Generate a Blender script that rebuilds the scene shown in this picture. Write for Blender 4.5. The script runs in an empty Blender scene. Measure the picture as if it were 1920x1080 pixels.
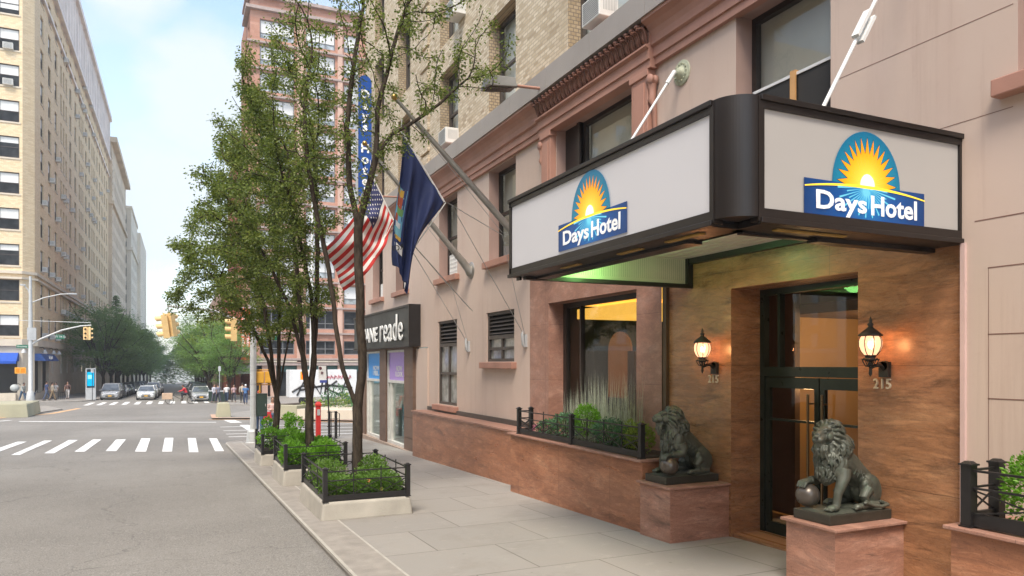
import bpy, bmesh, math, random
from mathutils import Vector, Matrix, kdtree
R = math.radians
sc = bpy.context.scene
col = sc.collection
rnd = random.Random(11)
V = Vector

# ---------------------------------------------------------------- ground profile (metres, +Y along the side street)
GP = [(-60, 1.63), (0, 0), (30, -.82), (55, -1.3), (85, -1.55), (400, -7.4), (2000, -37.4)]
def gz(y):
    for (a, b), (c, d) in zip(GP, GP[1:]):
        if y <= c:
            return b + (d - b) * (y - a) / (c - a)
    return GP[-1][1]

# ---------------------------------------------------------------- object helpers
def wloc(o):
    v = V((0, 0, 0))
    while o is not None:
        v = v + V(o.location); o = o.parent
    return v

def tag(o, label=None, cat=None, group=None, kind=None):
    if label: o['label'] = label
    if cat: o['category'] = cat
    if group: o['group'] = group
    if kind: o['kind'] = kind
    return o

def thing(name, label, cat, loc=(0, 0, 0), group=None):
    o = bpy.data.objects.new(name, None); col.objects.link(o)
    o.empty_display_size = .2
    o.location = loc
    return tag(o, label, cat, group)

def copy_tree(o, parent=None):
    c = o.copy(); col.objects.link(c)
    if parent is not None: c.parent = parent
    for ch in list(o.children): copy_tree(ch, c)
    return c

class MB:
    """collects shapes and links them as ONE mesh object"""
    def __init__(s): s.v = []; s.f = []; s.m = []; s.sm = []
    def add(s, vs, fs, m=0, smooth=False):
        k = len(s.v); s.v += [tuple(p) for p in vs]
        for f in fs:
            s.f.append(tuple(i + k for i in f)); s.m.append(m); s.sm.append(smooth)
        return s
    def box(s, x0, x1, y0, y1, z0, z1, m=0):
        if x0 > x1: x0, x1 = x1, x0
        if y0 > y1: y0, y1 = y1, y0
        if z0 > z1: z0, z1 = z1, z0
        vs = [(x0, y0, z0), (x1, y0, z0), (x1, y1, z0), (x0, y1, z0), (x0, y0, z1), (x1, y0, z1), (x1, y1, z1), (x0, y1, z1)]
        return s.add(vs, [(0, 3, 2, 1), (4, 5, 6, 7), (0, 1, 5, 4), (1, 2, 6, 5), (2, 3, 7, 6), (3, 0, 4, 7)], m)
    def hexa(s, b, t, m=0):
        """b, t: four bottom and four top points (counter-clockwise from above)"""
        return s.add(list(b) + list(t), [(0, 3, 2, 1), (4, 5, 6, 7), (0, 1, 5, 4), (1, 2, 6, 5), (2, 3, 7, 6), (3, 0, 4, 7)], m)
    def quad(s, a, b, c, d, m=0): return s.add([a, b, c, d], [(0, 1, 2, 3)], m)
    def tube(s, pts, rad, n=8, m=0, caps=True, smooth=True):
        pts = [V(p) for p in pts]
        if not hasattr(rad, '__len__'): rad = [rad] * len(pts)
        rings = []; up = None
        for i, p in enumerate(pts):
            d = (pts[min(i + 1, len(pts) - 1)] - pts[max(i - 1, 0)])
            if d.length < 1e-9: d = V((0, 0, 1))
            d.normalize()
            if up is None:
                up = V((0, 0, 1)) if abs(d.z) < .9 else V((1, 0, 0))
            a = d.cross(up)
            if a.length < 1e-4: a = d.cross(V((0, 1, 0)))
            a.normalize(); b = a.cross(d); up = b
            rings.append([p + (a * math.cos(2 * math.pi * k / n) + b * math.sin(2 * math.pi * k / n)) * rad[i] for k in range(n)])
        vs = [q for r in rings for q in r]
        fs = []
        for i in range(len(rings) - 1):
            for k in range(n):
                k2 = (k + 1) % n
                fs.append((i * n + k, (i + 1) * n + k, (i + 1) * n + k2, i * n + k2))
        s.add(vs, fs, m, smooth)
        if caps:
            s.add(rings[0], [tuple(range(n))], m); s.add(rings[-1], [tuple(reversed(range(n)))], m)
        return s
    def lathe(s, prof, c=(0, 0, 0), n=16, m=0, smooth=True, axis='z'):
        c = V(c); vs = []; fs = []
        for r, z in prof:
            for k in range(n):
                a = 2 * math.pi * k / n
                x, y = r * math.cos(a), r * math.sin(a)
                p = V((x, y, z)) if axis == 'z' else (V((z, x, y)) if axis == 'x' else V((y, z, x)))
                vs.append(c + p)
        for i in range(len(prof) - 1):
            for k in range(n):
                k2 = (k + 1) % n
                fs.append((i * n + k, i * n + k2, (i + 1) * n + k2, (i + 1) * n + k))
        s.add(vs, fs, m, smooth)
        if prof[0][0] > 1e-5: s.add(vs[:n], [tuple(reversed(range(n)))], m)
        if prof[-1][0] > 1e-5: s.add(vs[-n:], [tuple(range(n))], m)
        return s
    def ball(s, c, r, n=12, m=0, rot=None):
        """ellipsoid; r number or triple"""
        if not hasattr(r, '__len__'): r = (r, r, r)
        c = V(c); vs = []; fs = []; h = n // 2 + 1
        for i in range(h + 1):
            t = math.pi * i / h
            for k in range(n):
                a = 2 * math.pi * k / n
                p = V((r[0] * math.sin(t) * math.cos(a), r[1] * math.sin(t) * math.sin(a), -r[2] * math.cos(t)))
                if rot is not None: p = rot @ p
                vs.append(c + p)
        for i in range(h):
            for k in range(n):
                k2 = (k + 1) % n
                fs.append((i * n + k, i * n + k2, (i + 1) * n + k2, (i + 1) * n + k))
        return s.add(vs, fs, m, True)
    def prism(s, poly, P, d0, d1, m=0):
        """poly: list of (a,b); P(a,b,d)->point; solid between d0 and d1"""
        n = len(poly)
        vs = [P(a, b, d0) for a, b in poly] + [P(a, b, d1) for a, b in poly]
        fs = [tuple(range(n)), tuple(reversed(range(n, 2 * n)))] + [(i, i + n, (i + 1) % n + n, (i + 1) % n) for i in range(n)]
        return s.add(vs, fs, m)
    def profile(s, pts, y0, y1, m=0, closed=True):
        """profile in (x,z) swept along y"""
        n = len(pts)
        vs = [(x, y0, z) for x, z in pts] + [(x, y1, z) for x, z in pts]
        fs = [(i, (i + 1) % n, (i + 1) % n + n, i + n) for i in range(n if closed else n - 1)]
        if closed: fs += [tuple(reversed(range(n))), tuple(range(n, 2 * n))]
        return s.add(vs, fs, m)
    def pbox(s, P, u0, u1, v0, v1, d0, d1, m=0):
        """box in wall coordinates"""
        c = [P(u, v, d) for d in (d0, d1) for u, v in ((u0, v0), (u1, v0), (u1, v1), (u0, v1))]
        return s.add(c, [(0, 1, 2, 3), (7, 6, 5, 4), (0, 4, 5, 1), (1, 5, 6, 2), (2, 6, 7, 3), (3, 7, 4, 0)], m)
    def build(s, name, mats, parent=None, fix=True, label=None, origin=None):
        me = bpy.data.meshes.new(name)
        off = wloc(parent) if parent is not None else V((0, 0, 0))
        loc = V((0, 0, 0))
        if origin is not None:
            loc = V(origin) - off; off = V(origin)
        me.from_pydata([(p[0] - off.x, p[1] - off.y, p[2] - off.z) for p in s.v], [], s.f)
        if not hasattr(mats, '__len__'): mats = [mats]
        for mm in mats: me.materials.append(mm)
        me.polygons.foreach_set('material_index', s.m)
        me.polygons.foreach_set('use_smooth', s.sm)
        if fix and len(s.f) < 60000:
            bm = bmesh.new(); bm.from_mesh(me)
            bmesh.ops.recalc_face_normals(bm, faces=bm.faces)
            bm.to_mesh(me); bm.free()
        me.update()
        o = bpy.data.objects.new(name, me); col.objects.link(o)
        o.location = loc
        if parent is not None: o.parent = parent
        if label: o['label'] = label
        return o

def structure(o): o['kind'] = 'structure'; return o

def bevel(o, w=.01, seg=2, angle=40):
    b = o.modifiers.new('bevel', 'BEVEL'); b.width = w; b.segments = seg
    b.limit_method = 'ANGLE'; b.angle_limit = R(angle); b.harden_normals = False
    return o

def grid_wall(mb, P, u0, u1, v0, v1, holes, depth, m=0, mr=None):
    """wall sheet in wall coordinates with rectangular openings and their reveals"""
    if mr is None: mr = m
    hs = [(max(a, u0), min(b, u1), max(c, v0), min(d, v1)) for a, b, c, d in holes if b > u0 and a < u1 and d > v0 and c < v1]
    us = sorted(set([u0, u1] + [round(h[0], 4) for h in hs] + [round(h[1], 4) for h in hs]))
    for a, b in zip(us, us[1:]):
        c = (a + b) / 2
        col_h = sorted([(h[2], h[3]) for h in hs if h[0] < c < h[1]])
        z = v0
        for lo, hi in col_h + [(v1, v1)]:
            if lo > z + 1e-5: mb.quad(P(a, z, 0), P(b, z, 0), P(b, lo, 0), P(a, lo, 0), m)
            z = max(z, hi)
    for a, b, c, d in hs:
        if a > u0: mb.quad(P(a, c, 0), P(a, d, 0), P(a, d, depth), P(a, c, depth), mr)
        if b < u1: mb.quad(P(b, c, 0), P(b, c, depth), P(b, d, depth), P(b, d, 0), mr)
        if d < v1: mb.quad(P(a, d, 0), P(b, d, 0), P(b, d, depth), P(a, d, depth), mr)
        mb.quad(P(a, c, 0), P(a, c, depth), P(b, c, depth), P(b, c, 0), mr)

# ---------------------------------------------------------------- materials
class NT:
    def __init__(s, name):
        s.m = bpy.data.materials.new(name); s.m.use_nodes = True
        s.t = s.m.node_tree; s.t.nodes.clear()
        s.out = s.n('ShaderNodeOutputMaterial')
    def n(s, ty, **kw):
        x = s.t.nodes.new(ty)
        for k, v in kw.items():
            if k.startswith('i_'):
                x.inputs[k[2:].replace('_', ' ')].default_value = v
            else: setattr(x, k, v)
        return x
    def l(s, a, b): s.t.links.new(a, b)
    def math(s, op, a, b=None, clamp=False):
        x = s.n('ShaderNodeMath', operation=op, use_clamp=clamp)
        for i, q in enumerate((a, b)):
            if q is None: continue
            if isinstance(q, (int, float)): x.inputs[i].default_value = q
            else: s.l(q, x.inputs[i])
        return x.outputs[0]
    def mix(s, f, a, b, bt='MIX'):
        x = s.n('ShaderNodeMix', data_type='RGBA', blend_type=bt)
        for i, q in ((0, f), (6, a), (7, b)):
            if isinstance(q, (int, float)): x.inputs[i].default_value = q
            elif isinstance(q, (tuple, list)): x.inputs[i].default_value = (*q[:3], 1)
            else: s.l(q, x.inputs[i])
        return x.outputs[2]
    def noise(s, vec, scale, detail=3, rough=.55, dist=0):
        x = s.n('ShaderNodeTexNoise'); x.inputs['Scale'].default_value = scale
        x.inputs['Detail'].default_value = detail; x.inputs['Roughness'].default_value = rough
        x.inputs['Distortion'].default_value = dist
        if vec is not None: s.l(vec, x.inputs['Vector'])
        return x.outputs['Fac']
    def pos(s): return s.n('ShaderNodeNewGeometry').outputs['Position']
    def obj(s): return s.n('ShaderNodeTexCoord').outputs['Object']
    def scale(s, vec, sx, sy, sz):
        x = s.n('ShaderNodeVectorMath', operation='MULTIPLY'); x.inputs[1].default_value = (sx, sy, sz)
        s.l(vec, x.inputs[0]); return x.outputs[0]
    def ramp(s, f, stops):
        x = s.n('ShaderNodeValToRGB'); e = x.color_ramp.elements
        while len(e) < len(stops): e.new(.5)
        for q, (p, c) in zip(e, stops):
            q.position = p; q.color = (*c[:3], 1)
        s.l(f, x.inputs[0]); return x.outputs[0]
    def wallvec(s):
        """(horizontal, height, 0) on any upright wall"""
        g = s.n('ShaderNodeNewGeometry')
        sp = s.n('ShaderNodeSeparateXYZ'); s.l(g.outputs['Position'], sp.inputs[0])
        sn = s.n('ShaderNodeSeparateXYZ'); s.l(g.outputs['True Normal'], sn.inputs[0])
        ax = s.math('GREATER_THAN', s.math('ABSOLUTE', sn.outputs[0]), .6)
        u = s.math('ADD', s.math('MULTIPLY', sp.outputs[1], ax), s.math('MULTIPLY', sp.outputs[0], s.math('SUBTRACT', 1., ax)))
        c = s.n('ShaderNodeCombineXYZ'); s.l(u, c.inputs[0]); s.l(sp.outputs[2], c.inputs[1])
        return c.outputs[0]
    def finish(s, color, rough=.6, metal=0, bump=None, bstr=.3, bdist=.02, emit=None, estr=0, spec=.5, coat=0, alpha=None, trans=0):
        p = s.n('ShaderNodeBsdfPrincipled')
        def put(k, q):
            if q is None: return
            if isinstance(q, (int, float)): p.inputs[k].default_value = q
            elif isinstance(q, (tuple, list)): p.inputs[k].default_value = (*q[:3], 1)
            else: s.l(q, p.inputs[k])
        put('Base Color', color); put('Roughness', rough); put('Metallic', metal); put('Specular IOR Level', spec)
        put('Coat Weight', coat)
        if emit is not None: put('Emission Color', emit); put('Emission Strength', estr)
        if bump is not None:
            b = s.n('ShaderNodeBump'); b.inputs['Strength'].default_value = bstr; b.inputs['Distance'].default_value = bdist
            s.l(bump, b.inputs['Height']); s.l(b.outputs[0], p.inputs['Normal'])
        s.l(p.outputs[0], s.out.inputs[0]); s.p = p
        return s.m

_cache = {}
def pl(name, c, rough=.6, metal=0, var=.12, vs=3., bump=0, bs=40, emit=None, estr=0, spec=.5, coat=0, dirt=0):
    """painted / plain surface with slight unevenness"""
    if name in _cache: return _cache[name]
    t = NT(name); P = t.pos()
    n1 = t.noise(P, vs, 4)
    dark = tuple(x * (1 - var) for x in c); lite = tuple(min(1, x * (1 + var)) for x in c)
    cc = t.ramp(n1, [(.3, dark), (.7, lite)])
    if dirt:
        n2 = t.noise(t.scale(P, 1, 1, .25), 1.3, 5, .6)
        cc = t.mix(t.math('MULTIPLY', t.math('SUBTRACT', n2, .45, True), dirt * 3, True), cc, tuple(x * .5 for x in c))
    bm = t.noise(P, bs, 3) if bump else None
    rr = t.math('ADD', t.math('MULTIPLY', t.noise(P, vs * 3, 3), .15), rough - .075)
    _cache[name] = t.finish(cc, rr, metal, bm, bump, .01, emit, estr, spec, coat)
    return _cache[name]

def emis(name, c, s):
    if name in _cache: return _cache[name]
    t = NT(name); e = t.n('ShaderNodeEmission'); e.inputs[0].default_value = (*c, 1); e.inputs[1].default_value = s
    t.l(e.outputs[0], t.out.inputs[0]); _cache[name] = t.m; return t.m

def glass(name, tint=(.9, .95, .93), refl=.08, rough=.02):
    if name in _cache: return _cache[name]
    t = NT(name)
    tr = t.n('ShaderNodeBsdfTransparent'); tr.inputs[0].default_value = (*tint, 1)
    gl = t.n('ShaderNodeBsdfGlossy'); gl.inputs['Roughness'].default_value = rough
    g = t.n('ShaderNodeNewGeometry')
    dp = t.n('ShaderNodeVectorMath', operation='DOT_PRODUCT'); t.l(g.outputs['Normal'], dp.inputs[0]); t.l(g.outputs['Incoming'], dp.inputs[1])
    f = t.math('ADD', t.math('MULTIPLY', t.math('POWER', t.math('SUBTRACT', 1., t.math('ABSOLUTE', dp.outputs['Value']), True), 5.), .9), refl + .05, True)
    mx = t.n('ShaderNodeMixShader'); t.l(f, mx.inputs[0]); t.l(tr.outputs[0], mx.inputs[1]); t.l(gl.outputs[0], mx.inputs[2])
    t.l(mx.outputs[0], t.out.inputs[0]); _cache[name] = t.m; return t.m

def brick_mat(name, cols, mortar, bw=.21, bh=.07, ms=.008, bump=.5, stain=.25, big=.15):
    t = NT(name); w = t.wallvec(); P = t.pos()
    b = t.n('ShaderNodeTexBrick'); b.offset = .5; b.squash = 1
    b.inputs['Scale'].default_value = 1; b.inputs['Brick Width'].default_value = bw
    b.inputs['Row Height'].default_value = bh; b.inputs['Mortar Size'].default_value = ms
    b.inputs['Mortar Smooth'].default_value = .15; b.inputs['Bias'].default_value = 0
    b.inputs['Color1'].default_value = (0, 0, 0, 1); b.inputs['Color2'].default_value = (1, 1, 1, 1); b.inputs['Mortar'].default_value = (.5, .5, .5, 1)
    t.l(w, b.inputs['Vector'])
    cc = t.ramp(b.outputs['Color'], [(i / (len(cols) - 1), c) for i, c in enumerate(cols)])
    cc = t.mix(b.outputs['Fac'], cc, mortar)
    n2 = t.noise(t.scale(P, 1, 1, .35), .5, 5, .6)
    cc = t.mix(t.math('MULTIPLY', t.math('SUBTRACT', n2, .42, True), stain * 4, True), cc, tuple(x * .62 for x in cols[0]))
    n3 = t.noise(P, .12, 2)
    cc = t.mix(t.math('MULTIPLY', n3, big, True), cc, tuple(min(1, x * 1.25) for x in cols[-1]))
    h = t.math('SUBTRACT', t.math('MULTIPLY', t.noise(P, 60, 2), .2), b.outputs['Fac'])
    return t.finish(cc, .85, 0, h, bump, .012, spec=.2)

def leaf_mat(name, cols, trans=.35):
    t = NT(name); g = t.n('ShaderNodeNewGeometry')
    n = t.noise(g.outputs['Position'], .9, 2)
    f = t.math('ADD', t.math('MULTIPLY', g.outputs['Random Per Island'], .6), t.math('MULTIPLY', n, .4))
    c = t.ramp(f, [(i / (len(cols) - 1), q) for i, q in enumerate(cols)])
    d = t.n('ShaderNodeBsdfPrincipled'); t.l(c, d.inputs['Base Color']); d.inputs['Roughness'].default_value = .5
    d.inputs['Specular IOR Level'].default_value = .35
    tl = t.n('ShaderNodeBsdfTranslucent'); t.l(t.mix(1., c, (1.6, 1.7, .7), 'MULTIPLY'), tl.inputs[0])
    mx = t.n('ShaderNodeMixShader'); mx.inputs[0].default_value = trans
    t.l(d.outputs[0], mx.inputs[1]); t.l(tl.outputs[0], mx.inputs[2]); t.l(mx.outputs[0], t.out.inputs[0])
    return t.m

# ---- the particular surfaces
def m_granite(name, base, vein, pale, sc_=1.0, rough=.28, speck=.5, bandy=True, joint=(1.6, 1.25)):
    t = NT(name); w = t.wallvec(); P = t.pos()
    wv = t.scale(w, 1, 3.6 if bandy else 1.7, 1)
    n0 = t.noise(wv, 1.1 * sc_, 8, .7, .35)
    n1 = t.noise(wv, 1.9 * sc_, 10, .74, .5)
    n2 = t.noise(P, 70, 3, .6)
    v1 = t.math('SUBTRACT', 1., t.math('MULTIPLY', t.math('ABSOLUTE', t.math('SUBTRACT', n1, .5)), 9.), True)
    cc = t.ramp(n0, [(.3, tuple(x * .74 for x in base)), (.5, base), (.68, pale)])
    n4 = t.noise(P, 22, 5, .7)
    cc = t.mix(t.math('MULTIPLY', v1, .38), cc, vein)
    cc = t.mix(t.math('MULTIPLY', t.math('SUBTRACT', n4, .5, True), 1.3, True), cc, tuple(x * .55 for x in base))
    n5 = t.noise(t.scale(w, 1, 6, 1), .7, 9, .74, .5)
    n6 = t.noise(t.scale(w, 1, 9, 1), 2.3, 8, .72, .3)
    cc = t.mix(t.math('MULTIPLY', t.math('SUBTRACT', n6, .54, True), 4. if bandy else .8, True), cc, tuple(x * 1.3 for x in vein))
    cc = t.mix(t.math('MULTIPLY', t.math('SUBTRACT', n5, .54, True), 5.5 if bandy else 2., True), cc, tuple(x * .9 for x in vein))
    cc = t.mix(t.math('MULTIPLY', t.math('SUBTRACT', n2, .55, True), speck * 4, True), cc, tuple(x * .35 for x in vein))
    # thin dark mineral streaks running with the bedding
    wob = t.n('ShaderNodeVectorMath', operation='ADD'); nv = t.n('ShaderNodeTexNoise'); nv.inputs['Scale'].default_value = .8; nv.inputs['Detail'].default_value = 3
    t.l(w, nv.inputs['Vector']); t.l(w, wob.inputs[0]); t.l(t.scale(nv.outputs['Color'], .3, .5, 0), wob.inputs[1])
    for sx, sy, s0, th, k_ in ((.7, 9, 1.6, .60, 7.), (.9, 16, 2.6, .62, 6.), (.6, 5, 5., .6, 3.)):
        ns = t.noise(t.scale(wob.outputs[0], sx, sy if bandy else sy * .35, 1), s0, 9, .72, .25)
        cc = t.mix(t.math('MULTIPLY', t.math('MULTIPLY', t.math('SUBTRACT', ns, th, True), k_), .75 if bandy else .4, True), cc, tuple(x * .55 for x in vein))
    ns = t.noise(t.scale(wob.outputs[0], .8, 11 if bandy else 3, 1), 2.1, 9, .72, .2)
    cc = t.mix(t.math('MULTIPLY', t.math('SUBTRACT', .42, ns, True), 4., True), cc, tuple(min(1, x * 1.15) for x in pale))
    b = t.n('ShaderNodeTexBrick'); b.offset = 0; b.inputs['Scale'].default_value = 1
    b.inputs['Brick Width'].default_value = joint[0]; b.inputs['Row Height'].default_value = joint[1]
    b.inputs['Mortar Size'].default_value = .0035; b.inputs['Mortar Smooth'].default_value = 0
    mp = t.n('ShaderNodeVectorMath', operation='ADD'); mp.inputs[1].default_value = (.37, .42, 0); t.l(w, mp.inputs[0]); t.l(mp.outputs[0], b.inputs['Vector'])
    cc = t.mix(t.math('MULTIPLY', b.outputs['Fac'], .55), cc, tuple(x * .4 for x in vein))
    rr = t.math('ADD', t.math('MULTIPLY', n1, .25), rough - .1)
    return t.finish(cc, rr, 0, n2, .06, .004, spec=.45)

GRAN = m_granite('red_granite', (.46, .195, .1), (.15, .06, .035), (.6, .3, .17))
GRAN_PINK = m_granite('pink_granite', (.42, .215, .15), (.18, .1, .08), (.52, .31, .235), 1.3, .4, .7, False, (1.9, 1.1))
GRAN_PED = m_granite('pedestal_granite', (.46, .225, .15), (.15, .08, .06), (.58, .33, .24), 1.2, .32, .6, True, (3.7, 2.1))
GRAN_DARK = m_granite('brown_granite', (.45, .215, .105), (.09, .048, .028), (.56, .3, .155), .9, .25)

def m_stucco():
    t = NT('pink_stucco'); P = t.pos(); w = t.wallvec()
    n1 = t.noise(P, .35, 4, .55); n2 = t.noise(t.scale(P, 1, 1, .12), 1.8, 5, .6)
    cc = t.ramp(n1, [(.3, (.54, .415, .34)), (.7, (.605, .475, .395))])
    cc = t.mix(t.math('MULTIPLY', t.math('SUBTRACT', n2, .5, True), 1.3, True), cc, (.48, .33, .27))
    n3 = t.noise(P, 9, 5, .65)
    cc = t.mix(t.math('MULTIPLY', t.math('SUBTRACT', n3, .6, True), 1.2, True), cc, (.4, .26, .21))
    n4 = t.noise(t.scale(P, 3.5, 3.5, .16), 1.6, 6, .7)
    cc = t.mix(t.math('MULTIPLY', t.math('SUBTRACT', n4, .56, True), 2.2, True), cc, (.4, .275, .22))
    n5 = t.noise(P, .9, 6, .7)
    cc = t.mix(t.math('MULTIPLY', t.math('SUBTRACT', n5, .55, True), 1.6, True), cc, (.66, .52, .45))
    return t.finish(cc, .75, 0, t.noise(P, 35, 4, .6), .12, .006, spec=.25)
PINK = m_stucco()
TERRA = pl('terracotta_paint', (.42, .215, .155), .6, 0, .12, 1.4, .15, 30, dirt=.35)
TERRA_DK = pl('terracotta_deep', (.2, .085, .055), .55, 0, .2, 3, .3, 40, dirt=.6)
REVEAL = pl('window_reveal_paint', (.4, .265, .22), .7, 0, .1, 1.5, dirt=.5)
LEDGE = pl('grey_ledge_cladding', (.31, .275, .245), .55, 0, .07, .8, .05, 20, dirt=.2)
BRICK = brick_mat('buff_brick', [(.36, .27, .17), (.5, .4, .27), (.58, .485, .35), (.66, .57, .43)], (.38, .325, .25), .2, .072, .009, .7, .22)
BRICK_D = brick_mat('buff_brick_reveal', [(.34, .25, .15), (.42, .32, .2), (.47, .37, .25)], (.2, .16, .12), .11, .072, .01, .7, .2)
TAN_BRICK = brick_mat('tan_brick', [(.66, .5, .3), (.75, .59, .37), (.8, .65, .44)], (.6, .48, .34), .4, .14, .012, .1, .14)
TAN2 = pl('tan_masonry', (.66, .55, .41), .85, 0, .14, .2, dirt=.3)
TAN3 = pl('cream_masonry', (.72, .65, .53), .85, 0, .1, .12, dirt=.2)
TERRACREAM = pl('cream_terracotta', (.84, .77, .72), .8, 0, .12, .4, dirt=.2)
LIME = pl('pale_limestone', (.62, .54, .43), .75, 0, .08, .5, dirt=.3)
SALMON = brick_mat('salmon_masonry', [(.4, .2, .14), (.46, .24, .17), (.5, .275, .2)], (.4, .25, .2), .9, .3, .01, .1, .2)
SALMON_P = pl('salmon_panel', (.56, .37, .29), .8, 0, .08, .3, dirt=.2)
REDBR = brick_mat('dark_red_brick', [(.3, .085, .055), (.36, .11, .07), (.4, .13, .085)], (.3, .16, .12), .5, .2, .012, .1, .25)
BROWN = pl('brown_stone', (.16, .098, .068), .6, 0, .15, 2, .1, 30, dirt=.4)
BLACKP = pl('black_paint', (.016, .014, .014), .38, 0, .2, 5, .05, 60)
BRONZEF = pl('dark_bronze_frame', (.035, .026, .022), .38, .2, .25, 2, .03, 30)
BRONZE_L = pl('bronze_window_frame', (.075, .06, .05), .5, .1, .15, 3)
GREENF = pl('green_bronze_frame', (.03, .042, .034), .3, .5, .2, 3)
BLIND = pl('white_blind', (.72, .72, .7), .8, 0, .05, 1)
BLIND_W = pl('warm_blind', (.62, .57, .49), .8, 0, .12, .8)
DARKIN = pl('dark_interior', (.03, .028, .026), .8)
GREYM = pl('galvanised_grey', (.46, .47, .47), .5, .1, .1, 3, dirt=.3)
WHITEP = pl('white_metal', (.72, .72, .7), .5, 0, .06, 5)
CONC = pl('concrete', (.42, .385, .325), .85, 0, .12, 2.5, .3, 60, dirt=.45)
BARR = pl('olive_concrete', (.38, .36, .25), .85, 0, .08, 1)
TEAL_G = pl('dark_green_metal', (.03, .05, .04), .45, 0, .15, 3)
YEL = pl('signal_yellow', (.75, .4, .05), .45, 0, .08, 3)
YEL_P = pl('signal_yellow_faded', (.78, .55, .25), .5, 0, .08, 3)
G_WIN = glass('window_glass', (.85, .88, .86), .01)
G_DOOR = glass('door_glass', (.92, .93, .9), .0)
G_SHOP = glass('shop_glass', (.8, .86, .86), .08)
def dark_glass(name, c=(.03, .035, .04), spec=.8, rough=.08):
    t = NT(name); P = t.pos(); n = t.noise(P, 1.3, 2)
    return t.finish(t.ramp(n, [(.35, tuple(x * .6 for x in c)), (.65, tuple(x * 1.5 for x in c))]), rough, 0, None, spec=spec)
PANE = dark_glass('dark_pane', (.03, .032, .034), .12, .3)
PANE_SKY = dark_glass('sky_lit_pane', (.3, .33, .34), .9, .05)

def m_asphalt():
    t = NT('asphalt'); P = t.pos()
    n1 = t.noise(P, .18, 4, .6); n2 = t.noise(P, 55, 4, .7); n3 = t.noise(t.scale(P, 1, .12, 1), 1.1, 4)
    cc = t.ramp(n1, [(.3, (.172, .16, .143)), (.7, (.262, .245, .22))])
    cc = t.mix(t.math('MULTIPLY', t.math('SUBTRACT', n3, .5, True), 1.2, True), cc, (.19, .177, .16))
    cc = t.mix(t.math('MULTIPLY', t.math('SUBTRACT', n2, .53, True), 6, True), cc, (.4, .38, .345))
    cc = t.mix(t.math('MULTIPLY', t.math('SUBTRACT', .46, n2, True), 6, True), cc, (.085, .078, .068))
    n9 = t.noise(P, 16, 5, .75)
    cc = t.mix(t.math('MULTIPLY', t.math('SUBTRACT', n9, .55, True), 3.5, True), cc, (.12, .11, .098))
    cc = t.mix(t.math('MULTIPLY', t.math('SUBTRACT', .43, n9, True), 3., True), cc, (.3, .285, .26))
    n4 = t.noise(P, 5, 5, .7)
    cc = t.mix(t.math('MULTIPLY', t.math('SUBTRACT', n4, .56, True), 1.0, True), cc, (.14, .13, .115))
    # long cracks with tar, oil drips along the lane, darker relaid patches
    vo = t.n('ShaderNodeTexVoronoi'); vo.feature = 'DISTANCE_TO_EDGE'; vo.inputs['Scale'].default_value = .16
    wob = t.n('ShaderNodeVectorMath', operation='ADD'); nn = t.n('ShaderNodeTexNoise'); nn.inputs['Scale'].default_value = .9; nn.inputs['Detail'].default_value = 5
    t.l(P, nn.inputs['Vector']); sc2 = t.scale(nn.outputs['Color'], 1.6, 1.6, 1.6); t.l(P, wob.inputs[0]); t.l(sc2, wob.inputs[1]); t.l(wob.outputs[0], vo.inputs['Vector'])
    crack = t.math('MULTIPLY', t.math('LESS_THAN', vo.outputs['Distance'], .0022), .35)
    cc = t.mix(crack, cc, (.08, .075, .07))
    n6 = t.noise(t.scale(P, 1.3, .22, 1), .8, 6, .7)
    cc = t.mix(t.math('MULTIPLY', t.math('SUBTRACT', n6, .53, True), 2.2, True), cc, (.175, .162, .145))
    n7 = t.noise(P, 1.6, 6, .75)
    cc = t.mix(t.math('MULTIPLY', t.math('SUBTRACT', n7, .6, True), 3., True), cc, (.34, .32, .29))
    return t.finish(cc, .82, 0, n2, .35, .008, spec=.25)
ASPH = m_asphalt()
def m_sidewalk():
    t = NT('sidewalk_concrete'); P = t.pos()
    b = t.n('ShaderNodeTexBrick'); b.offset = .5; b.inputs['Scale'].default_value = 1
    b.inputs['Brick Width'].default_value = 1.55; b.inputs['Row Height'].default_value = 1.3
    b.inputs['Mortar Size'].default_value = .009; b.inputs['Mortar Smooth'].default_value = .4
    b.inputs['Color1'].default_value = (.272, .252, .226, 1); b.inputs['Color2'].default_value = (.305, .283, .254, 1); b.inputs['Mortar'].default_value = (.14, .124, .106, 1)
    mp = t.n('ShaderNodeVectorMath', operation='ADD'); mp.inputs[1].default_value = (.15, .4, 0); t.l(P, mp.inputs[0]); t.l(mp.outputs[0], b.inputs['Vector'])
    n1 = t.noise(P, .8, 5, .65); n2 = t.noise(P, 90, 3, .6); n3 = t.noise(P, 3.5, 5, .7)
    cc = t.mix(t.math('MULTIPLY', t.math('SUBTRACT', n1, .5, True), 1.8, True), b.outputs['Color'], (.29, .255, .215))
    cc = t.mix(t.math('MULTIPLY', t.math('SUBTRACT', n3, .58, True), 1.5, True), cc, (.48, .44, .385))
    cc = t.mix(t.math('MULTIPLY', t.math('SUBTRACT', n2, .6, True), 3, True), cc, (.22, .2, .17))
    vo = t.n('ShaderNodeTexVoronoi'); vo.inputs['Scale'].default_value = 2.6; t.l(P, vo.inputs['Vector'])
    gum = t.math('MULTIPLY', t.math('LESS_THAN', vo.outputs['Distance'], .055), t.math('GREATER_THAN', t.noise(P, 1.7, 2), .52))
    cc = t.mix(t.math('MULTIPLY', gum, .5), cc, (.16, .145, .125))
    n8 = t.noise(P, .45, 7, .72)
    cc = t.mix(t.math('MULTIPLY', t.math('SUBTRACT', n8, .52, True), 3.2, True), cc, (.19, .168, .14))
    h = t.math('SUBTRACT', t.math('MULTIPLY', n2, .3), b.outputs['Fac'])
    return t.finish(cc, .8, 0, h, .3, .006, spec=.3)
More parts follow.
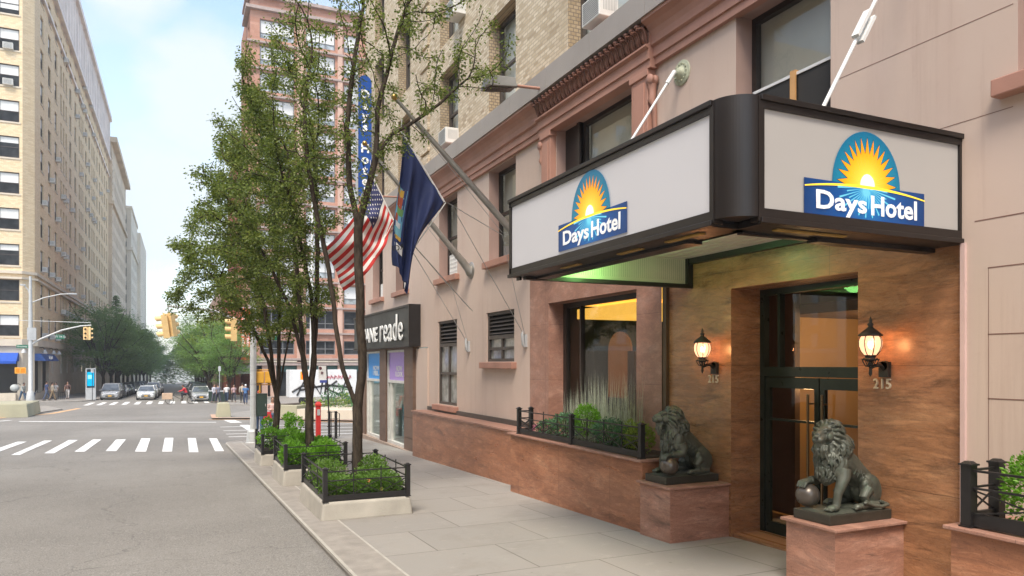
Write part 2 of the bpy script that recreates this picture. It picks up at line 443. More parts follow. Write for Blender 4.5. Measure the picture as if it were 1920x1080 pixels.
SIDEW = m_sidewalk()
KERB = pl('kerb_stone', (.3, .27, .235), .8, 0, .15, 4, .3, 50, dirt=.3)
KERB_L = pl('kerb_stone_edge', (.42, .39, .34), .8, 0, .1, 6, .2, 50)
def m_paint():
    t = NT('road_paint'); P = t.pos()
    n = t.noise(P, 7, 6, .75); n2 = t.noise(P, 1.1, 3)
    cc = t.ramp(n2, [(.3, (.62, .61, .58)), (.7, (.8, .79, .76))])
    cc = t.mix(t.math('MULTIPLY', t.math('SUBTRACT', n, .57, True), 6., True), cc, (.3, .285, .26))
    return t.finish(cc, .75)
PAINT = m_paint()
PAINT_O = pl('orange_road_paint', (.62, .38, .2), .75, 0, .15, 3)
BARK = (lambda t: t.finish(t.ramp(t.noise(t.scale(t.pos(), 1, 1, .3), 18, 5, .65), [(.3, (.022, .016, .011)), (.7, (.085, .064, .046))]), .9, 0, t.noise(t.scale(t.pos(), 1, 1, .25), 26, 4, .6), .9, .02, spec=.2))(NT('bark'))
LEAF_A = leaf_mat('pear_leaves', [(.042, .07, .016), (.08, .12, .026), (.135, .178, .04), (.21, .245, .065), (.17, .125, .05)], .35)
LEAF_B = leaf_mat('locust_leaves', [(.085, .16, .06), (.14, .235, .085), (.2, .3, .115)], .4)
LEAF_B2 = leaf_mat('locust_leaves_light', [(.09, .17, .055), (.15, .25, .08), (.21, .31, .11)], .4)
LEAF_Y = leaf_mat('yellow_green_leaves', [(.13, .19, .03), (.2, .27, .05), (.27, .33, .07)], .35)
LEAF_S = leaf_mat('shrub_leaves', [(.07, .17, .016), (.13, .3, .025), (.23, .44, .05)], .35)
LEAF_BX = leaf_mat('boxwood_leaves', [(.07, .14, .02), (.12, .22, .04), (.2, .33, .07)], .35)
LEAF_G = leaf_mat('grey_green_leaves', [(.05, .12, .06), (.09, .19, .1), (.14, .26, .15)], .3)
SOIL = pl('soil', (.05, .033, .022), .95, 0, .4, 20, .6, 60)
# ================================================================= camera, light, sky
cam = bpy.data.cameras.new('camera'); camo = bpy.data.objects.new('camera', cam); col.objects.link(camo)
camo.location = (0, 0, 2.1)
camo.rotation_euler = (R(90), 0, -math.atan2(625, 1370))
cam.sensor_width = 36; cam.lens = 1370 / 1920 * 36
cam.shift_y = 142 / 1920; cam.clip_start = .1; cam.clip_end = 5000
sc.camera = camo
sc.view_settings.view_transform = 'Standard'; sc.view_settings.look = 'None'
sc.view_settings.exposure = 1.44; sc.view_settings.gamma = 1
SUN_EL, SUN_AZ = 58, 216          # azimuth: compass style from +Y clockwise
sd = V((math.sin(R(SUN_AZ)) * math.cos(R(SUN_EL)), math.cos(R(SUN_AZ)) * math.cos(R(SUN_EL)), math.sin(R(SUN_EL))))
sun = bpy.data.lights.new('sun', 'SUN'); sun.energy = 1.5; sun.angle = R(20); sun.color = (1, .93, .82)
so = bpy.data.objects.new('sun', sun); col.objects.link(so)
so.rotation_euler = (-sd).to_track_quat('-Z', 'Y').to_euler()
wd = bpy.data.worlds.new('World'); sc.world = wd; wd.use_nodes = True
wt = wd.node_tree; wt.nodes.clear()
def wn(ty, **k):
    x = wt.nodes.new(ty)
    for a, b in k.items(): setattr(x, a, b)
    return x
sky = wn('ShaderNodeTexSky', sky_type='NISHITA'); sky.sun_disc = False
sky.sun_elevation = R(SUN_EL); sky.sun_rotation = R(SUN_AZ); sky.air_density = 1; sky.dust_density = 1.2; sky.ozone_density = 1.2
tc = wn('ShaderNodeTexCoord'); sp = wn('ShaderNodeSeparateXYZ'); wt.links.new(tc.outputs['Generated'], sp.inputs[0])
def wm(op, a, b=None, cl=False):
    x = wn('ShaderNodeMath', operation=op, use_clamp=cl)
    for i, q in enumerate((a, b)):
        if q is None: continue
        if isinstance(q, (int, float)): x.inputs[i].default_value = q
        else: wt.links.new(q, x.inputs[i])
    return x.outputs[0]
mpz = wn('ShaderNodeMapping'); mpz.inputs['Scale'].default_value = (1, 1, 1.7); mpz.inputs['Location'].default_value = (3.1, 1.2, .35)
wt.links.new(tc.outputs['Generated'], mpz.inputs[0])
nz = wn('ShaderNodeTexNoise'); nz.inputs['Scale'].default_value = 2.3; nz.inputs['Detail'].default_value = 7; nz.inputs['Roughness'].default_value = .55
wt.links.new(mpz.outputs[0], nz.inputs[0])
cl = wm('MULTIPLY', wm('SUBTRACT', nz.outputs['Fac'], .5, True), 5.5, True)
hz = wm('SUBTRACT', 1., wm('MULTIPLY', wm('MAXIMUM', sp.outputs[2], 0), 2.3), True)
hz = wm('MULTIPLY', hz, .7)
def lobe(dx, dy, dz, w):
    vn = wn('ShaderNodeVectorMath', operation='NORMALIZE'); wt.links.new(tc.outputs['Generated'], vn.inputs[0])
    dn = wn('ShaderNodeVectorMath', operation='DISTANCE'); wt.links.new(vn.outputs[0], dn.inputs[0]); dn.inputs[1].default_value = V((dx, dy, dz)).normalized()
    return wm('SUBTRACT', 1., wm('DIVIDE', dn.outputs['Value'], w), True)
nz2 = wn('ShaderNodeTexNoise'); nz2.inputs['Scale'].default_value = 7; nz2.inputs['Detail'].default_value = 8; nz2.inputs['Roughness'].default_value = .6
wt.links.new(mpz.outputs[0], nz2.inputs[0])
lb_ = wm('MAXIMUM', wm('MAXIMUM', lobe(.03, .945, .31, .13), lobe(-.03, .98, .19, .17)), wm('MAXIMUM', lobe(-.06, .9, .42, .09), lobe(.09, .94, .25, .14)))
puff = wm('MULTIPLY', wm('SUBTRACT', wm('ADD', wm('MULTIPLY', lb_, .9), nz2.outputs['Fac']), .72, True), 3.2, True)
fac = wm('MAXIMUM', wm('MAXIMUM', hz, wm('MULTIPLY', cl, .75)), wm('MULTIPLY', puff, .85), True)
mul = wn('ShaderNodeMix', data_type='RGBA', blend_type='MULTIPLY'); mul.inputs[0].default_value = 1
wt.links.new(sky.outputs[0], mul.inputs[6]); mul.inputs[7].default_value = (1.1, 1.02, .9, 1)
mixw = wn('ShaderNodeMix', data_type='RGBA'); wt.links.new(fac, mixw.inputs[0]); wt.links.new(mul.outputs[2], mixw.inputs[6])
mixw.inputs[7].default_value = (2.4, 2.56, 2.68, 1)
bg = wn('ShaderNodeBackground'); bg.inputs[1].default_value = .15
wt.links.new(mixw.outputs[2], bg.inputs[0]); wo = wn('ShaderNodeOutputWorld'); wt.links.new(bg.outputs[0], wo.inputs[0])

HAZE = .0007
# ================================================================= ground
def ribbon(mb, polyL, polyR, zoff, m=0, skirt=0):
    """strip between two polylines of (x,y)"""
    for (a, b), (c, d) in zip(zip(polyL, polyR), list(zip(polyL, polyR))[1:]):
        ps = [(a[0], a[1]), (b[0], b[1]), (d[0], d[1]), (c[0], c[1])]
        mb.quad(*[(x, y, gz(y) + zoff) for x, y in ps], m)
RD = -.09            # roadway lies this much below the pavements
ys = [-60, -20, 0, 10, 20, 30, 40, 55, 70, 85, 110, 150, 200, 300, 400, 520]
mb = MB(); ribbon(mb, [(-420, y) for y in ys], [(420, y) for y in ys], RD)
structure(mb.build('road', ASPH))

def pave(name, poly, mat, zoff=0., skirt=.3, ystep=5., edge_mat=None):
    """flat polygon draped on the ground profile, with upright edges"""
    bm = bmesh.new()
    f = bm.faces.new([bm.verts.new((x, y, 0)) for x, y in poly])
    if f.normal.z < 0: f.normal_flip()
    for yy in [g[0] for g in GP[1:-1]]:
        bmesh.ops.bisect_plane(bm, geom=bm.verts[:] + bm.edges[:] + bm.faces[:], plane_co=(0, yy, 0), plane_no=(0, 1, 0))
    for v in bm.verts: v.co.z = gz(v.co.y) + zoff
    be = [e for e in bm.edges if e.is_boundary]
    r = bmesh.ops.extrude_edge_only(bm, edges=be)
    for v in [g for g in r['geom'] if isinstance(g, bmesh.types.BMVert)]: v.co.z -= skirt
    bmesh.ops.recalc_face_normals(bm, faces=bm.faces)
    me = bpy.data.meshes.new(name); bm.to_mesh(me); bm.free()
    me.materials.append(mat)
    o = bpy.data.objects.new(name, me); col.objects.link(o); return structure(o)

# hotel pavement: kerb line follows the photograph
KX = [(-20, 1.95), (0, 1.85), (8, 1.75), (11, 1.72), (16, 1.67), (22, 1.62), (28.2, 1.56)]
corner = [(1.56 + 1.6 - 1.6 * math.cos(a), 28.2 + 1.8 * math.sin(a)) for a in [i * math.pi / 2 / 6 for i in range(7)]]
edge = [(x, y) for y, x in KX] + corner[1:] + [(60, 30.6)]
inner = [(x + .17, y) for y, x in KX] + [(x + .17 - .17 * i / 6, y - .17 * i / 6) for i, (x, y) in enumerate(corner)][1:] + [(60, 30.43)]
pave('pavement', inner + [(60, -20)], SIDEW)
mb = MB()
ribbon(mb, edge, inner, .004)
for (a, b) in zip(edge, edge[1:]):
    mb.quad((a[0], a[1], gz(a[1]) + .004), (b[0], b[1], gz(b[1]) + .004), (b[0] + .012, b[1] - .006, gz(b[1]) - .35), (a[0] + .012, a[1] - .006, gz(a[1]) - .35))
structure(mb.build('kerb', KERB))
mb = MB(); ribbon(mb, [(a[0] - .018, a[1]) for a in edge[:-1]], [(a[0] + .02, a[1] - .002) for a in edge[:-1]], .008)
for a, b in zip(edge[:-1], edge[1:-1]):
    mb.quad((a[0] - .018, a[1], gz(a[1]) + .008), (b[0] - .018, b[1], gz(b[1]) + .008), (b[0] - .018, b[1], gz(b[1]) - .03), (a[0] - .018, a[1], gz(a[1]) - .03))
structure(mb.build('kerb_steel_edge', KERB_L))
mb = MB()
for (y0, x0), (y1, x1) in zip(KX, KX[1:]):
    mb.quad((x0 + .17, y0, gz(y0) + .005), (x0 + .5, y0, gz(y0) + .005), (x1 + .5, y1, gz(y1) + .005), (x1 + .17, y1, gz(y1) + .005))
structure(mb.build('kerb_border', KERB))
mb = MB()
for (y0, x0), (y1, x1) in zip(KX, KX[1:]):
    mb.quad((x0 + .5, y0, gz(y0) + .0065), (x0 + .53, y0, gz(y0) + .0065), (x1 + .53, y1, gz(y1) + .0065), (x1 + .5, y1, gz(y1) + .0065))
structure(mb.build('kerb_joint', KERB_L))
# far pavements
pave('pavement', [(-7.8, 84.5), (-7.8, 400), (-16, 400), (-16, 98), (-60, 98), (-60, 82), (-10.2, 82), (-8.6, 82.8)], SIDEW)
pave('pavement', [(3.2, 400), (3.2, 70), (4, 67.5), (5.5, 66.6), (80, 66.6), (80, 98), (7.3, 98), (7.3, 400)], SIDEW)
# Broadway islands
pave('traffic_island', [(2.0, 47.4), (3.0, 46.9), (5.2, 45.6), (5.9, 43.6), (11.5, 37.6), (40, 12), (60, 20), (14, 60), (5, 57), (2.4, 52)], SIDEW, 0, .12)
mb = MB()
isl = [(1.9, 52), (1.8, 47.2), (5.1, 45.3), (5.75, 43.3), (11.4, 37.35), (30, 20.5)]
isl2 = [(2.25, 52), (2.15, 47.5), (5.3, 45.65), (6.05, 43.6), (11.7, 37.65), (30.3, 20.8)]
ribbon(mb, isl, isl2, .006)
structure(mb.build('island_kerb', pl('warm_kerb', (.5, .32, .22), .8, 0, .1, 3)))
pave('traffic_island', [(-9.2, 60.5), (-8.2, 66), (-10, 72), (-60, 110), (-60, 30), (-18, 47.5), (-11.2, 55)], SIDEW, 0, .12)
# painted markings
def mark(mb, pts, z=.005): mb.quad(*[(x, y, gz(y) + RD + z) for x, y in pts])
mb = MB()
for s in [((-4.95, 28.33), (-4.69, 28.17), (-4.63, 34.43), (-4.93, 34.61)), ((-4.05, 28.41), (-3.75, 28.25), (-3.71, 34.2), (-4.05, 34.4)),
          ((-3.2, 28.57), (-2.88, 28.39), (-2.86, 34.01), (-3.18, 34.19)), ((-2.25, 28.21), (-1.92, 28.02), (-1.95, 33.6), (-2.31, 33.69)),
          ((-1.33, 27.43), (-.99, 27.21), (-1.06, 33.57), (-1.4, 33.77)), ((-.5, 26.91), (-.2, 26.74), (-.2, 33.4), (-.52, 33.58)),
          ((.31, 26.18), (.59, 26.03), (.64, 32.8), (.34, 32.96)), ((1.1, 26.1), (1.37, 26.0), (1.42, 32.2), (1.13, 32.4)),
          ((-5.94, 28.93), (-5.58, 28.69), (-5.48, 34.35), (-5.82, 34.54)), ((-6.9, 29.2), (-6.5, 29.0), (-6.4, 34.6), (-6.8, 34.8))]:
    mark(mb, s)
structure(mb.build('crosswalk_marking', PAINT))
mb = MB()
for i in range(11):
    x = -7.6 + i * .98
    mark(mb, [(x, 73.6), (x + .42, 73.5), (x + .42, 79.6), (x, 79.7)])
structure(mb.build('crosswalk_marking', PAINT))
mb = MB()
mark(mb, [(-8.6, 51.2), (1.9, 43.9), (1.9, 44.35), (-8.6, 51.8)])
for y in (32.6, 34.3, 36.6, 39.5):
    mark(mb, [(1.9, y), (14, y - 1.7), (14, y - 1.5), (1.9, y + .22)])
mark(mb, [(3.0, 32.4), (3.5, 32.3), (3.35, 40.6), (2.9, 40.8)])
mark(mb, [(2.6, 43.2), (3.2, 43.0), (3.0, 45.9), (2.4, 46.2)])
mark(mb, [(-12.6, 47.5), (-9.2, 53.2), (-9.5, 53.5), (-12.9, 47.8)])
structure(mb.build('lane_marking', PAINT))
mb = MB()
mark(mb, [(-11.6, 53.8), (-8.0, 60.5), (-8.4, 60.9), (-12.0, 54.2)]); mark(mb, [(-8.0, 60.5), (-7.1, 68), (-7.5, 68.2), (-8.4, 60.9)])
mark(mb, [(1.55, 47.0), (5.0, 44.9), (5.1, 45.1), (1.65, 47.2)]); mark(mb, [(5.6, 42.9), (11.2, 37.0), (11.4, 37.2), (5.8, 43.1)])
structure(mb.build('median_marking', PAINT_O))
# riverside ground and woods beyond the end of the street are trees (see vegetation)

# Broadway barriers
def frustum(mb, x0, x1, y0, y1, z0, z1, inset, m=0):
    i = inset
    mb.hexa([(x0, y0, z0), (x1, y0, z0), (x1, y1, z0), (x0, y1, z0)], [(x0 + i, y0 + i, z1), (x1 - i, y0 + i, z1), (x1 - i, y1 - i, z1), (x0 + i, y1 - i, z1)], m)
def barrier(name, label, x0, x1, y0, y1, h, g=None):
    t = thing(name, label, 'planter', ((x0 + x1) / 2, y0, gz(y0)), g)
    mb = MB(); frustum(mb, x0, x1, y0, y1, gz(y0) - .1, gz(y0) + h, .1)
    bevel(mb.build('tub', BARR, t), .03)
    mb = MB(); mb.box(x0 + .2, x1 - .2, y0 + .2, y1 - .2, gz(y0) + h - .02, gz(y0) + h + .02); mb.build('lid', BARR, t)
    return t
barrier('concrete_planter', 'small olive concrete planter tub standing alone at the tip of the right traffic island', 2.08, 2.95, 48, 49.3, .84)
barrier('concrete_planter', 'long low olive concrete planter on the paved island corner', -14.5, -8.95, 56.6, 61.5, .78)

# thin summer haze down the street
hm = bpy.data.materials.new('haze_air'); hm.use_nodes = True; ht = hm.node_tree; ht.nodes.clear()
ho = ht.nodes.new('ShaderNodeOutputMaterial'); hv = ht.nodes.new('ShaderNodeVolumePrincipled')
hv.inputs['Color'].default_value = (.93, .96, 1, 1); hv.inputs['Density'].default_value = HAZE; hv.inputs['Anisotropy'].default_value = .2
ht.links.new(hv.outputs[0], ho.inputs['Volume'])
mb = MB(); mb.box(-425, 425, -65, 525, -12, 58)
hb = mb.build('haze', hm); hb['kind'] = 'stuff'; hb['label'] = 'thin pale summer haze filling the street'
# ================================================================= the hotel
W = 6.65
def HP(u, v, d): return (W + d, u, v)
hotel = thing('hotel_building', 'large hotel with pink lower floors, grey ledge and buff brick upper floors', 'building', (W, 12, -.3))
wins = [(14.38, 15.88, 4.5, 6.62), (18.03, 19.5, 4.47, 6.62), (22.6, 24.0, 4.5, 6.62), (25.7, 27.2, 4.5, 6.62), (9.76, 12.5, 4.45, 6.62), (5.97, 7.5, 4.45, 6.66), (2.4, 3.96, 4.62, 6.66), (-1.2, .4, 4.62, 6.66)]
louv = [(18.06, 19.6, .98, 3.28), (14.46, 16.04, 2.15, 3.3)]
mb = MB()
grid_wall(mb, HP, 13.64, 20.5, -.8, 3.85, louv, .14)
grid_wall(mb, HP, -12, 4.46, -.8, 3.85, [], .1)
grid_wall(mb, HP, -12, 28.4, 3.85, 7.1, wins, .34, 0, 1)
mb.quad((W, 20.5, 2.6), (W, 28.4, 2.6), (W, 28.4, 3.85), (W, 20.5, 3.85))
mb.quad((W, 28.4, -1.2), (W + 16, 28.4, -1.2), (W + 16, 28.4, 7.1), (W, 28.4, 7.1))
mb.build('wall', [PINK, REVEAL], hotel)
# vertical edge and grooves of the pink wall at the right of the granite
mb = MB()
mb.box(W - .03, W + .02, 4.415, 4.46, -.2, 3.22)
mb.build('pilaster_strip', pl('pale_pink_paint', (.6, .42, .38), .7, 0, .06), hotel)
mb = MB()
for z in (-.0, .62, 1.2, 1.78, 2.36, 2.96, 3.4):
    mb.box(W - .002, W + .01, -12, 4.22 if z < 3 else 4.34, z, z + .011)
mb.box(W - .002, W + .01, 4.212, 4.216, -.3, 2.96)
for z in (4.35, 5.25): mb.box(W - .002, W + .01, 4.0, 5.9, z, z + .006)
mb.box(W - .002, W + .01, -12, 2.3, 5.25, 5.256); 
mb.build('wall_joints', pl('dark_joint_line', (.2, .11, .085), .9), hotel)  # thin dark strips mark the wall joints
# sills
for i, (a, b, c, d) in enumerate(wins):
    mb = MB(); mb.box(W - .13, W + .03, a - (.16 if i != 4 else .02), b + (.16 if i != 4 else .02), c - .17, c - .015)
    bevel(mb.build('sill', TERRA, hotel), .012)
for a, b, c, d in louv:
    mb = MB(); mb.box(W - .13, W + .03, a - .12, b + .17, c - .16, c - .015); bevel(mb.build('sill', TERRA, hotel), .012)

def sash_window(a, b, c, d, dep, mats=(BRONZEF, BLIND_W, G_WIN), parent=hotel, P=HP, split=.52, blind=1., fw=.075, cols=1, name='window'):
    """double hung window with a blind behind the glass, all under one window part"""
    mb = MB()
    for (p, q, r, s) in ((a, a + fw, c, d), (b - fw, b, c, d), (a + fw, b - fw, c, c + fw), (a + fw, b - fw, d - fw, d)):
        mb.pbox(P, p, q, r, s, dep - .09, dep)
    zm = c + (d - c) * split
    for k in range(cols):
        x0 = a + fw + (b - a - 2 * fw) * k / cols; x1 = a + fw + (b - a - 2 * fw) * (k + 1) / cols
        mb.pbox(P, x0, x1, zm - .035, zm + .035, dep - .075, dep - .01)
        if k: mb.pbox(P, x0 - .03, x0 + .03, c + fw, d - fw, dep - .07, dep)
    f = mb.build(name, mats[0], parent)
    g = MB(); g.quad(P(a, c, dep - .035), P(b, c, dep - .035), P(b, d, dep - .035), P(a, d, dep - .035)); g.build('pane', mats[2], f)
    if blind > 0:
        g = MB(); zb = d - (d - c) * blind
        g.quad(P(a, zb, dep + .06), P(b, zb, dep + .06), P(b, d, dep + .06), P(a, d, dep + .06)); g.build('blind', mats[1], f)
    g = MB(); g.quad(P(a - .1, c - .1, dep + .4), P(b + .1, c - .1, dep + .4), P(b + .1, d + .1, dep + .4), P(a - .1, d + .1, dep + .4)); g.build('room_backing', DARKIN, f)
    return f
for i, (a, b, c, d) in enumerate(wins):
    if i == 4:
        sash_window(a, 11.9, c, d, .34, split=.0, blind=.9); mb = MB(); mb.box(W + .2, W + .34, 11.9, 12.5, c, d); mb.box(W + .16, W + .3, 11.9, 12.0, c, d)
        mb.build('window_side_panel', BRONZEF, hotel)
    elif i == 5:
        f = sash_window(a, b, c, d, .36, split=.55, blind=.75)
        mb = MB()
        for y0, y1 in ((6.02, 6.62), (6.7, 7.35)):
            for z0 in (5.2,): mb.box(W + .17, W + .24, y0, y1, 4.6, 5.62, 0)
        s = mb.build('screen', DARKIN, f)
        mb = MB()
        for y0, y1 in ((6.0, 6.64), (6.68, 7.37)):
            for p, q, r, s2 in ((y0, y1, 5.6, 5.635), (y0, y1, 4.58, 4.61), (y0, y0 + .02, 4.6, 5.63), (y1 - .02, y1, 4.6, 5.63)): mb.box(W + .155, W + .2, p, q, r, s2)
        mb.build('screen_frame', WHITEP, f)
        mb = MB(); mb.box(W + .13, W + .2, 6.62, 6.7, 4.55, 5.66); mb.build('wooden_post', pl('raw_wood', (.6, .33, .13), .7), f)
    else:
        sash_window(a, b, c, d, .34, blind=(.6, .8, .45, .7, 0, 0, .6, .5)[i])
# radiators / grilles standing in two windows
for (y0, y1, z0, z1, g) in ((18.1, 18.9, 4.5, 5.05, 0), (25.8, 26.4, 4.5, 5.0, 0), (22.7, 23.3, 4.5, 5.0, 0)):
    mb = MB()
    for k in range(9): mb.box(W + .1, W + .14, y0 + (y1 - y0) * k / 8 - .01, y0 + (y1 - y0) * k / 8 + .01, z0, z1)
    for k in range(6): mb.box(W + .105, W + .135, y0, y1, z0 + (z1 - z0) * k / 5 - .008, z0 + (z1 - z0) * k / 5 + .008)
    tag(mb.build('window_guard', WHITEP), {18.1: 'white wire guard in the window behind the left flagpole base', 25.8: 'white wire guard in the window at the far end of the pink wall', 22.7: 'white wire guard in the window below the navy flag'}[y0], 'guard')
# louvred service windows
for i, (a, b, c, d) in enumerate(louv):
    mb = MB(); P = HP; fw = .07; zl = d - .66 if i == 0 else d - .58; dep = .13
    for (p, q, r, s) in ((a, a + fw, c, d), (b - fw, b, c, d), (a + fw, b - fw, c, c + fw), (a + fw, b - fw, d - fw, d), (a + fw, b - fw, zl - .05, zl + .04)): mb.pbox(P, p, q, r, s, .04, dep)
    cm = (a + b) / 2; mb.pbox(P, cm - .045, cm + .045, c + fw, zl - .05, .05, dep)
    zz = (c + fw + zl) / 2 + (.0 if i == 0 else -.02); mb.pbox(P, a + fw, b - fw, zz - .035, zz + .035, .055, dep - .01)
    f = mb.build('service_window', BRONZE_L, hotel)
    mb = MB()
    n = 5 if i == 0 else 5
    for k in range(n):
        z = zl + .07 + k * (d - fw - zl - .08) / n
        mb.hexa([P(a + fw, z, .05), P(a + fw, z, .07), P(b - fw, z, .07), P(b - fw, z, .05)][::-1], [P(a + fw, z + .05, .1), P(a + fw, z + .05, .12), P(b - fw, z + .05, .12), P(b - fw, z + .05, .1)][::-1])
    mb.build('louvre', BRONZE_L, f)
    mb = MB(); mb.quad(P(a, zl, dep + .02), P(b, zl, dep + .02), P(b, d, dep + .02), P(a, d, dep + .02)); mb.build('louvre_backing', pl('black_void', (.01, .01, .01), .9), f)
    mb = MB(); mb.quad(P(a, c, .1), P(b, c, .1), P(b, zl, .1), P(a, zl, .1)); mb.build('pane', (lambda: (lambda t: t.finish(t.ramp(t.noise(t.pos(), 3, 4, .6), [(.35, (.2, .2, .18)), (.65, (.42, .42, .39))]), .12, spec=.6))(NT('frosted_pane_%d' % i)))(), f)

# dado of polished granite
mb = MB(); mb.box(6.15, W + .01, 13.0, 20.4, -.9, .72); mb.build('granite_dado', GRAN, hotel)
mb = MB(); mb.box(6.11, W - .002, 13.0, 20.44, .722, .76); mb.build('dado_cap', GRAN_PINK, hotel)
mb = MB(); mb.box(W - .06, W + .0, 13.64, 20.4, .762, .87); mb.build('dado_flashing', BRONZE_L, hotel)

# entablature: mouldings, carved frieze, ledge
prof = [(W + .05, 6.64), (W - .07, 6.64), (W - .07, 6.75), (W - .1, 6.755), (W - .1, 6.9), (W - .15, 6.92), (W - .155, 6.95), (W - .13, 6.97), (W - .14, 7.04), (W - .17, 7.12), (W - .23, 7.19), (W - .3, 7.23), (W - .32, 7.24), (W - .32, 7.3), (W + .05, 7.3)]
mb = MB(); mb.profile(prof, -12, 9.2); mb.profile(prof, 12.98, 28.45); mb.build('moulding', TERRA, hotel)
prof2 = [(x - (.09 if x < W else 0), z) for x, z in prof]
prof2 = [(W + .05, 6.6), (W - .15, 6.6), (W - .15, 6.72), (W - .18, 6.725), (W - .18, 6.88), (W - .24, 6.9), (W - .24, 6.93), (W - .17, 6.945), (W - .17, 7.3), (W + .05, 7.3)]
mb = MB(); mb.profile(prof2, 9.2, 12.98); mb.build('raised_moulding', TERRA, hotel)
mb = MB()
y = 9.27; k = 0
while y < 12.94:
    # acanthus leaf: ribbed tongue curling outward at its top, and an egg above
    for j in (-1, 0, 1):
        pts = [(W - .175, y + j * .03, 6.95), (W - .215 - (.02 if j == 0 else 0), y + j * .04, 7.03), (W - .23, y + j * .045, 7.11), (W - .27, y + j * .042, 7.17), (W - .33 - (.025 if j == 0 else 0), y + j * .034, 7.16)]
        mb.tube(pts, [.013, .024, .026, .024, .01], 6, 0)
    mb.tube([(W - .18, y + .075, 6.96), (W - .2, y + .075, 7.06), (W - .23, y + .075, 7.13)], [.006, .011, .006], 5)
    mb.ball((W - .28, y + .075, 7.225), (.06, .05, .04), 8)
    y += .15; k += 1
mb.box(W - .25, W - .16, 9.2, 12.98, 7.2, 7.3)
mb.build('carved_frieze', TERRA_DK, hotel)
mb = MB(); y = -12.; k = 0
while y < 28.4:
    y2 = min(y + 1.62, 28.45); mb.box(6.3, W + .02, y + .004, y2 - .004, 7.29, 7.69); y = y2
mb.box(6.31, W, -12, 28.4, 7.295, 7.68)
mb.build('ledge', LEDGE, hotel)
mb = MB(); mb.hexa([(6.38, -12, 7.693), (W + .02, -12, 7.693), (W + .02, 28.4, 7.693), (6.38, 28.4, 7.693)], [(6.56, -12, 7.8), (W + .02, -12, 7.8), (W + .02, 28.4, 7.8), (6.56, 28.4, 7.8)]); mb.build('ledge_slope', pl('pink_ledge_paint', (.58, .36, .3), .7, 0, .1), hotel)
# pilasters with scrolls beside the wide window
for (y0, y1, ys_) in ((12.52, 12.9, 12.98), (9.3, 9.74, 9.2)):
    mb = MB(); mb.box(W - .13, W + .0, y0, y1, 3.9, 6.55); mb.box(W - .16, W, y0 - .03, y1 + .03, 6.5, 6.598)
    mb.box(W - .145, W - .128, y0 + .08, y1 - .08, 4.0, 6.42)
    bevel(mb.build('pilaster', TERRA, hotel), .01)
    yc = y0 - .06 if y0 < 10 else y1 + .05
    mb = MB(); mb.lathe([(.0, -.06), (.085, -.06), (.085, -.03), (.06, -.02), (.075, .02), (.085, .03), (.085, .06), (0, .06)], (W - .09, yc, 6.42), 14, axis='x')
    mb.tube([(W - .09, yc, 6.36), (W - .07, yc + .01, 6.22), (W - .1, yc, 6.12), (W - .05, yc, 6.02), (W - .03, yc, 5.4)], [.07, .055, .06, .04, .035], 8)
    mb.build('scroll_bracket', TERRA, hotel)

# brick upper floors
bw = []
for k in range(7):
    z0 = 7.82 + k * 3.05
    for (a, b) in ((14.38, 15.88), (17.97, 19.43), (10.0, 12.04), (22.3, 23.7), (25.5, 26.9), (5.6, 7.2), (1.6, 3.2), (-3, -1.2)):
        bw.append((a, b, z0, z0 + 2.3))
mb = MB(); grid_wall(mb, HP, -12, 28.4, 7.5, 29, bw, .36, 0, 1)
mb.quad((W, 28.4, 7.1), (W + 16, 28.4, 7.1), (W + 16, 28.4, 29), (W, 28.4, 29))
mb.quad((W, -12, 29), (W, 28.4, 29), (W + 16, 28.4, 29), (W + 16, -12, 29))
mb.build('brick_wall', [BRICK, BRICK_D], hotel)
for i, (a, b, c, d) in enumerate(bw):
    if d > 17.5 or b < 0: 
        mb = MB(); mb.pbox(HP, a, b, c, d, .3, .36); mb.build('window', PANE, hotel); continue
    sash_window(a, b, c, d, .36, (BRONZE_L, BLIND, G_WIN), blind=(.9, .55, .8, .65)[(i * 7 + i // 3) % 4], fw=.09)
mb = MB()       # brick quoin strip, blocks standing proud of the wall
for k in range(26):
    z = 7.68 + k * .62
    if z < 28: mb.box(W - .07, W + .05, 20.36, 21.1, z, z + .5)
mb.build('quoins', BRICK, hotel)

# granite surround of the bay window and of the entrance
def BP(u, v, d): return (W - .02 + d, u, v)
mb = MB(); grid_wall(mb, BP, 9.09, 13.64, -.7, 3.85, [(9.76, 12.8, .55, 3.29)], .42)
mb.quad((W - .02, 13.64, -.7), (W - .02, 13.64, 3.85), (W + .02, 13.64, 3.85), (W + .02, 13.64, -.7))
mb.build('bay_granite', [GRAN_PINK], hotel)
def EP(u, v, d): return (6.7 + d, u, v)
mb = MB(); grid_wall(mb, EP, 4.46, 9.0, -.7, 3.85, [(5.65, 7.65, -.7, 3.1)], .52)
mb.build('entrance_granite', [GRAN_DARK], hotel)
mb = MB(); mb.box(6.64, 6.74, 8.995, 9.087, -.5, 3.85); mb.build('bronze_strip', pl('old_bronze', (.1, .065, .035), .45, .4, .2), hotel)
# entrance step
mb = MB(); mb.box(6.72, 7.3, 5.66, 7.64, gz(6.6) - .1, gz(6.6) + .018); mb.build('threshold', GRAN_DARK, hotel)

# bay window glazing
fr = MB(); P = BP
for (a, b, c, d) in ((12.68, 12.8, .55, 3.29), (9.76, 9.86, .55, 3.29), (9.86, 12.68, .55, .66), (9.86, 12.68, 3.2, 3.29), (12.1, 12.15, .66, 3.2)): fr.pbox(P, a, b, c, d, .33, .42)
f = fr.build('bay_window', BRONZEF, hotel)
mb = MB(); mb.quad(P(9.8, .6, .38), P(12.75, .6, .38), P(12.75, 3.25, .38), P(9.8, 3.25, .38)); mb.build('pane', G_WIN, f)
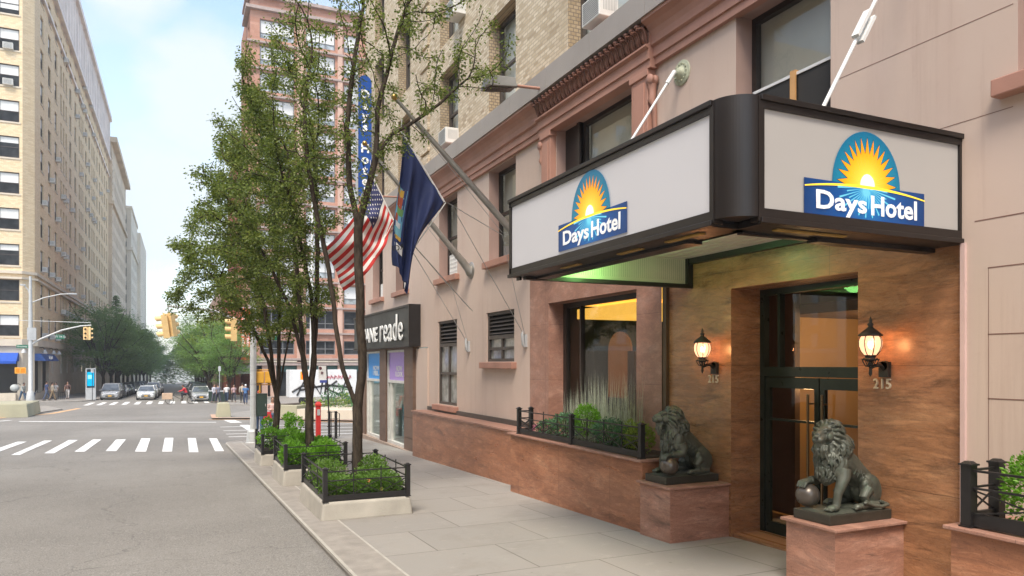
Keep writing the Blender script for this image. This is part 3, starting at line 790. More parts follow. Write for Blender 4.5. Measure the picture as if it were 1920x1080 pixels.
# lounge behind the bay window
LX0, LX1, LY0, LY1 = 7.12, 12.2, 8.9, 20.35
mb = MB(); mb.box(LX0, LX1, LY0, LY1, .1, 4.0)
mb.f = mb.f[:]; lw = mb.build('lounge_interior', pl('lounge_wall', (.085, .08, .04), .8, 0, .1, 1), hotel)
bm = bmesh.new(); bm.from_mesh(lw.data)
bm.faces.ensure_lookup_table()
bmesh.ops.delete(bm, geom=[q for q in bm.faces if abs(q.calc_center_median().x - (LX0 - W)) < .01], context='FACES')
bm.to_mesh(lw.data); bm.free()
mb = MB(); mb.box(8.3, 12, 12.3, 14.6, 3.12, 3.34); mb.box(8.3, 12, 12.3, 14.6, 3.42, 3.66); mb.build('ceiling_cove', pl('cove_lit_yellow', (.62, .42, .16), .7, emit=(1., .52, .08), estr=.42), hotel)  # yellow light on the cove is put into its colour and glow
mb = MB(); mb.prism([(15.85, 1.2)] + [(16.4 + .55 * math.cos(a), 2.45 + .5 * math.sin(a)) for a in [math.pi - i * math.pi / 14 for i in range(15)]] + [(16.95, 1.2)], lambda a, b, d: (10.6 + d, a, b), 0, .05)
mb.build('arched_niche', pl('niche_lit_orange', (.16, .07, .03), .6, emit=(1, .3, .05), estr=.05), hotel)  # orange light in the niche is put into colour and a faint glow
mb = MB(); mb.box(10, 10.4, 10.5, 13.8, .1, 1.0); mb.box(9.6, 10.0, 14.2, 14.5, .1, 2.4); mb.build('lounge_furniture', pl('dark_wood', (.08, .04, .02), .5), hotel)

# entrance doors
dx = 7.2; ent = MB()
zt = gz(6.6)
fw = .07
for (a, b, c, d) in ((7.57, 7.65, zt, 3.1), (5.65, 5.73, zt, 3.1), (5.73, 7.57, 3.02, 3.1), (5.73, 7.57, 1.93, 2.06), (7.29, 7.33, 2.06, 3.02), (5.9, 6.0, 2.06, 3.02)): ent.box(dx, dx + .09, a, b, c, d)
entr = ent.build('door_frame', GREENF, hotel)
mb = MB(); mb.quad((dx + .05, 5.7, 2.04), (dx + .05, 7.6, 2.04), (dx + .05, 7.6, 3.05), (dx + .05, 5.7, 3.05)); mb.build('transom_pane', G_DOOR, entr)
for y0, y1, hy in ((6.66, 7.56, 6.76), (5.74, 6.64, 6.54)):
    mb = MB()
    for (a, b, c, d) in ((y0, y0 + fw, zt + .02, 1.92), (y1 - fw, y1, zt + .02, 1.92), (y0 + fw, y1 - fw, zt + .02, zt + .17), (y0 + fw, y1 - fw, 1.78, 1.92), (y0 + fw, y1 - fw, 1.345, 1.375)): mb.box(dx + .015, dx + .07, a, b, c, d)
    dr = mb.build('door', GREENF, hotel)
    mb = MB(); mb.quad((dx + .04, y0, zt + .1), (dx + .04, y1, zt + .1), (dx + .04, y1, 1.85), (dx + .04, y0, 1.85)); mb.build('pane', G_DOOR, dr)
    mb = MB(); mb.tube([(dx - .06, hy, zt + .35), (dx - .06, hy, 1.72)], .017, 10)
    for z in (zt + .5, 1.6): mb.tube([(dx - .06, hy, z), (dx + .03, hy, z)], .011, 8)
    mb.build('handle', pl('brass_tube', (.22, .16, .09), .3, .9), dr)
# lobby behind the doors
mb = MB(); mb.box(7.34, 12.5, 3.4, 8.85, zt - .05, 3.3)
lw = mb.build('lobby_interior', pl('lobby_wall', (.42, .25, .1), .75, 0, .06, 1), hotel)
bm = bmesh.new(); bm.from_mesh(lw.data)
bmesh.ops.delete(bm, geom=[q for q in bm.faces if abs(q.calc_center_median().x - (7.34 - W)) < .01], context='FACES')
bm.to_mesh(lw.data); bm.free()
mb = MB(); mb.box(8.4, 8.5, 8.2, 8.8, zt, 3.2); mb.box(9.3, 9.42, 6.9, 7.15, zt, 3.2); mb.box(8.6, 12.4, 3.5, 8.8, 2.85, 3.0); mb.box(9.5, 9.6, 5.2, 6.6, zt, 2.0); mb.build('lobby_partition', pl('lobby_brown', (.09, .045, .022), .6), hotel)
mb = MB(); mb.box(12.36, 12.44, 6.2, 8.2, 1.5, 2.55, 0); mb.build('lobby_picture', pl('dark_picture', (.07, .06, .05), .3), hotel)
mb = MB()
for a, b, c, d in ((6.1, 8.3, 2.55, 2.63), (6.1, 8.3, 1.42, 1.5), (6.1, 6.2, 1.5, 2.55), (8.2, 8.3, 1.5, 2.55)): mb.box(12.33, 12.42, a, b, c, d)
mb.build('picture_frame', pl('gilt_frame', (.5, .28, .08), .4, .6), hotel)
mb = MB(); mb.box(8.55, 8.7, 8.0, 8.17, 1.72, 1.86); mb.build('lobby_lamp', emis('lobby_lamp_glow', (1, .62, .28), 9), hotel)
mb = MB(); mb.box(9.2, 9.5, 6.6, 6.9, 2.82, 2.84); mb.build('ceiling_lamp', emis('ceiling_lamp_glow', (1, .6, .25), 6), hotel)
mb = MB()      # reception desk and chairs seen dimly
mb.box(10.2, 10.8, 4.4, 7.0, zt, .9); mb.box(8.8, 9.2, 5.6, 6.0, zt, .55); mb.box(8.8, 8.87, 5.6, 6.0, .55, 1.0)
mb.build('reception_desk', pl('desk_wood', (.12, .06, .03), .5), hotel)
def lamp(loc, e, c, r=.1, kind='POINT', size=None, rot=None):
    l = bpy.data.lights.new('lamp', kind); l.energy = e; l.color = c
    if kind == 'POINT': l.shadow_soft_size = r
    else: l.shape = 'RECTANGLE'; l.size, l.size_y = size
    o = bpy.data.objects.new('lamp_light', l); col.objects.link(o); o.location = loc
    if rot: o.rotation_euler = rot
    return o
lamp((9.6, 7.3, 2.6), 24, (1, .62, .3), .25)
lamp((9.2, 13.2, 2.9), 2.5, (1, .68, .32), .25)

# ---- storefront at the far end
def SP(u, v, d): return (6.56 + d, u, v)
for a, b in ((21.55, 22.5), (24.75, 25.6), (27.8, 28.4)):
    sf = MB(); z = -.85
    while z < 2.5:
        z2 = min(z + .64, 2.62); sf.box(6.5, 6.7, a, b, z + .006, z2 - .006); z = z2
    sf.box(6.515, 6.68, a + .02, b - .02, -.85, 2.6)
    sf.build('stone_pier', BROWN, hotel)
mb = MB(); mb.box(6.42, 6.64, 20.42, 28.42, -1.2, -.6); mb.build('storefront_base', pl('warm_stone_base', (.36, .27, .21), .8, 0, .1, dirt=.4), hotel)
mb = MB(); mb.box(6.53, 6.7, 21.5, 28.42, 2.56, 2.68); mb.build('storefront_lintel', BROWN, hotel)
mb = MB(); mb.box(6.6, 6.7, 20.42, 21.55, -.6, 2.56); mb.build('pink_return', PINK, hotel)
for i, (a, b, pc, txt) in enumerate(((25.6, 27.8, (.03, .3, .72), 'NOW\nI FEEL.'), (22.5, 24.75, (.42, .27, .62), 'NOW\nI LOOK.'))):
    mb = MB()
    for (p, q, r, s) in ((a, a + .1, -.6, 2.55), (b - .1, b, -.6, 2.55), (a + .1, b - .1, -.6, -.5), (a + .1, b - .1, 2.48, 2.55), (a + .1, b - .1, 1.46, 1.55), (b - .48, b - .4, -.5, 1.46)): mb.pbox(SP, p, q, r, s, .0, .12)
    f = mb.build('shop_window', pl('pale_shop_frame', (.6, .58, .53), .5), hotel)
    mb = MB(); mb.quad(SP(a, -.6, .08), SP(b, -.6, .08), SP(b, 1.5, .08), SP(a, 1.5, .08)); mb.build('pane', G_SHOP, f)
    mb = MB(); mb.quad(SP(a + .1, 1.55, .055), SP(b - .1, 1.55, .055), SP(b - .1, 2.48, .055), SP(a + .1, 2.48, .055)); po = mb.build('poster', pl('poster_%d' % i, pc, .4, 0, .03), f)
mb = MB(); mb.box(6.72, 12, 20.7, 28.3, -.75, 2.6)
lw = mb.build('shop_interior', pl('shop_interior_wall', (.5, .53, .47), .8, 0, .1, .7), hotel)
bm = bmesh.new(); bm.from_mesh(lw.data)
bmesh.ops.delete(bm, geom=[q for q in bm.faces if abs(q.calc_center_median().x - (6.72 - W)) < .01], context='FACES')
bm.to_mesh(lw.data); bm.free()
mb = MB(); mb.box(8, 8.5, 21, 28, -.75, .5); mb.build('shop_shelf', pl('teal_shelf', (.2, .45, .5), .5), hotel)
mb = MB(); mb.box(6.8, 6.84, 25.75, 25.95, -.2, 1.4); mb.build('shop_banner', pl('teal_shelf', (.2, .45, .5), .5), hotel)
lamp((8.3, 24.5, 2.2), 60, (1, .98, .9), .3)
# ================================================================= lettering
def text_obj(name, s, h, mat, bold=.0, sx=1., depth=.004, parent=None, space=1., line=1., align='CENTER'):
    """lettering as a mesh in its own XY plane, centred; h = cap height in metres"""
    cu = bpy.data.curves.new(name, 'FONT'); cu.body = s; cu.align_x = align; cu.align_y = 'CENTER'
    cu.size = h / .7; cu.extrude = depth / 2; cu.offset = bold * h; cu.resolution_u = 3
    cu.space_character = space; cu.space_line = line
    tmp = bpy.data.objects.new('tmp', cu); col.objects.link(tmp)
    bpy.context.view_layer.update()
    me = bpy.data.meshes.new_from_object(tmp.evaluated_get(bpy.context.evaluated_depsgraph_get()))
    bpy.data.objects.remove(tmp); bpy.data.curves.remove(cu)
    for v in me.vertices: v.co.x *= sx
    me.name = name; me.materials.clear(); me.materials.append(mat)
    o = bpy.data.objects.new(name, me); col.objects.link(o)
    if parent is not None: o.parent = parent
    return o
def fit(o, w, h):
    """stretch lettering to a given width and height and centre it"""
    vs = o.data.vertices
    x0 = min(v.co.x for v in vs); x1 = max(v.co.x for v in vs); y0 = min(v.co.y for v in vs); y1 = max(v.co.y for v in vs)
    for v in vs: v.co.x = (v.co.x - (x0 + x1) / 2) * w / (x1 - x0); v.co.y = (v.co.y - (y0 + y1) / 2) * h / (y1 - y0)
def aim(o, origin, right, up=(0, 0, 1)):
    r = V(right).normalized(); u = V(up).normalized(); n = r.cross(u)
    M = Matrix((r, u, n)).transposed()
    o.rotation_euler = M.to_euler()
    p = o.parent
    if p is not None:
        # parents of lettering carry a rotation only when they are lettering plates themselves
        pm = Matrix.Translation(V(origin))
        q = p; chain = []
        while q is not None: chain.append(q); q = q.parent
        W_ = Matrix.Identity(4)
        for q in reversed(chain): W_ = W_ @ (Matrix.Translation(q.location) @ q.rotation_euler.to_matrix().to_4x4())
        L = W_.inverted() @ (Matrix.Translation(V(origin)) @ M.to_4x4())
        o.location = L.to_translation(); o.rotation_euler = L.to_euler()
    else: o.location = origin
    return o
LFACE = dict(right=(0, -1, 0))     # faces the street (-X)
FFACE = dict(right=(1, 0, 0))      # faces the camera (-Y)

# ================================================================= the marquee
XF, YN, YE, ZB, ZT = 3.94, 4.46, 8.73, 3.24, 4.22
mq = thing('marquee', 'big boxy marquee with lit white sign faces in a dark brown frame', 'marquee', (6.6, 6.6, ZB))
BROWNM = pl('brown_painted_metal', (.013, .009, .0075), .4, 0, .2, 2, .03, 20)
mb = MB()
rr = .26
def arc(r, n=18): return [(XF + rr - r * math.cos(a), YN + rr - r * math.sin(a)) for a in [i * math.pi / 2 / (n - 1) for i in range(n)]]
# rounded corner column
pts = arc(rr)
mb.prism([(XF + rr, YN + rr)] + pts, lambda a, b, d: (a, b, d), ZB + .03, ZT + .015)
for z0, z1 in ((ZT - .08, ZT), (ZB, ZB + .1)):
    mb.box(XF, XF + .09, YN + rr, YE, z0, z1); mb.box(XF + rr, 6.7, YN, YN + .09, z0, z1)
    mb.box(XF, 6.7, YE - .06, YE, z0, z1)
mb.box(XF, XF + .09, YE - .05, YE, ZB + .1, ZT - .08); mb.box(XF - .006, XF + .09, YN + rr - .02, YN + rr + .03, ZB - .005, ZT + .006)
mb.box(XF + rr - .02, XF + rr + .04, YN - .006, YN + .09, ZB - .005, ZT + .006); mb.box(6.62, 6.7, YN, YN + .09, ZB + .1, ZT - .08)
mb.box(XF + .05, XF + .12, YE - .05, YE - .0, ZB, ZT)
mb.build('frame', BROWNM, mq)
mb = MB()   # lips round the sign faces
for z0, z1 in ((ZT - .025, ZT + .022), (ZB - .02, ZB + .025)):
    mb.box(XF - .022, XF + .03, YN + rr, YE + .01, z0, z1); mb.box(XF + rr, 6.69, YN - .022, YN + .03, z0, z1)
bevel(mb.build('frame_lip', BROWNM, mq), .006)
mb = MB(); mb.box(XF + .06, 6.68, YN + .1, YE - .06, ZT - .1, ZT - .03); mb.build('roof', pl('dark_roof', (.05, .05, .05), .9), mq)
def panel_mat(name, c, e):
    t = NT(name); n = t.noise(t.pos(), 1.2, 3)
    cc = t.ramp(n, [(.3, tuple(x * .96 for x in c)), (.7, c)])
    return t.finish(cc, .4, 0, None, emit=cc, estr=e, spec=.4)
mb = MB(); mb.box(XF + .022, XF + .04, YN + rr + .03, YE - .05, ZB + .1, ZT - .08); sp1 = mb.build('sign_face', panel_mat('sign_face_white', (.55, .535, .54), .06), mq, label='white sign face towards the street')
mb = MB(); mb.box(XF + rr + .04, 6.62, YN + .022, YN + .04, ZB + .1, ZT - .08); sp2 = mb.build('sign_face', panel_mat('sign_face_shaded', (.4, .375, .35), .04), mq, label='white sign face towards the viewer')  # same white face, its shade put into a darker albedo
mb = MB()    # underside
mb.box(XF + .02, XF + .42, YN + .3, YE - .05, ZB - .02, ZB + .02); mb.box(XF + .3, 6.7, YN + .03, YN + .42, ZB - .02, ZB + .02)
mb.box(XF + .06, XF + .09, YE - .2, YE - .1, ZB - .06, ZB)
mb.box(XF + .25, XF + .42, YN + .9, YE - .1, ZB - .05, ZB - .02); mb.box(XF + .36, XF + .42, YN + .4, YE - .2, ZB - .02, 3.62)
mb.box(XF + .4, 6.7, YN + .36, YN + .42, ZB - .04, 3.62); mb.box(XF + 1.2, 6.7, YN + .3, YN + .42, ZB - .06, ZB - .02)
mb.box(6.62, 6.7, YN + .42, YE - .25, 3.52, 3.62)
mb.box(XF + .1, 6.69, YE - .3, YE - .22, ZB - .06, ZB - .005); mb.box(6.6, 6.69, YE - .3, YE - .24, ZB - .02, 3.62)
mb.build('underframe', BLACKP, mq)
for x0, x1, y0, y1 in ((XF + .1, XF + .16, 5.0, 5.5), (XF + .1, XF + .16, 5.9, 6.3), (XF + .1, XF + .16, 7.1, 7.5), (4.5, 5.3, YN + .12, YN + .18)):
    mb = MB(); mb.box(x0, x1, y0, y1, ZB - .035, ZB - .022)
    mb.build('ochre_bar', pl('ochre_strip', (.3, .18, .04), .6, 0, .3, 8), mq)  # ochre coloured strips along the underside
mb = MB(); x = XF + .43
while x < 6.6:
    mb.box(x, min(x + .16, 6.62), YN + .42, YE - .22, 3.6, 3.63); mb.box(x + .16, x + .19, YN + .42, YE - .22, 3.615, 3.63, 1); x += .19
mb.build('soffit', [pl('soffit_cream', (.62, .55, .48), .5, 0, .05), pl('soffit_groove', (.75, .7, .62), .4)], mq)
mb = MB(); y = XF + .3
mb.box(XF + .12, 6.62, YE - .24, YE - .2, ZB - .01, 3.6)
x = XF + .14
while x < 6.6: mb.box(x, x + .006, YE - .243, YE - .24, ZB + .05, 3.58, 1); x += .035
mb.build('end_panel', [pl('end_panel_cream', (.58, .52, .45), .5, 0, .05), pl('end_panel_rib', (.4, .37, .3), .6)], mq)
mb = MB(); mb.box(5.6, 5.65, 7.15, 7.75, 3.565, 3.6); mb.build('fluorescent_tube', emis('green_tube_glow', (.35, 1, .35), 6), mq)
lamp((XF + .95, YE - .55, 3.36), 6, (.35, 1, .25), .15)
lamp((5.5, 6.4, 3.5), 7, (1, .74, .46), kind='AREA', size=(1.2, 2.4), rot=(0, 0, 0))  # warm area light added to brighten the entrance wall, no fitting modelled
# logo
def logo_mat(name, stops, scale, e, cx=0, cy=0, sy=1):
    t = NT(name); o = t.obj()
    s = t.n('ShaderNodeVectorMath', operation='SUBTRACT'); s.inputs[1].default_value = (cx, cy, 0); t.l(o, s.inputs[0])
    q = t.scale(s.outputs[0], scale, scale * sy, 0)
    ln = t.n('ShaderNodeVectorMath', operation='LENGTH'); t.l(q, ln.inputs[0])
    c = t.ramp(ln.outputs[1], stops)
    return t.finish(c, .35, 0, emit=c, estr=e, spec=.4)
L_BLUE = logo_mat('logo_blue', [(0, (.006, .22, .5)), (.4, (.003, .06, .22)), (1, (.002, .028, .11))], 1.3, .2, 0, -.05, 1)
L_TEAL = logo_mat('logo_teal', [(0, (.012, .28, .38)), (.6, (.006, .18, .28)), (1, (.003, .08, .18))], 1.9, .15)
L_SUN = logo_mat('logo_sun', [(0, (1, .8, .4)), (.22, (.95, .52, .03)), (.75, (.82, .27, .004)), (1, (.75, .2, .0))], 2.4, .22)
L_DARK = pl('logo_outline', (.01, .02, .04), .4)
L_CORE = emis('logo_core', (1, .88, .6), .75)
L_RAY = emis('logo_ray', (.15, .5, .62), .6)
L_RAYY = emis('logo_ray_yellow', (1, .78, .25), .5)
L_WHITE = pl('logo_white', (.8, .79, .77), .4, emit=(1, .98, .94), estr=.1)
def logo(origin, face, parent, wid):
    hw = wid / 2; k = wid / 1.42
    strip = lambda x: .305 * 0
    zt = .0
    lg = MB(); I = lambda a, b, d: (a, b, d)
    lg.prism([(-hw, -.3), (hw, -.3), (hw, 0), (-hw, 0)], I, 0, .004)
    o = lg.build('logo_plate', L_BLUE, None); o.parent = parent
    aim(o, origin, **face)
    def sub(mb, name, mat, z):
        c = mb.build(name, mat, None); c.parent = o; c.location = (0, 0, z); return c
    d = MB(); d.prism([(.4 * k * math.cos(a), .47 * math.sin(a) - .004) for a in [math.pi * i / 28 for i in range(29)]], I, 0, .003)
    d.prism([(-.4 * k, -.02), (.4 * k, -.02), (.4 * k, 0), (-.4 * k, 0)], I, 0, .003)
    sub(d, 'dome', L_TEAL, .001)
    def arcy(x): return -.005 - .05 * (x / hw) ** 2 + (.0 if abs(x) < .1 else 0) + .02 * (1 - abs(x) / hw)
    def star(r1, r2, c=-.0):
        p = []; n = 15
        for i in range(n * 2 + 1):
            a = -.06 + (math.pi + .12) * i / (2 * n); r = r1 if i % 2 == 1 else r2
            p.append((r * .84 * k * math.cos(a), r * math.sin(a)))
        return p
    for r1, r2, nm, mt, z in ((.425, .285, 'sunburst_outline', L_DARK, .0045), (.412, .272, 'sunburst', L_SUN, .006)):
        s = MB(); p = star(r1, r2)
        vs = [(0, -.01, 0)] + [(a, max(b, -.02), 0) for a, b in p]
        s.add(vs, [(0, i, i + 1) for i in range(1, len(vs) - 1)]); sub(s, nm, mt, z)
    s = MB(); n = 28
    for i in range(n):
        a = math.pi * (i + .5) / n; da = .012; r0, r1 = .07, .25 + .05 * (i % 2)
        s.add([(r0 * .9 * k * math.cos(a - da * 1.5), r0 * math.sin(a - da * 1.5), 0), (r1 * .84 * k * math.cos(a), r1 * math.sin(a), 0), (r0 * .9 * k * math.cos(a + da * 1.5), r0 * math.sin(a + da * 1.5), 0)], [(0, 1, 2)])
    sub(s, 'sun_rays', L_RAYY, .0072)
    s = MB(); vs = [(0, 0, 0)] + [(.085 * k * math.cos(a), .1 * math.sin(a), 0) for a in [math.pi * i / 16 for i in range(17)]]
    s.add(vs, [(0, i, i + 1) for i in range(1, 17)]); sub(s, 'sun_core', L_CORE, .0082)
    s = MB(); n = 22
    for i in range(n):
        a = -math.pi * (i + .5) / n; r1 = (.2 if i % 2 else .14) * (1.25 if 4 < i < 17 else 1.5); da = .028; r0 = .02
        s.add([(.01 * math.cos(a - 1), -.02, 0), (.01 * math.cos(a + 1), -.025, 0), (r1 * 1.15 * k * math.cos(a - da), -.02 + r1 * math.sin(a - da), 0), (r1 * 1.15 * k * math.cos(a), -.02 + r1 * 1.05 * math.sin(a), 0), (r1 * 1.15 * k * math.cos(a + da), -.02 + r1 * math.sin(a + da), 0)], [(0, 1, 2, 3, 4)])
    sub(s, 'lower_rays', L_RAY, .0062)
    s = MB(); n = 24
    for i in range(n):
        x0 = -hw + wid * i / n; x1 = -hw + wid * (i + 1) / n
        def yy(x): return .012 - .06 * (x / hw) ** 2
        def th(x): return .011 + .016 * (1 - abs(x / hw))
        s.quad((x0, yy(x0) - th(x0) - .012, 0), (x1, yy(x1) - th(x1) - .012, 0), (x1, yy(x1) - .012, 0), (x0, yy(x0) - .012, 0))
    sub(s, 'swoosh', pl('logo_swoosh', (.95, .6, .03), .4, emit=(1, .65, .05), estr=.25), .0088)
    for wd_, w_, h_, cx_, cy_ in (('Days', .575, .205, -.3, -.19), ('Hotel', .565, .172, .322, -.166)):
        tx = text_obj('logo_lettering', wd_, .158, L_WHITE, .034, 1.0, .003, o, space=1.02)
        fit(tx, w_ * k, h_); tx.location = (cx_ * k, cy_, .011)
    return o
lo1 = logo((XF + .012, 6.675, 3.675), LFACE, mq, 1.40)
lo2 = logo((5.41, YN + .012, 3.635), FFACE, mq, 1.46)

# suspension rods of the marquee
def rod(name, label, a, b, plate=True, box=False):
    t = thing(name, label, 'rod', a)
    mb = MB(); mb.tube([a, b], .019, 10)
    d = (V(b) - V(a)).normalized()
    mb.tube([V(a) - d * .02, V(a) + d * .22], .034, 8); mb.tube([V(b) - d * .22, V(b)], .03, 8)
    mb.build('bar', WHITEP, t)
    if plate:
        mb = MB(); mb.lathe([(0, -.1), (.05, -.1), (.07, -.06), (.09, -.045), (.1, -.03), (.15, -.03), (.165, -.015), (.18, -.02), (.18, .02)], (W - .0, a[1], a[2] + .02), 26, axis='x')
        for k in range(14):
            q = 2 * math.pi * k / 14; mb.ball((W - .04, a[1] + .125 * math.cos(q), a[2] + .02 + .125 * math.sin(q)), .014, 6)
        mb.build('rosette', pl('verdigris', (.46, .47, .33), .6, .1, .25, 12), t)
        mb = MB(); mb.box(b[0] - .08, b[0] + .05, b[1] - .03, b[1] + .03, b[2] - .1, b[2] + .05); mb.build('foot_bracket', WHITEP, t)
    if box:
        m = V(a).lerp(V(b), .5); q = d.to_track_quat('Z', 'Y').to_matrix()
        mb = MB(); mb.box(-.035, .035, -.055, -.025, -.16, .16); mb.box(-.035, .035, .025, .055, -.16, .16)
        mb.v = [tuple(q @ V(p) + V((5.77, 4.8, 5.22))) for p in mb.v]
        mb.build('turnbuckle', WHITEP, t)
    return t
rod('suspension_rod', 'white rod running from a round wall rosette down to the marquee roof', (6.5, 8.62, 6.3), (5.0, 8.55, 4.14))
rod('suspension_rod', 'white rod with a flat turnbuckle rising steeply from the near end of the marquee', (6.62, 4.86, 6.56), (5.0, 4.77, 4.02), False, True)

# ================================================================= lantern lamps and numbers
def lantern(yp, label):
    X0 = 6.7; xc = X0 - .235; z = 2.02
    t = thing('wall_lantern', label, 'lamp', (X0, yp, z), 'round glass lanterns beside the entrance')
    IRON = pl('lantern_iron', (.045, .04, .032), .5, .4, .3, 10)
    mb = MB()
    mb.lathe([(0, -.0), (.05, -.0), (.055, .02), (.05, .04), (0, .05)], (X0 - .05, yp, z + .06), 12, axis='x')
    mb.box(X0 - .05, X0 - .001, yp - .055, yp + .055, z - .06, z + .1)
    mb.build('wall_plate', IRON, t)
    mb = MB(); mb.tube([(X0 - .04, yp, z + .02), (X0 - .1, yp, z + .07), (X0 - .17, yp, z + .06), (xc, yp, z + .03), (xc, yp, z + .1)], [.02, .022, .02, .015, .018], 8)
    mb.tube([(xc, yp, z - .05), (xc, yp, z - .02), (xc, yp, z + .03)], [.006, .018, .014], 8)
    for k in range(6):
        a = 2 * math.pi * k / 6 + .3
        mb.tube([(xc, yp, z + .05), (xc + .045 * math.cos(a), yp + .045 * math.sin(a), z + .055), (xc + .075 * math.cos(a), yp + .075 * math.sin(a), z + .11), (xc + .06 * math.cos(a), yp + .06 * math.sin(a), z + .14)], .006, 5)
    mb.lathe([(.02, .1), (.06, .115), (.085, .12), (.085, .13), (.05, .135), (.05, .15), (.062, .17)], (xc, yp, z), 14)
    mb.build('bracket', IRON, t)
    mb = MB(); prof = [(.06, .17), (.09, .21), (.108, .26), (.11, .31), (.1, .345), (.085, .365)]
    mb.lathe(prof, (xc, yp, z), 20)
    tg = NT('lantern_glass_' + str(int(yp * 10)))
    tr = tg.n('ShaderNodeBsdfTransparent'); tr.inputs[0].default_value = (1, .86, .72, 1)
    em = tg.n('ShaderNodeEmission'); em.inputs[0].default_value = (1, .5, .28, 1); em.inputs[1].default_value = .9
    ms = tg.n('ShaderNodeMixShader'); ms.inputs[0].default_value = .72; tg.l(tr.outputs[0], ms.inputs[1]); tg.l(em.outputs[0], ms.inputs[2])
    gl = tg.n('ShaderNodeBsdfGlossy'); gl.inputs['Roughness'].default_value = .08; m2 = tg.n('ShaderNodeMixShader'); m2.inputs[0].default_value = .1
    tg.l(ms.outputs[0], m2.inputs[1]); tg.l(gl.outputs[0], m2.inputs[2]); tg.l(m2.outputs[0], tg.out.inputs[0])
    mb.build('globe', tg.m, t)
    mb = MB()
    for k in range(8):
        a = 2 * math.pi * k / 8 + .2
        mb.tube([(xc + (r + .004) * math.cos(a), yp + (r + .004) * math.sin(a), z + h) for r, h in prof], .005, 5)
    mb.build('ribs', IRON, t)
    mb = MB(); mb.lathe([(.0, .36), (.115, .362), (.118, .375), (.09, .4), (.055, .43), (.03, .45), (.02, .465), (.03, .48), (.03, .49), (.012, .505), (.018, .52), (.012, .535), (.0, .57)], (xc, yp, z), 16)
    mb.build('cap', IRON, t)
    mb = MB(); mb.ball((xc, yp, z + .275), (.027, .027, .04), 10); mb.build('bulb', emis('warm_bulb', (1, .72, .4), 9), t)
    lamp((xc - .02, yp, z + .275), 12, (1, .45, .18), .05)
    return t
lantern(7.95, 'small lit glass lantern on the granite wall above the far lion')
lantern(5.30, 'lit glass lantern on the granite right of the doors, above the near lion')
NUM = pl('number_metal', (.72, .6, .44), .4, .2, .1)
for y, lb in ((7.99, 'raised metal number 215 under the lantern left of the doors'), (5.34, 'raised metal number 215 under the lantern right of the doors')):
    o = text_obj('house_number', '215', .105, NUM, .012, .9, .02, None, space=1.1)
    aim(o, (6.69, y, 1.885), **LFACE); tag(o, lb, 'number', 'house numbers beside the doors')

# ================================================================= floodlights, flagpoles, flags
FLG = pl('floodlight_grey', (.26, .25, .23), .5, .2, .1)
for y, lb in ((12.55, 'grey box floodlight on the ledge above the wide second floor window'), (22.6, 'grey box floodlight on the ledge behind the navy flag')):
    t = thing('floodlight', lb, 'floodlight', (6.05, y, 7.35), 'floodlights on the ledge')
    z = 7.36
    mb = MB(); mb.hexa([(5.15, y - .19, z - .15), (5.76, y - .17, z - .08), (5.76, y + .17, z - .08), (5.15, y + .19, z - .15)], [(5.2, y - .16, z + .07), (5.74, y - .14, z + .1), (5.74, y + .14, z + .1), (5.2, y + .16, z + .07)])
    bevel(mb.build('housing', FLG, t), .015)
    mb = MB(); mb.hexa([(5.22, y - .14, z - .158), (5.66, y - .13, z - .105), (5.66, y + .13, z - .105), (5.22, y + .14, z - .158)], [(5.22, y - .14, z - .14), (5.66, y - .13, z - .09), (5.66, y + .13, z - .09), (5.22, y + .14, z - .14)]); mb.build('lens', pl('lens_dark', (.08, .07, .06), .2), t)
    mb = MB(); mb.tube([(5.7, y, z + .0), (5.82, y, z)], .045, 10); mb.build('socket', FLG, t)
    mb = MB(); mb.tube([(5.8, y, z), (6.33, y, z + .03)], .028, 10); mb.build('arm', TERRA, t)

POLE = pl('flagpole_metal', (.33, .31, .28), .35, .6, .15, 4)
WIRE = pl('steel_wire', (.3, .29, .27), .5, .3)
ROPE = pl('white_rope', (.7, .68, .62), .8)
GOLD = pl('gilded_ball', (.5, .32, .1), .3, .9)
def pole(label, base, tip, y):
    t = thing('flagpole', label, 'flagpole', base, 'flagpoles slanting from the pink wall')
    b = V(base); e = V(tip); d = e - b
    mb = MB(); mb.tube([b + d * .06, b + d * .5, e], [.075, .062, .034], 14); mb.tube([b + d * .085, b + d * .1], .088, 14); mb.tube([b + d * .13, b + d * .14], .084, 14); mb.build('shaft', POLE, t)
    mb = MB(); mb.tube([(W + .01, b.y, b.z - .16), (W - .03, b.y, b.z - .15), (W - .1, b.y, b.z - .05), b + d * .04, b + d * .09], [.13, .12, .1, .095, .082], 14)
    mb.lathe([(.0, -.035), (.2, -.03), (.22, 0.005)], (W, b.y, b.z - .1), 18, axis='x'); mb.build('wall_socket', POLE, t)
    mb = MB(); mb.ball(e + d.normalized() * .07, .062, 14); mb.tube([e, e + d.normalized() * .04], .03, 8); mb.build('finial', GOLD, t)
    mb = MB()
    node = b + d * .55 + V((0, 0, -.45))
    return t, node
t1, n1_ = pole('nearer to the tree, left of two slanted metal flagpoles, carrying the striped flag', (6.52, 17.03, 4.53), (4.02, 17.03, 7.22), 17.03)
t2, n2_ = pole('slanted metal flagpole half hidden by the marquee, carrying the navy flag', (6.52, 13.5, 4.44), (3.76, 13.5, 7.1), 13.5)
def cables(t, lst):
    mb = MB()
    for a, b, r in lst: mb.tube([a, b], r, 5)
    mb.build('stay_wires', WIRE, t)
    mb = MB()
cables(t1, [((4.66, 17.0, 5.5), (6.0, 17.0, 4.05), .006), ((4.3, 17.03, 6.85), (5.95, 17.03, 4.9), .006), ((4.66, 17.0, 5.5), (6.62, 17.15, 2.6), .006), ((6.1, 17.1, 4.2), (6.62, 17.15, 2.6), .006), ((4.72, 17.0, 5.44), (6.62, 17.15, 2.58), .006)])
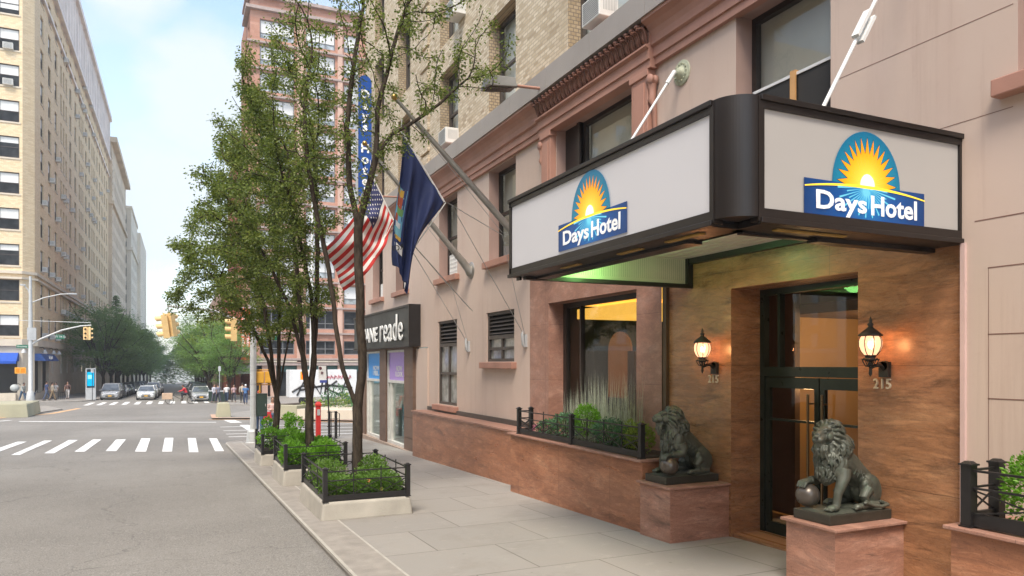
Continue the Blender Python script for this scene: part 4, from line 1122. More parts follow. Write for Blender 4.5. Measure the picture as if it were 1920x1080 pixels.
cables(t2, [((4.78, 13.5, 5.24), (5.94, 13.5, 4.7), .008), ((4.86, 13.5, 5.2), (6.62, 13.84, 2.66), .007), ((5.94, 13.5, 4.7), (6.62, 13.84, 2.66), .006), ((4.06, 13.5, 6.75), (5.94, 13.5, 4.75), .006), ((4.12, 13.5, 4.33), (5.35, 13.75, 3.2), .006), ((4.16, 13.5, 4.3), (5.4, 13.75, 3.16), .006)])
mb = MB(); mb.tube([(4.74, 13.5, 5.24), (4.12, 13.5, 4.35)], .012, 6); mb.build('halyard', ROPE, t2)
mb = MB(); mb.tube([(3.84, 13.5, 6.5), (3.86, 13.5, 6.75)], .01, 6); mb.build('halyard', ROPE, t2)
mb = MB(); mb.tube([(4.66, 17.03, 5.5), (4.2, 17.03, 4.6)], .01, 6); mb.build('halyard', ROPE, t1)
for (x, y, z, lb) in ((6.6, 17.15, 2.57, 'small wire cleat on the pink wall beside the tall louvred window'), (6.6, 13.84, 2.62, 'small wire cleat on the pink wall next to the granite')):
    t = thing('wire_cleat', lb, 'cleat', (W, y, z))
    mb = MB(); mb.tube([(6.56, y, z + .17), (6.55, y, z + .1), (6.57, y, z - .12), (6.6, y, z - .17)], [.012, .03, .035, .015], 8); mb.build('hook', GREYM, t)
    mb = MB(); mb.box(6.6, W, y - .04, y + .04, z - .17, z + .1); mb.build('plate', GREYM, t)

def bez(p, s):
    p = [V(q) for q in p]
    while len(p) > 1: p = [a.lerp(b, s) for a, b in zip(p, p[1:])]
    return p[0]
def cloth(y, top, bot, folds, amp, off=0.):
    def P(s, t):
        a = bez(top, s); b = bez(bot, s); q = a.lerp(b, t)
        w = sum(A * math.sin(f * 2 * math.pi * (t * c1 + s * c2) + ph) for A, f, c1, c2, ph in folds)
        env = min(1, s * 2.5 + .08) * amp
        x = q.x + .35 * env * math.cos(7 * t + 3 * s) * .4
        return V((x, y + w * env + off, q.y))
    return P
# striped flag
PT = cloth(17.03, [(4.14, 6.52), (3.95, 5.95), (3.75, 5.35), (3.05, 4.72)], [(4.66, 5.53), (4.5, 5.0), (4.3, 4.3), (3.5, 3.78)], [(.5, 1.6, .9, .3, 0.), (.35, 2.7, .6, 1.0, 1.)], .26)
us = thing('striped_flag', 'red and white striped flag with a starred blue corner hanging from the left flagpole', 'flag', (4.14, 17.03, 6.5))
RED_F = pl('flag_red', (.52, .03, .025), .8, 0, .15, 4); WHT_F = pl('flag_white', (.75, .72, .68), .8, 0, .06, 4); BLU_F = pl('flag_blue', (.03, .035, .11), .8, 0, .2, 4)
mb = MB(); ns, nt = 44, 39
vs = [PT(i / ns, j / nt) for j in range(nt + 1) for i in range(ns + 1)]
mb.v = [tuple(p) for p in vs]
for j in range(nt):
    for i in range(ns):
        k = j * (ns + 1) + i; mb.f.append((k, k + 1, k + ns + 2, k + ns + 1)); mb.sm.append(True)
        st = j // 3
        mb.m.append(2 if (i < 18 and j < 21) else (0 if st % 2 == 0 else 1))
o = mb.build('cloth', [RED_F, WHT_F, BLU_F], us, fix=False)
so_ = o.modifiers.new('thickness', 'SOLIDIFY'); so_.thickness = .006; so_.offset = 0
mb = MB()
for r in range(9):
    for c in range(6 if r % 2 == 0 else 5):
        s = (c + (.5 if r % 2 == 0 else 1)) / 6 * 18 / 44; t_ = (r + .5 + .2) / 9.6 * 21 / 39
        for sg in (-1, 1):
            vs = []
            for k in range(10):
                a = math.pi * k / 5; q = .026 if k % 2 == 0 else .011
                p = PT(s + q / 2.1 * math.sin(a), t_ + q / 1.15 * math.cos(a)); vs.append((p.x, p.y + sg * .012, p.z))
            p0 = PT(s, t_); vs.append((p0.x, p0.y + sg * .012, p0.z))
            mb.add(vs, [(10, k, (k + 1) % 10) for k in range(10)])
mb.build('stars', WHT_F, us, fix=False)
mb = MB(); mb.tube([(4.14, 17.03, 6.54), (4.66, 17.03, 5.52)], .02, 6); mb.tube([(4.14, 17.03, 6.54), (4.1, 17.03, 6.9)], .008, 5); mb.build('hoist_band', WHT_F, us)
# navy flag
PN = cloth(13.5, [(3.87, 6.47), (3.9, 6.0), (3.72, 5.1), (3.68, 4.3), (3.74, 3.98)], [(4.7, 5.27), (4.55, 4.9), (4.1, 4.6), (4.14, 4.1), (4.0, 3.42)], [(.55, 2.0, 1., .15, .5), (.3, 3.6, 1., -.2, 0.)], .2)
nf = thing('navy_flag', 'long navy flag with a coloured coat of arms hanging folded from its flagpole', 'flag', (3.87, 13.5, 6.47))
NAVY = pl('flag_navy', (.018, .03, .105), .75, 0, .12, 3)
mb = MB(); ns, nt = 60, 40
mb.v = [tuple(PN(i / ns, j / nt)) for j in range(nt + 1) for i in range(ns + 1)]
for j in range(nt):
    for i in range(ns):
        k = j * (ns + 1) + i; mb.f.append((k, k + 1, k + ns + 2, k + ns + 1)); mb.sm.append(True); mb.m.append(0)
o = mb.build('cloth', NAVY, nf, fix=False); q = o.modifiers.new('thickness', 'SOLIDIFY'); q.thickness = .006; q.offset = 0
mb = MB(); mb.tube([(3.86, 13.5, 6.5), (4.71, 13.5, 5.25)], .02, 6); mb.build('hoist_band', WHT_F, nf)
def patch(mb, s0, s1, t0, t1, m, n=6, off=-.012):
    vs = [PN(s0 + (s1 - s0) * i / n, t0 + (t1 - t0) * j / n) for j in range(n + 1) for i in range(n + 1)]
    mb.add([(p.x, p.y + off, p.z) for p in vs], [(j * (n + 1) + i, j * (n + 1) + i + 1, (j + 1) * (n + 1) + i + 1, (j + 1) * (n + 1) + i) for j in range(n) for i in range(n)], m, True)
mb = MB()
patch(mb, .36, .72, .0, .26, 0)                      # pale blue field of the arms
patch(mb, .42, .50, .03, .2, 1, off=-.016); patch(mb, .37, .42, .0, .2, 2, off=-.015); patch(mb, .5, .55, .06, .24, 3, off=-.016); patch(mb, .55, .60, .02, .12, 1, off=-.016)
patch(mb, .6, .64, .05, .22, 4, off=-.016); patch(mb, .64, .7, .0, .24, 5, off=-.016); patch(mb, .7, .73, .0, .26, 2, off=-.017)
mb.build('coat_of_arms', [pl('arms_blue', (.12, .3, .42), .8), pl('arms_red', (.35, .07, .03), .8), pl('arms_gold', (.5, .3, .05), .8), pl('arms_green', (.12, .25, .08), .8), pl('arms_pale', (.5, .5, .5), .8), pl('arms_river', (.15, .35, .4), .8)], nf, fix=False)
mb = MB(); patch(mb, .76, .83, .0, .34, 0, off=-.018); mb.build('motto_scroll', WHT_F, nf, fix=False)
o = text_obj('motto_lettering', 'ROI', .1, pl('motto_ink', (.02, .02, .02), .8), .01, -1., .002, nf)
p = PN(.795, .17); aim(o, (p.x, p.y - .035, p.z), right=(1, 0, .25), up=(-.25, 0, 1))

# vertical blue sign
bs = thing('blade_sign', 'tall narrow blue sign with stacked white letters at the far hotel corner', 'sign', (6.5, 26.5, 8.2))
mb = MB(); mb.box(5.93, 6.42, 26.44, 26.62, 8.2, 12.35)
mb.prism([(5.93, 12.35)] + [(6.175 - .245 * math.cos(a), 12.35 + .26 * math.sin(a)) for a in [math.pi * i / 10 for i in range(11)]] + [(6.42, 12.35)], lambda a, b, d: (a, 26.44 + d, b), 0, .18)
mb.build('panel', pl('sign_blue', (.008, .07, .32), .4, 0, .05), bs)
mb = MB(); mb.box(5.87, 5.925, 26.43, 26.63, 8.15, 12.5); mb.box(6.42, 6.66, 26.5, 26.56, 9, 9.06); mb.box(6.42, 6.66, 26.5, 26.56, 11.5, 11.56); mb.build('edge_trim', GREYM, bs)
for i, ch in enumerate('Days Hotel'):
    if ch == ' ': continue
    zc = 12.2 - .3 - i * .395
    o = text_obj('letter', ch, .3 if ch.isupper() else .32, L_WHITE, .04, 1.05, .02, bs); aim(o, (6.175, 26.425, zc), **FFACE)

# air conditioners
def ac_proto():
    t = thing('air_conditioner', '', 'air conditioner')
    mb = MB(); mb.box(-.32, .05, -.29, .29, 0, .4)
    bevel(mb.build('casing', pl('ac_white', (.68, .67, .63), .5, 0, .06), t), .012)
    mb = MB()
    for k in range(11): mb.box(-.326, -.3, -.25, .25, .035 + k * .032, .05 + k * .032)
    mb.build('grille', pl('ac_grille', (.3, .3, .29), .6), t)
    mb = MB()
    for k in range(9): mb.box(-.25 + k * .03, -.235 + k * .03, -.293, .293, .1, .34)
    mb.build('side_vents', pl('ac_vents', (.42, .42, .4), .6), t)
    return t
ac0 = ac_proto()
def place_ac(x, y, z, rz, label, group, first=[True], s=1.):
    o = ac0 if first[0] else copy_tree(ac0)
    first[0] = False
    o.location = (x, y, z); o.rotation_euler = (0, 0, rz); o.scale = (s, s, s); o['label'] = label; o['group'] = group
    return o
AG = 'window air conditioners of the hotel'
place_ac(W - .05, 18.2, 7.84, 0, 'white air conditioner resting on the grey ledge, beside the navy flagpole', AG)
place_ac(W - .05, 10.6, 7.84, 0, 'white air conditioner at the top edge of the photo above the carved frieze', AG)
place_ac(W - .02, 17.7, 11.0, 0, 'white air conditioner in the higher brick wall window behind the tree top', AG)

# ================================================================= planters and iron fences
def fence_run(mb, a, b, z, h=.44, n=3, base=.09, xs=True, post=.07, ends=(1, 1)):
    """iron fence panel between a and b (x,y) standing on z"""
    a = V((a[0], a[1], 0)); b = V((b[0], b[1], 0)); d = b - a; L = d.length; u = d / L; nrm = V((-u.y, u.x, 0))
    def bar(p0, p1, w, hh):
        dd = (p1 - p0).normalized(); s = nrm * w / 2; up = dd.cross(nrm).normalized() * hh / 2
        if up.z < 0: up = -up
        mb.hexa([p0 - s - up, p0 + s - up, p1 + s - up, p1 - s - up], [p0 - s + up, p0 + s + up, p1 + s + up, p1 - s + up])
    Z = lambda p, zz: V((p.x, p.y, z + zz))
    for k, on in ((0, ends[0]), (1, ends[1])):
        if not on: continue
        p = a + d * k; q = post / 2
        mb.box(p.x - q, p.x + q, p.y - q, p.y + q, z, z + h + .03); mb.box(p.x - q - .012, p.x + q + .012, p.y - q - .012, p.y + q + .012, z + h + .03, z + h + .045)
        frustum(mb, p.x - q, p.x + q, p.y - q, p.y + q, z + h + .045, z + h + .065, .02)
        mb.box(p.x - q - .01, p.x + q + .01, p.y - q - .01, p.y + q + .01, z, z + .012)
    bar(Z(a, .012 + base / 2), Z(b, .012 + base / 2), .028, base)
    bar(Z(a, h - .01), Z(b, h - .01), .024, .018); bar(Z(a, h * .68), Z(b, h * .68), .022, .016)
    for k in range(n):
        p0 = a + d * (k / n); p1 = a + d * ((k + 1) / n)
        if k: bar(Z(p0, .1), Z(p0, h + .035), .014, .014)
        if xs:
            bar(Z(p0, .1) , Z(p1, h * .66), .012, .012); bar(Z(p0, h * .66) + nrm * .013, Z(p1, .1) + nrm * .013, .012, .012)

# granite planter left of the lions
gp = thing('granite_planter', 'long red granite planter against the wall under the bay window', 'planter', (6.2, 10.5, gz(10.5)))
mb = MB(); mb.box(5.8, 6.6, 8.4, 12.78, -.75, .742); mb.build('front_wall', GRAN, gp)
mb = MB(); mb.box(5.745, 6.62, 8.36, 12.84, .744, .778); bevel(mb.build('cap', GRAN_PINK, gp), .006)
mb = MB(); mb.box(5.93, 6.58, 8.5, 12.7, .779, .79); mb.build('soil', SOIL, gp)
fn = thing('iron_fence', 'low black iron fence with crossed bars along the granite planter under the bay window', 'fence', (5.85, 10.4, .78))
mb = MB(); fence_run(mb, (5.85, 8.27 + .22), (5.85, 10.47), .779, .44, 4); fence_run(mb, (5.85, 10.47), (5.85, 12.5), .779, .44, 4, ends=(0, 1)); mb.build('rails', BLACKP, fn)
mb = MB(); fence_run(mb, (5.85, 12.5), (6.1, 12.5), .779, .44, 1, ends=(0, 1)); mb.build('side_rails', BLACKP, fn)
# granite planter at the right edge
gp = thing('granite_planter', 'red granite planter with a boxwood at the right edge of the photo', 'planter', (6.2, 2.2, gz(2)))
mb = MB(); mb.box(5.78, 6.6, -1.5, 3.97, -.6, .742); mb.build('front_wall', GRAN, gp)
mb = MB(); mb.box(5.73, 6.62, -1.54, 4.01, .744, .775); bevel(mb.build('cap', GRAN_PINK, gp), .006)
mb = MB(); mb.box(5.95, 6.58, -1.4, 3.7, .776, .79); mb.build('soil', pl('pale_gravel', (.45, .4, .33), .9, 0, .4, 40, .6, 60), gp)
fn = thing('iron_fence', 'black iron fence with thick posts on the planter at the right edge', 'fence', (5.85, 2.5, .77))
mb = MB(); fence_run(mb, (5.84, 1.0), (5.84, 3.86), .776, .47, 3, .11, True, .085); fence_run(mb, (5.84, -1.3), (5.84, 1.0), .776, .47, 3, .11, True, .085, (1, 0)); mb.build('rails', BLACKP, fn)
mb = MB(); fence_run(mb, (5.84, 3.86), (6.2, 3.86), .776, .47, 1, .11, True, .085, (0, 1)); mb.build('side_rails', BLACKP, fn)

# concrete tree planters on the pavement
def street_planter(x0, x1, y0, y1, ztop, label, flabel, n=3, nn=3):
    t = thing('tree_planter', label, 'planter', ((x0 + x1) / 2, (y0 + y1) / 2, gz((y0 + y1) / 2)), 'concrete tree planters along the kerb')
    mb = MB(); b = .018
    zb0, zb1 = gz(y0) - .03, gz(y1) - .03
    mb.hexa([(x0 - b, y0 - b, zb0), (x1 + b, y0 - b, zb0), (x1 + b, y1 + b, zb1), (x0 - b, y1 + b, zb1)], [(x0 + .02, y0 + .02, ztop - .03), (x1 - .02, y0 + .02, ztop - .03), (x1 - .02, y1 - .02, ztop - .03), (x0 + .02, y1 - .02, ztop - .03)])
    o = mb.build('tub', CONC, t); bevel(o, .045, 3, 20)
    mb = MB(); mb.box(x0 + .09, x1 - .09, y0 + .09, y1 - .09, ztop - .05, ztop - .015); mb.build('soil', SOIL, t)
    f = thing('iron_fence', flabel, 'fence', ((x0 + x1) / 2, y0, ztop - .03), 'low black fences around the tree planters')
    a = .06
    for p, q, e, m_, nm in (((x0 + a, y0 + a), (x1 - a, y0 + a), (1, 1), n, 'end_rails'), ((x1 - a, y1 - a), (x0 + a, y1 - a), (1, 1), n, 'end_rails'), ((x0 + a, y0 + a), (x0 + a, y1 - a), (0, 0), nn, 'side_rails'), ((x1 - a, y0 + a), (x1 - a, y1 - a), (0, 0), nn, 'side_rails')):
        mb = MB(); fence_run(mb, p, q, ztop - .03, .47, m_, .085, ends=e); mb.build(nm, BLACKP, f)
street_planter(1.99, 3.42, 11.36, 13.6, 0.0, 'nearest pale concrete tub with a single tree and low shrubs', 'black fence with crossed bars on the nearest concrete tub')
street_planter(1.95, 3.3, 15.6, 17.5, -.06, 'middle pale concrete tub full of bright green shrubs', 'black fence half buried by shrubs on the middle concrete tub')
street_planter(1.92, 3.1, 19.85, 21.6, -.22, 'farthest small concrete tub close to the grey signal pole', 'black fence on the farthest concrete tub')

# lion pedestals
for (y0, y1, lb) in ((7.69, 8.36, 'red granite pedestal carrying the far lion, left of the doors'), (5.1, 5.72, 'red granite pedestal carrying the near lion, right of the doors')):
    t = thing('pedestal', lb, 'pedestal', (6.2, (y0 + y1) / 2, gz(y0)), 'granite pedestals either side of the doors')
    mb = MB(); mb.box(5.74, 6.698, y0, y1, -.75, .478); mb.build('block', GRAN_PED, t)
    mb = MB(); mb.box(5.7, 6.699, y0 - .045, y1 + .045, .48, .51); bevel(mb.build('cap', GRAN_PINK, t), .006)

# shop sign
ss = thing('shop_sign', 'black shop sign board with raised white lettering at the far end of the hotel', 'sign', (6.5, 25, 2.65))
mb = MB(); mb.box(6.32, 6.64, 21.3, 28.9, 2.66, 3.86); bevel(mb.build('board', pl('sign_slate', (.035, .038, .036), .5, 0, .35, .9), ss), .02)
for p in ((6.29, 6.34, 21.25, 28.95, 2.62, 2.68), (6.29, 6.34, 21.25, 28.95, 3.84, 3.9), (6.28, 6.66, 21.22, 21.3, 2.62, 3.9)):
    mb = MB(); mb.box(*p); mb.build('board_edge', BLACKP, ss)
WL = pl('raised_letter_white', (.78, .77, .73), .5)
o = text_obj('lettering', 'DUANE', .5, WL, .03, .8, .03, ss, space=1.08); fit(o, 3.0, .52); aim(o, (6.28, 26.55, 3.12), **LFACE)
o = text_obj('lettering', 'reade', .5, WL, .0, .8, .03, ss, space=1.08); fit(o, 2.75, .84); aim(o, (6.27, 23.25, 3.25), **LFACE)
for y, tx in ((26.55, 'NOW\nI FEEL.'), (23.45, 'NOW\nI LOOK.')):
    o = text_obj('poster_lettering', tx, .13, WL, .02, .9, .004, hotel, line=.8); fit(o, .9, .36); aim(o, (6.608, y, 1.85), **LFACE)
# ================================================================= bronze lions
def m_lion():
    t = NT('lion_bronze'); P = t.obj()
    n = t.noise(P, 4, 4, .6); n2 = t.noise(P, 14, 4, .6)
    g = t.n('ShaderNodeNewGeometry')
    up = t.n('ShaderNodeSeparateXYZ'); t.l(g.outputs['Normal'], up.inputs[0])
    cc = t.ramp(n, [(.3, (.06, .066, .048)), (.7, (.14, .145, .115))])
    cc = t.mix(t.math('MULTIPLY', t.math('SUBTRACT', n2, .55, True), 2.2, True), cc, (.09, .15, .09))
    return t.finish(cc, t.math('ADD', t.math('MULTIPLY', n2, .3), .34), .35, t.noise(P, 60, 4, .6), .35, .006, spec=.5)
LION = m_lion()
BASE_M = pl('lion_plinth_bronze', (.06, .055, .042), .4, .4, .15, 6, .1, 40)

def seg(mb, pts, rad, n=12): mb.tube(pts, rad, n)
def lion_mesh():
    """sitting lion facing +x, raised paw on the ball at +y; z=0 is the plinth top"""
    mb = MB(); rr_ = random.Random(4)
    RY = lambda a: Matrix.Rotation(R(a), 3, 'Y')
    # trunk: deep chest, narrow waist, rump
    seg(mb, [(.11, 0, .50), (.02, 0, .47), (-.08, 0, .41), (-.17, 0, .345), (-.26, 0, .27), (-.34, 0, .19), (-.385, 0, .1)], [.14, .15, .135, .118, .115, .12, .09], 22)
    mb.ball((.06, 0, .42), (.15, .135, .15), 20, rot=RY(25))
    mb.ball((-.3, 0, .16), (.13, .125, .15), 18)
    # shoulder blades and back muscle
    for s in (-1, 1):
        mb.ball((.07, s * .09, .47), (.08, .05, .12), 14, rot=RY(-15))
        mb.ball((-.1, s * .085, .39), (.1, .035, .05), 12, rot=RY(38))
    # haunches, hocks and hind feet
    for s in (-1, 1):
        mb.ball((-.27, s * .115, .175), (.135, .062, .165), 18, rot=RY(22))
        mb.ball((-.2, s * .135, .22), (.075, .045, .08), 12, rot=RY(30))
        seg(mb, [(-.2, s * .145, .2), (-.13, s * .155, .12), (-.17, s * .16, .05)], [.06, .046, .034])
        seg(mb, [(-.33, s * .14, .035), (-.2, s * .155, .034), (-.07, s * .165, .03)], [.036, .036, .034])
        mb.ball((-.035, s * .17, .034), (.052, .042, .03), 12)
        for k in (-1.2, -.4, .4, 1.2): mb.ball((.01, s * .17 + k * .02, .02), (.022, .011, .017), 8)
    # straight foreleg (-y), clear of the body below the elbow
    y = -.12
    mb.ball((.12, y + .01, .42), (.075, .055, .12), 16, rot=RY(-12))
    seg(mb, [(.1, y, .40), (.115, y - .015, .325), (.16, y - .018, .24), (.19, y - .015, .17), (.2, y - .012, .1), (.205, y - .01, .05)], [.07, .062, .05, .04, .036, .04], 14)
    mb.ball((.135, y - .02, .285), (.04, .04, .06), 12)
    mb.ball((.245, y - .01, .034), (.07, .048, .034), 12)
    for k in (-1.5, -.5, .5, 1.5): mb.ball((.305, y - .01 + k * .023, .022), (.026, .0125, .02), 8)
    # raised foreleg (+y) over the ball
    y = .135
    mb.ball((.12, y - .015, .42), (.075, .055, .12), 16, rot=RY(-12))
    seg(mb, [(.1, y, .40), (.075, y + .012, .33), (.1, y + .02, .275), (.17, y + .02, .262), (.25, y + .012, .268)], [.07, .066, .058, .046, .04], 14)
    mb.ball((.29, y + .01, .262), (.055, .046, .03), 12)
    for k in (-1.5, -.5, .5, 1.5):
        seg(mb, [(.31, y + .01 + k * .024, .266), (.352, y + .01 + k * .028, .252), (.378, y + .01 + k * .03, .205)], [.017, .017, .01], 8)
    # tail
    seg(mb, [(-.38, -.03, .05), (-.44, -.1, .035), (-.42, -.19, .028), (-.3, -.225, .026), (-.2, -.215, .04), (-.13, -.205, .065)], [.028, .022, .018, .017, .018, .018], 10)
    mb.ball((-.11, -.2, .07), (.036, .022, .02), 10)
    # neck and head
    seg(mb, [(.07, 0, .5), (.12, 0, .60), (.17, 0, .69)], [.13, .12, .1], 16)
    H = Matrix.Rotation(R(-16), 3, 'Z') @ Matrix.Rotation(R(-4), 3, 'Y')
    hc = V((.19, 0, .735))
    def hp(x, y, z): return hc + H @ V((x, y, z))
    mb.ball(hp(0, 0, .0), (.1, .085, .1), 18, rot=H)
    seg(mb, [hp(.05, 0, .04), hp(.11, 0, .018), hp(.19, 0, -.012)], [.055, .04, .03], 14)   # bridge of the nose
    seg(mb, [hp(.08, 0, -.02), hp(.15, 0, -.035), hp(.185, 0, -.042)], [.055, .048, .036], 14)   # muzzle
    for s in (-1, 1):
        mb.ball(hp(.17, s * .026, -.05), (.036, .028, .028), 12, rot=H)
        seg(mb, [hp(.05, s * .07, .058), hp(.1, s * .045, .055), hp(.125, s * .02, .045)], [.014, .018, .012], 8)   # brow
        mb.ball(hp(.105, s * .044, .028), (.013, .014, .01), 8, rot=H)
        mb.ball(hp(.06, s * .068, -.015), (.045, .026, .045), 12, rot=H)
    mb.ball(hp(.205, 0, -.02), (.018, .026, .015), 10, rot=H)
    seg(mb, [hp(.07, 0, -.09), hp(.13, 0, -.1), hp(.16, 0, -.1)], [.036, .03, .022], 10)
    # mane: inner mass, then long wavy locks lying over it
    ME = [(hp(-.05, 0, .0), (.125, .12, .145)), (V((.08, 0, .6)), (.145, .145, .14)), (V((.13, 0, .47)), (.125, .13, .14)), (V((.19, 0, .37)), (.075, .08, .1))]
    for c, r in ME: mb.ball(c, r, 20)
    def depth(p):
        best = None
        for c, r in ME:
            q = V(((p.x - c.x) / r[0], (p.y - c.y) / r[1], (p.z - c.z) / r[2])); l = q.length
            if best is None or l < best[0]: best = (l, c, r, q)
        return best
    def lock(p, L, r, wave, lift):
        pts = []; n = 8; ph = rr_.random() * 6
        for k in range(n + 1):
            l, c, rr, q = depth(p)
            q = q / max(l, 1e-4); on = V((c.x + q.x * rr[0], c.y + q.y * rr[1], c.z + q.z * rr[2])); nrm = V((q.x / rr[0], q.y / rr[1], q.z / rr[2])).normalized()
            pts.append(on + nrm * (.004 + lift * (k / n) ** 1.5))
            fl = V((-.75 if on.z > .62 else .05, 0, -1)); fl = (fl - nrm * fl.dot(nrm))
            if fl.length < .1: fl = V((-1, 0, -.2))
            fl.normalize(); sd = nrm.cross(fl).normalized()
            p = on + (fl + sd * wave * math.sin(ph + k * 1.1)).normalized() * L / n
        mb.tube(pts, [r * .5, r * .9, r, r, r, r * .85, r * .65, r * .4, r * .12], 6)
    for ei, (c, r, cnt) in enumerate([(ME[0][0], ME[0][1], 105), (ME[1][0], ME[1][1], 95), (ME[2][0], ME[2][1], 80), (ME[3][0], ME[3][1], 36)]):
        for k in range(cnt):
            zz = 1 - 2 * (k + .5) / cnt; a = k * 2.39996 + rr_.uniform(-.2, .2); q = math.sqrt(1 - zz * zz)
            d = V((q * math.cos(a), q * math.sin(a), zz)); loc = H.inverted() @ d
            if ei == 0 and loc.x > .35 and abs(loc.y) < .75 and loc.z < .8: continue
            lock(V((c.x + d.x * r[0], c.y + d.y * r[1], c.z + d.z * r[2])), rr_.uniform(.12, .19), rr_.uniform(.0125, .0175), rr_.uniform(.35, .9), rr_.uniform(.018, .04))
    for k in range(13):      # ruff swept back from the face
        a = R(-135 + 22.5 * k); sy, cz = math.sin(a), math.cos(a)
        mb.tube([hp(.03, .088 * sy, .092 * cz + .01), hp(.01, .125 * sy, .128 * cz + .01), hp(-.045, .155 * sy, .155 * cz - .02), hp(-.075, .16 * sy, .15 * cz - .075)], [.01, .02, .018, .006], 7)
    for k in range(9):      # beard
        a = (k - 4) * .28; p0 = hp(.09 + .045 * math.cos(a), .055 * math.sin(a) * 1.3, -.1)
        mb.tube([p0, p0 + V((.012, .02 * math.sin(k * 2.), -.05)), p0 + V((-.015, -.015 * math.sin(k * 2.), -.13 - .02 * (k % 2)))], [.014, .015, .005], 7)
    for s in (-1, 1):       # ribs
        for k in range(4):
            x = -.05 - k * .04; seg(mb, [(x, s * .128, .45 - k * .035), (x - .01, s * .132, .385 - k * .033), (x + .015, s * .115, .325 - k * .025)], [.003, .008, .003], 6)
    return mb
def make_lion(yc, mirror, label):
    t = thing('lion_statue', label, 'statue', (6.21, yc, .511), 'bronze lion statues beside the doors')
    z0 = .511
    def tr(p): return (6.205 - p[0] * 1.06, yc + 1.04 * p[1] * (-1 if mirror else 1), z0 + .11 + p[2] * 1.03)
    mb = lion_mesh(); mb.v = [tr(p) for p in mb.v]
    o = mb.build('body', LION, t, fix=True)
    r = o.modifiers.new('fuse', 'REMESH'); r.mode = 'VOXEL'; r.voxel_size = .0052; r.use_smooth_shade = True
    s = o.modifiers.new('soften', 'SMOOTH'); s.factor = .4; s.iterations = 1
    mb = MB(); mb.ball(tr((.285, .145, .122)), (.12, .12, .12), 28); mb.build('ball', pl('ball_bronze', (.13, .11, .09), .3, .5, .15, 5), t)
    mb = MB(); mb.box(5.79, 6.66, yc - .235, yc + .235, z0 + .001, z0 + .1); bevel(mb.build('plinth', BASE_M, t), .008)
    mb = MB(); rr_ = random.Random(9)
    nx, ny = 16, 9; vs = [(5.81 + .83 * i / nx, yc - .215 + .43 * j / ny, z0 + .095 + (0 if i in (0, nx) or j in (0, ny) else rr_.uniform(.01, .03))) for j in range(ny + 1) for i in range(nx + 1)]
    mb.add(vs, [(j * (nx + 1) + i, j * (nx + 1) + i + 1, (j + 1) * (nx + 1) + i + 1, (j + 1) * (nx + 1) + i) for j in range(ny) for i in range(nx)], 0, True)
    mb.build('rough_ground', LION, t)
    return t
make_lion(8.08, True, 'far bronze lion left of the doors, its near paw on the ball')
make_lion(5.44, False, 'near bronze lion right of the doors, its near foreleg straight')
# ================================================================= buildings across Broadway and down the street
def far_facade(bld, P, cols, rows, wdt, hgt, dep, maker, limit, key):
    """returns holes; windows are parts up to the limit, the rest one stuff part"""
    holes = []; parts = []
    for (c, w) in cols:
        for z in rows: holes.append((c - w / 2, c + w / 2, z, z + hgt))
    return holes
def simple_window(a, b, c, d, dep, P, mbF, mbG, mbB, rs, fw=.07, mid=True, blind=True):
    for (p, q, r, s) in ((a, a + fw, c, d), (b - fw, b, c, d), (a + fw, b - fw, c, c + fw), (a + fw, b - fw, d - fw, d)): mbF.pbox(P, p, q, r, s, dep - .08, dep - .01)
    if mid: zm = (c + d) / 2; mbF.pbox(P, a + fw, b - fw, zm - .04, zm + .04, dep - .07, dep - .01)
    mbG.quad(P(a, c, dep - .03), P(b, c, dep - .03), P(b, d, dep - .03), P(a, d, dep - .03))
    if blind:
        zb = d - (d - c) * rs.choice([0, .3, .5, .5, .5, .75])
        if zb < d - .1: mbB.quad(P(a + fw, zb, dep - .035), P(b - fw, zb, dep - .035), P(b - fw, d - fw, dep - .035), P(a + fw, d - fw, dep - .035))
WF = pl('dark_sash', (.06, .045, .04), .5)
def window_parts(bld, specs, limit, mats, rs, P_of, **kw):
    """specs sorted nearest first: (P, a, b, c, d, dep)"""
    restm = (MB(), MB(), MB())
    for i, (P, a, b, c, d, dep) in enumerate(specs):
        ms = (MB(), MB(), MB()) if i < limit else restm
        simple_window(a, b, c, d, dep, P, *ms, rs, **kw)
        if i < limit:
            f = ms[0]; g = ms[1]; bl = ms[2]
            # one mesh per window, glass and blind as sub-parts only where they are drawn
            wobj = f.build('window', mats[0], bld); g.build('pane', mats[1], wobj)
            if bl.f: bl.build('blind', mats[2], wobj)
    if restm[0].f:
        m = MB(); m.v = list(restm[0].v); m.f = list(restm[0].f); m.m = [0] * len(m.f); m.sm = [False] * len(m.f)
        for k, q in ((1, restm[1]), (2, restm[2])):
            n = len(m.v); m.v += q.v; m.f += [tuple(i + n for i in f) for f in q.f]; m.m += [k] * len(q.f); m.sm += [False] * len(q.f)
        o = m.build('far_windows', mats, bld); o['kind'] = 'stuff'
rs = random.Random(3)
LX, LY = -13.5, 88.
def LS(u, v, d): return (LX - d, u, v)        # side, faces the street
def LF(u, v, d): return (u, LY + d, v)
LEFT_END = -85        # front, faces Broadway
lb = thing('corner_building', 'tall tan brick apartment block with a limestone base on the far left corner', 'building', (LX, LY, -1.5))
side_cols = [(93.4, 2.0), (98.5, 2.0), (103.3, 2.0), (107.6, 1.25), (109.9, 1.25), (112.2, 1.25), (116.3, 1.9), (121.6, 1.9), (126.1, 1.25), (128.3, 1.25), (130.6, 1.25), (134.8, 1.9), (139.5, 1.9), (143.5, 1.25), (145.8, 1.25), (148.1, 1.25), (152.2, 1.9), (156.7, 1.9), (160.6, 1.25), (162.9, 1.25), (166.8, 1.9), (171.4, 1.9)]
rows = [12.05 + 3.62 * k for k in range(0, 11)]
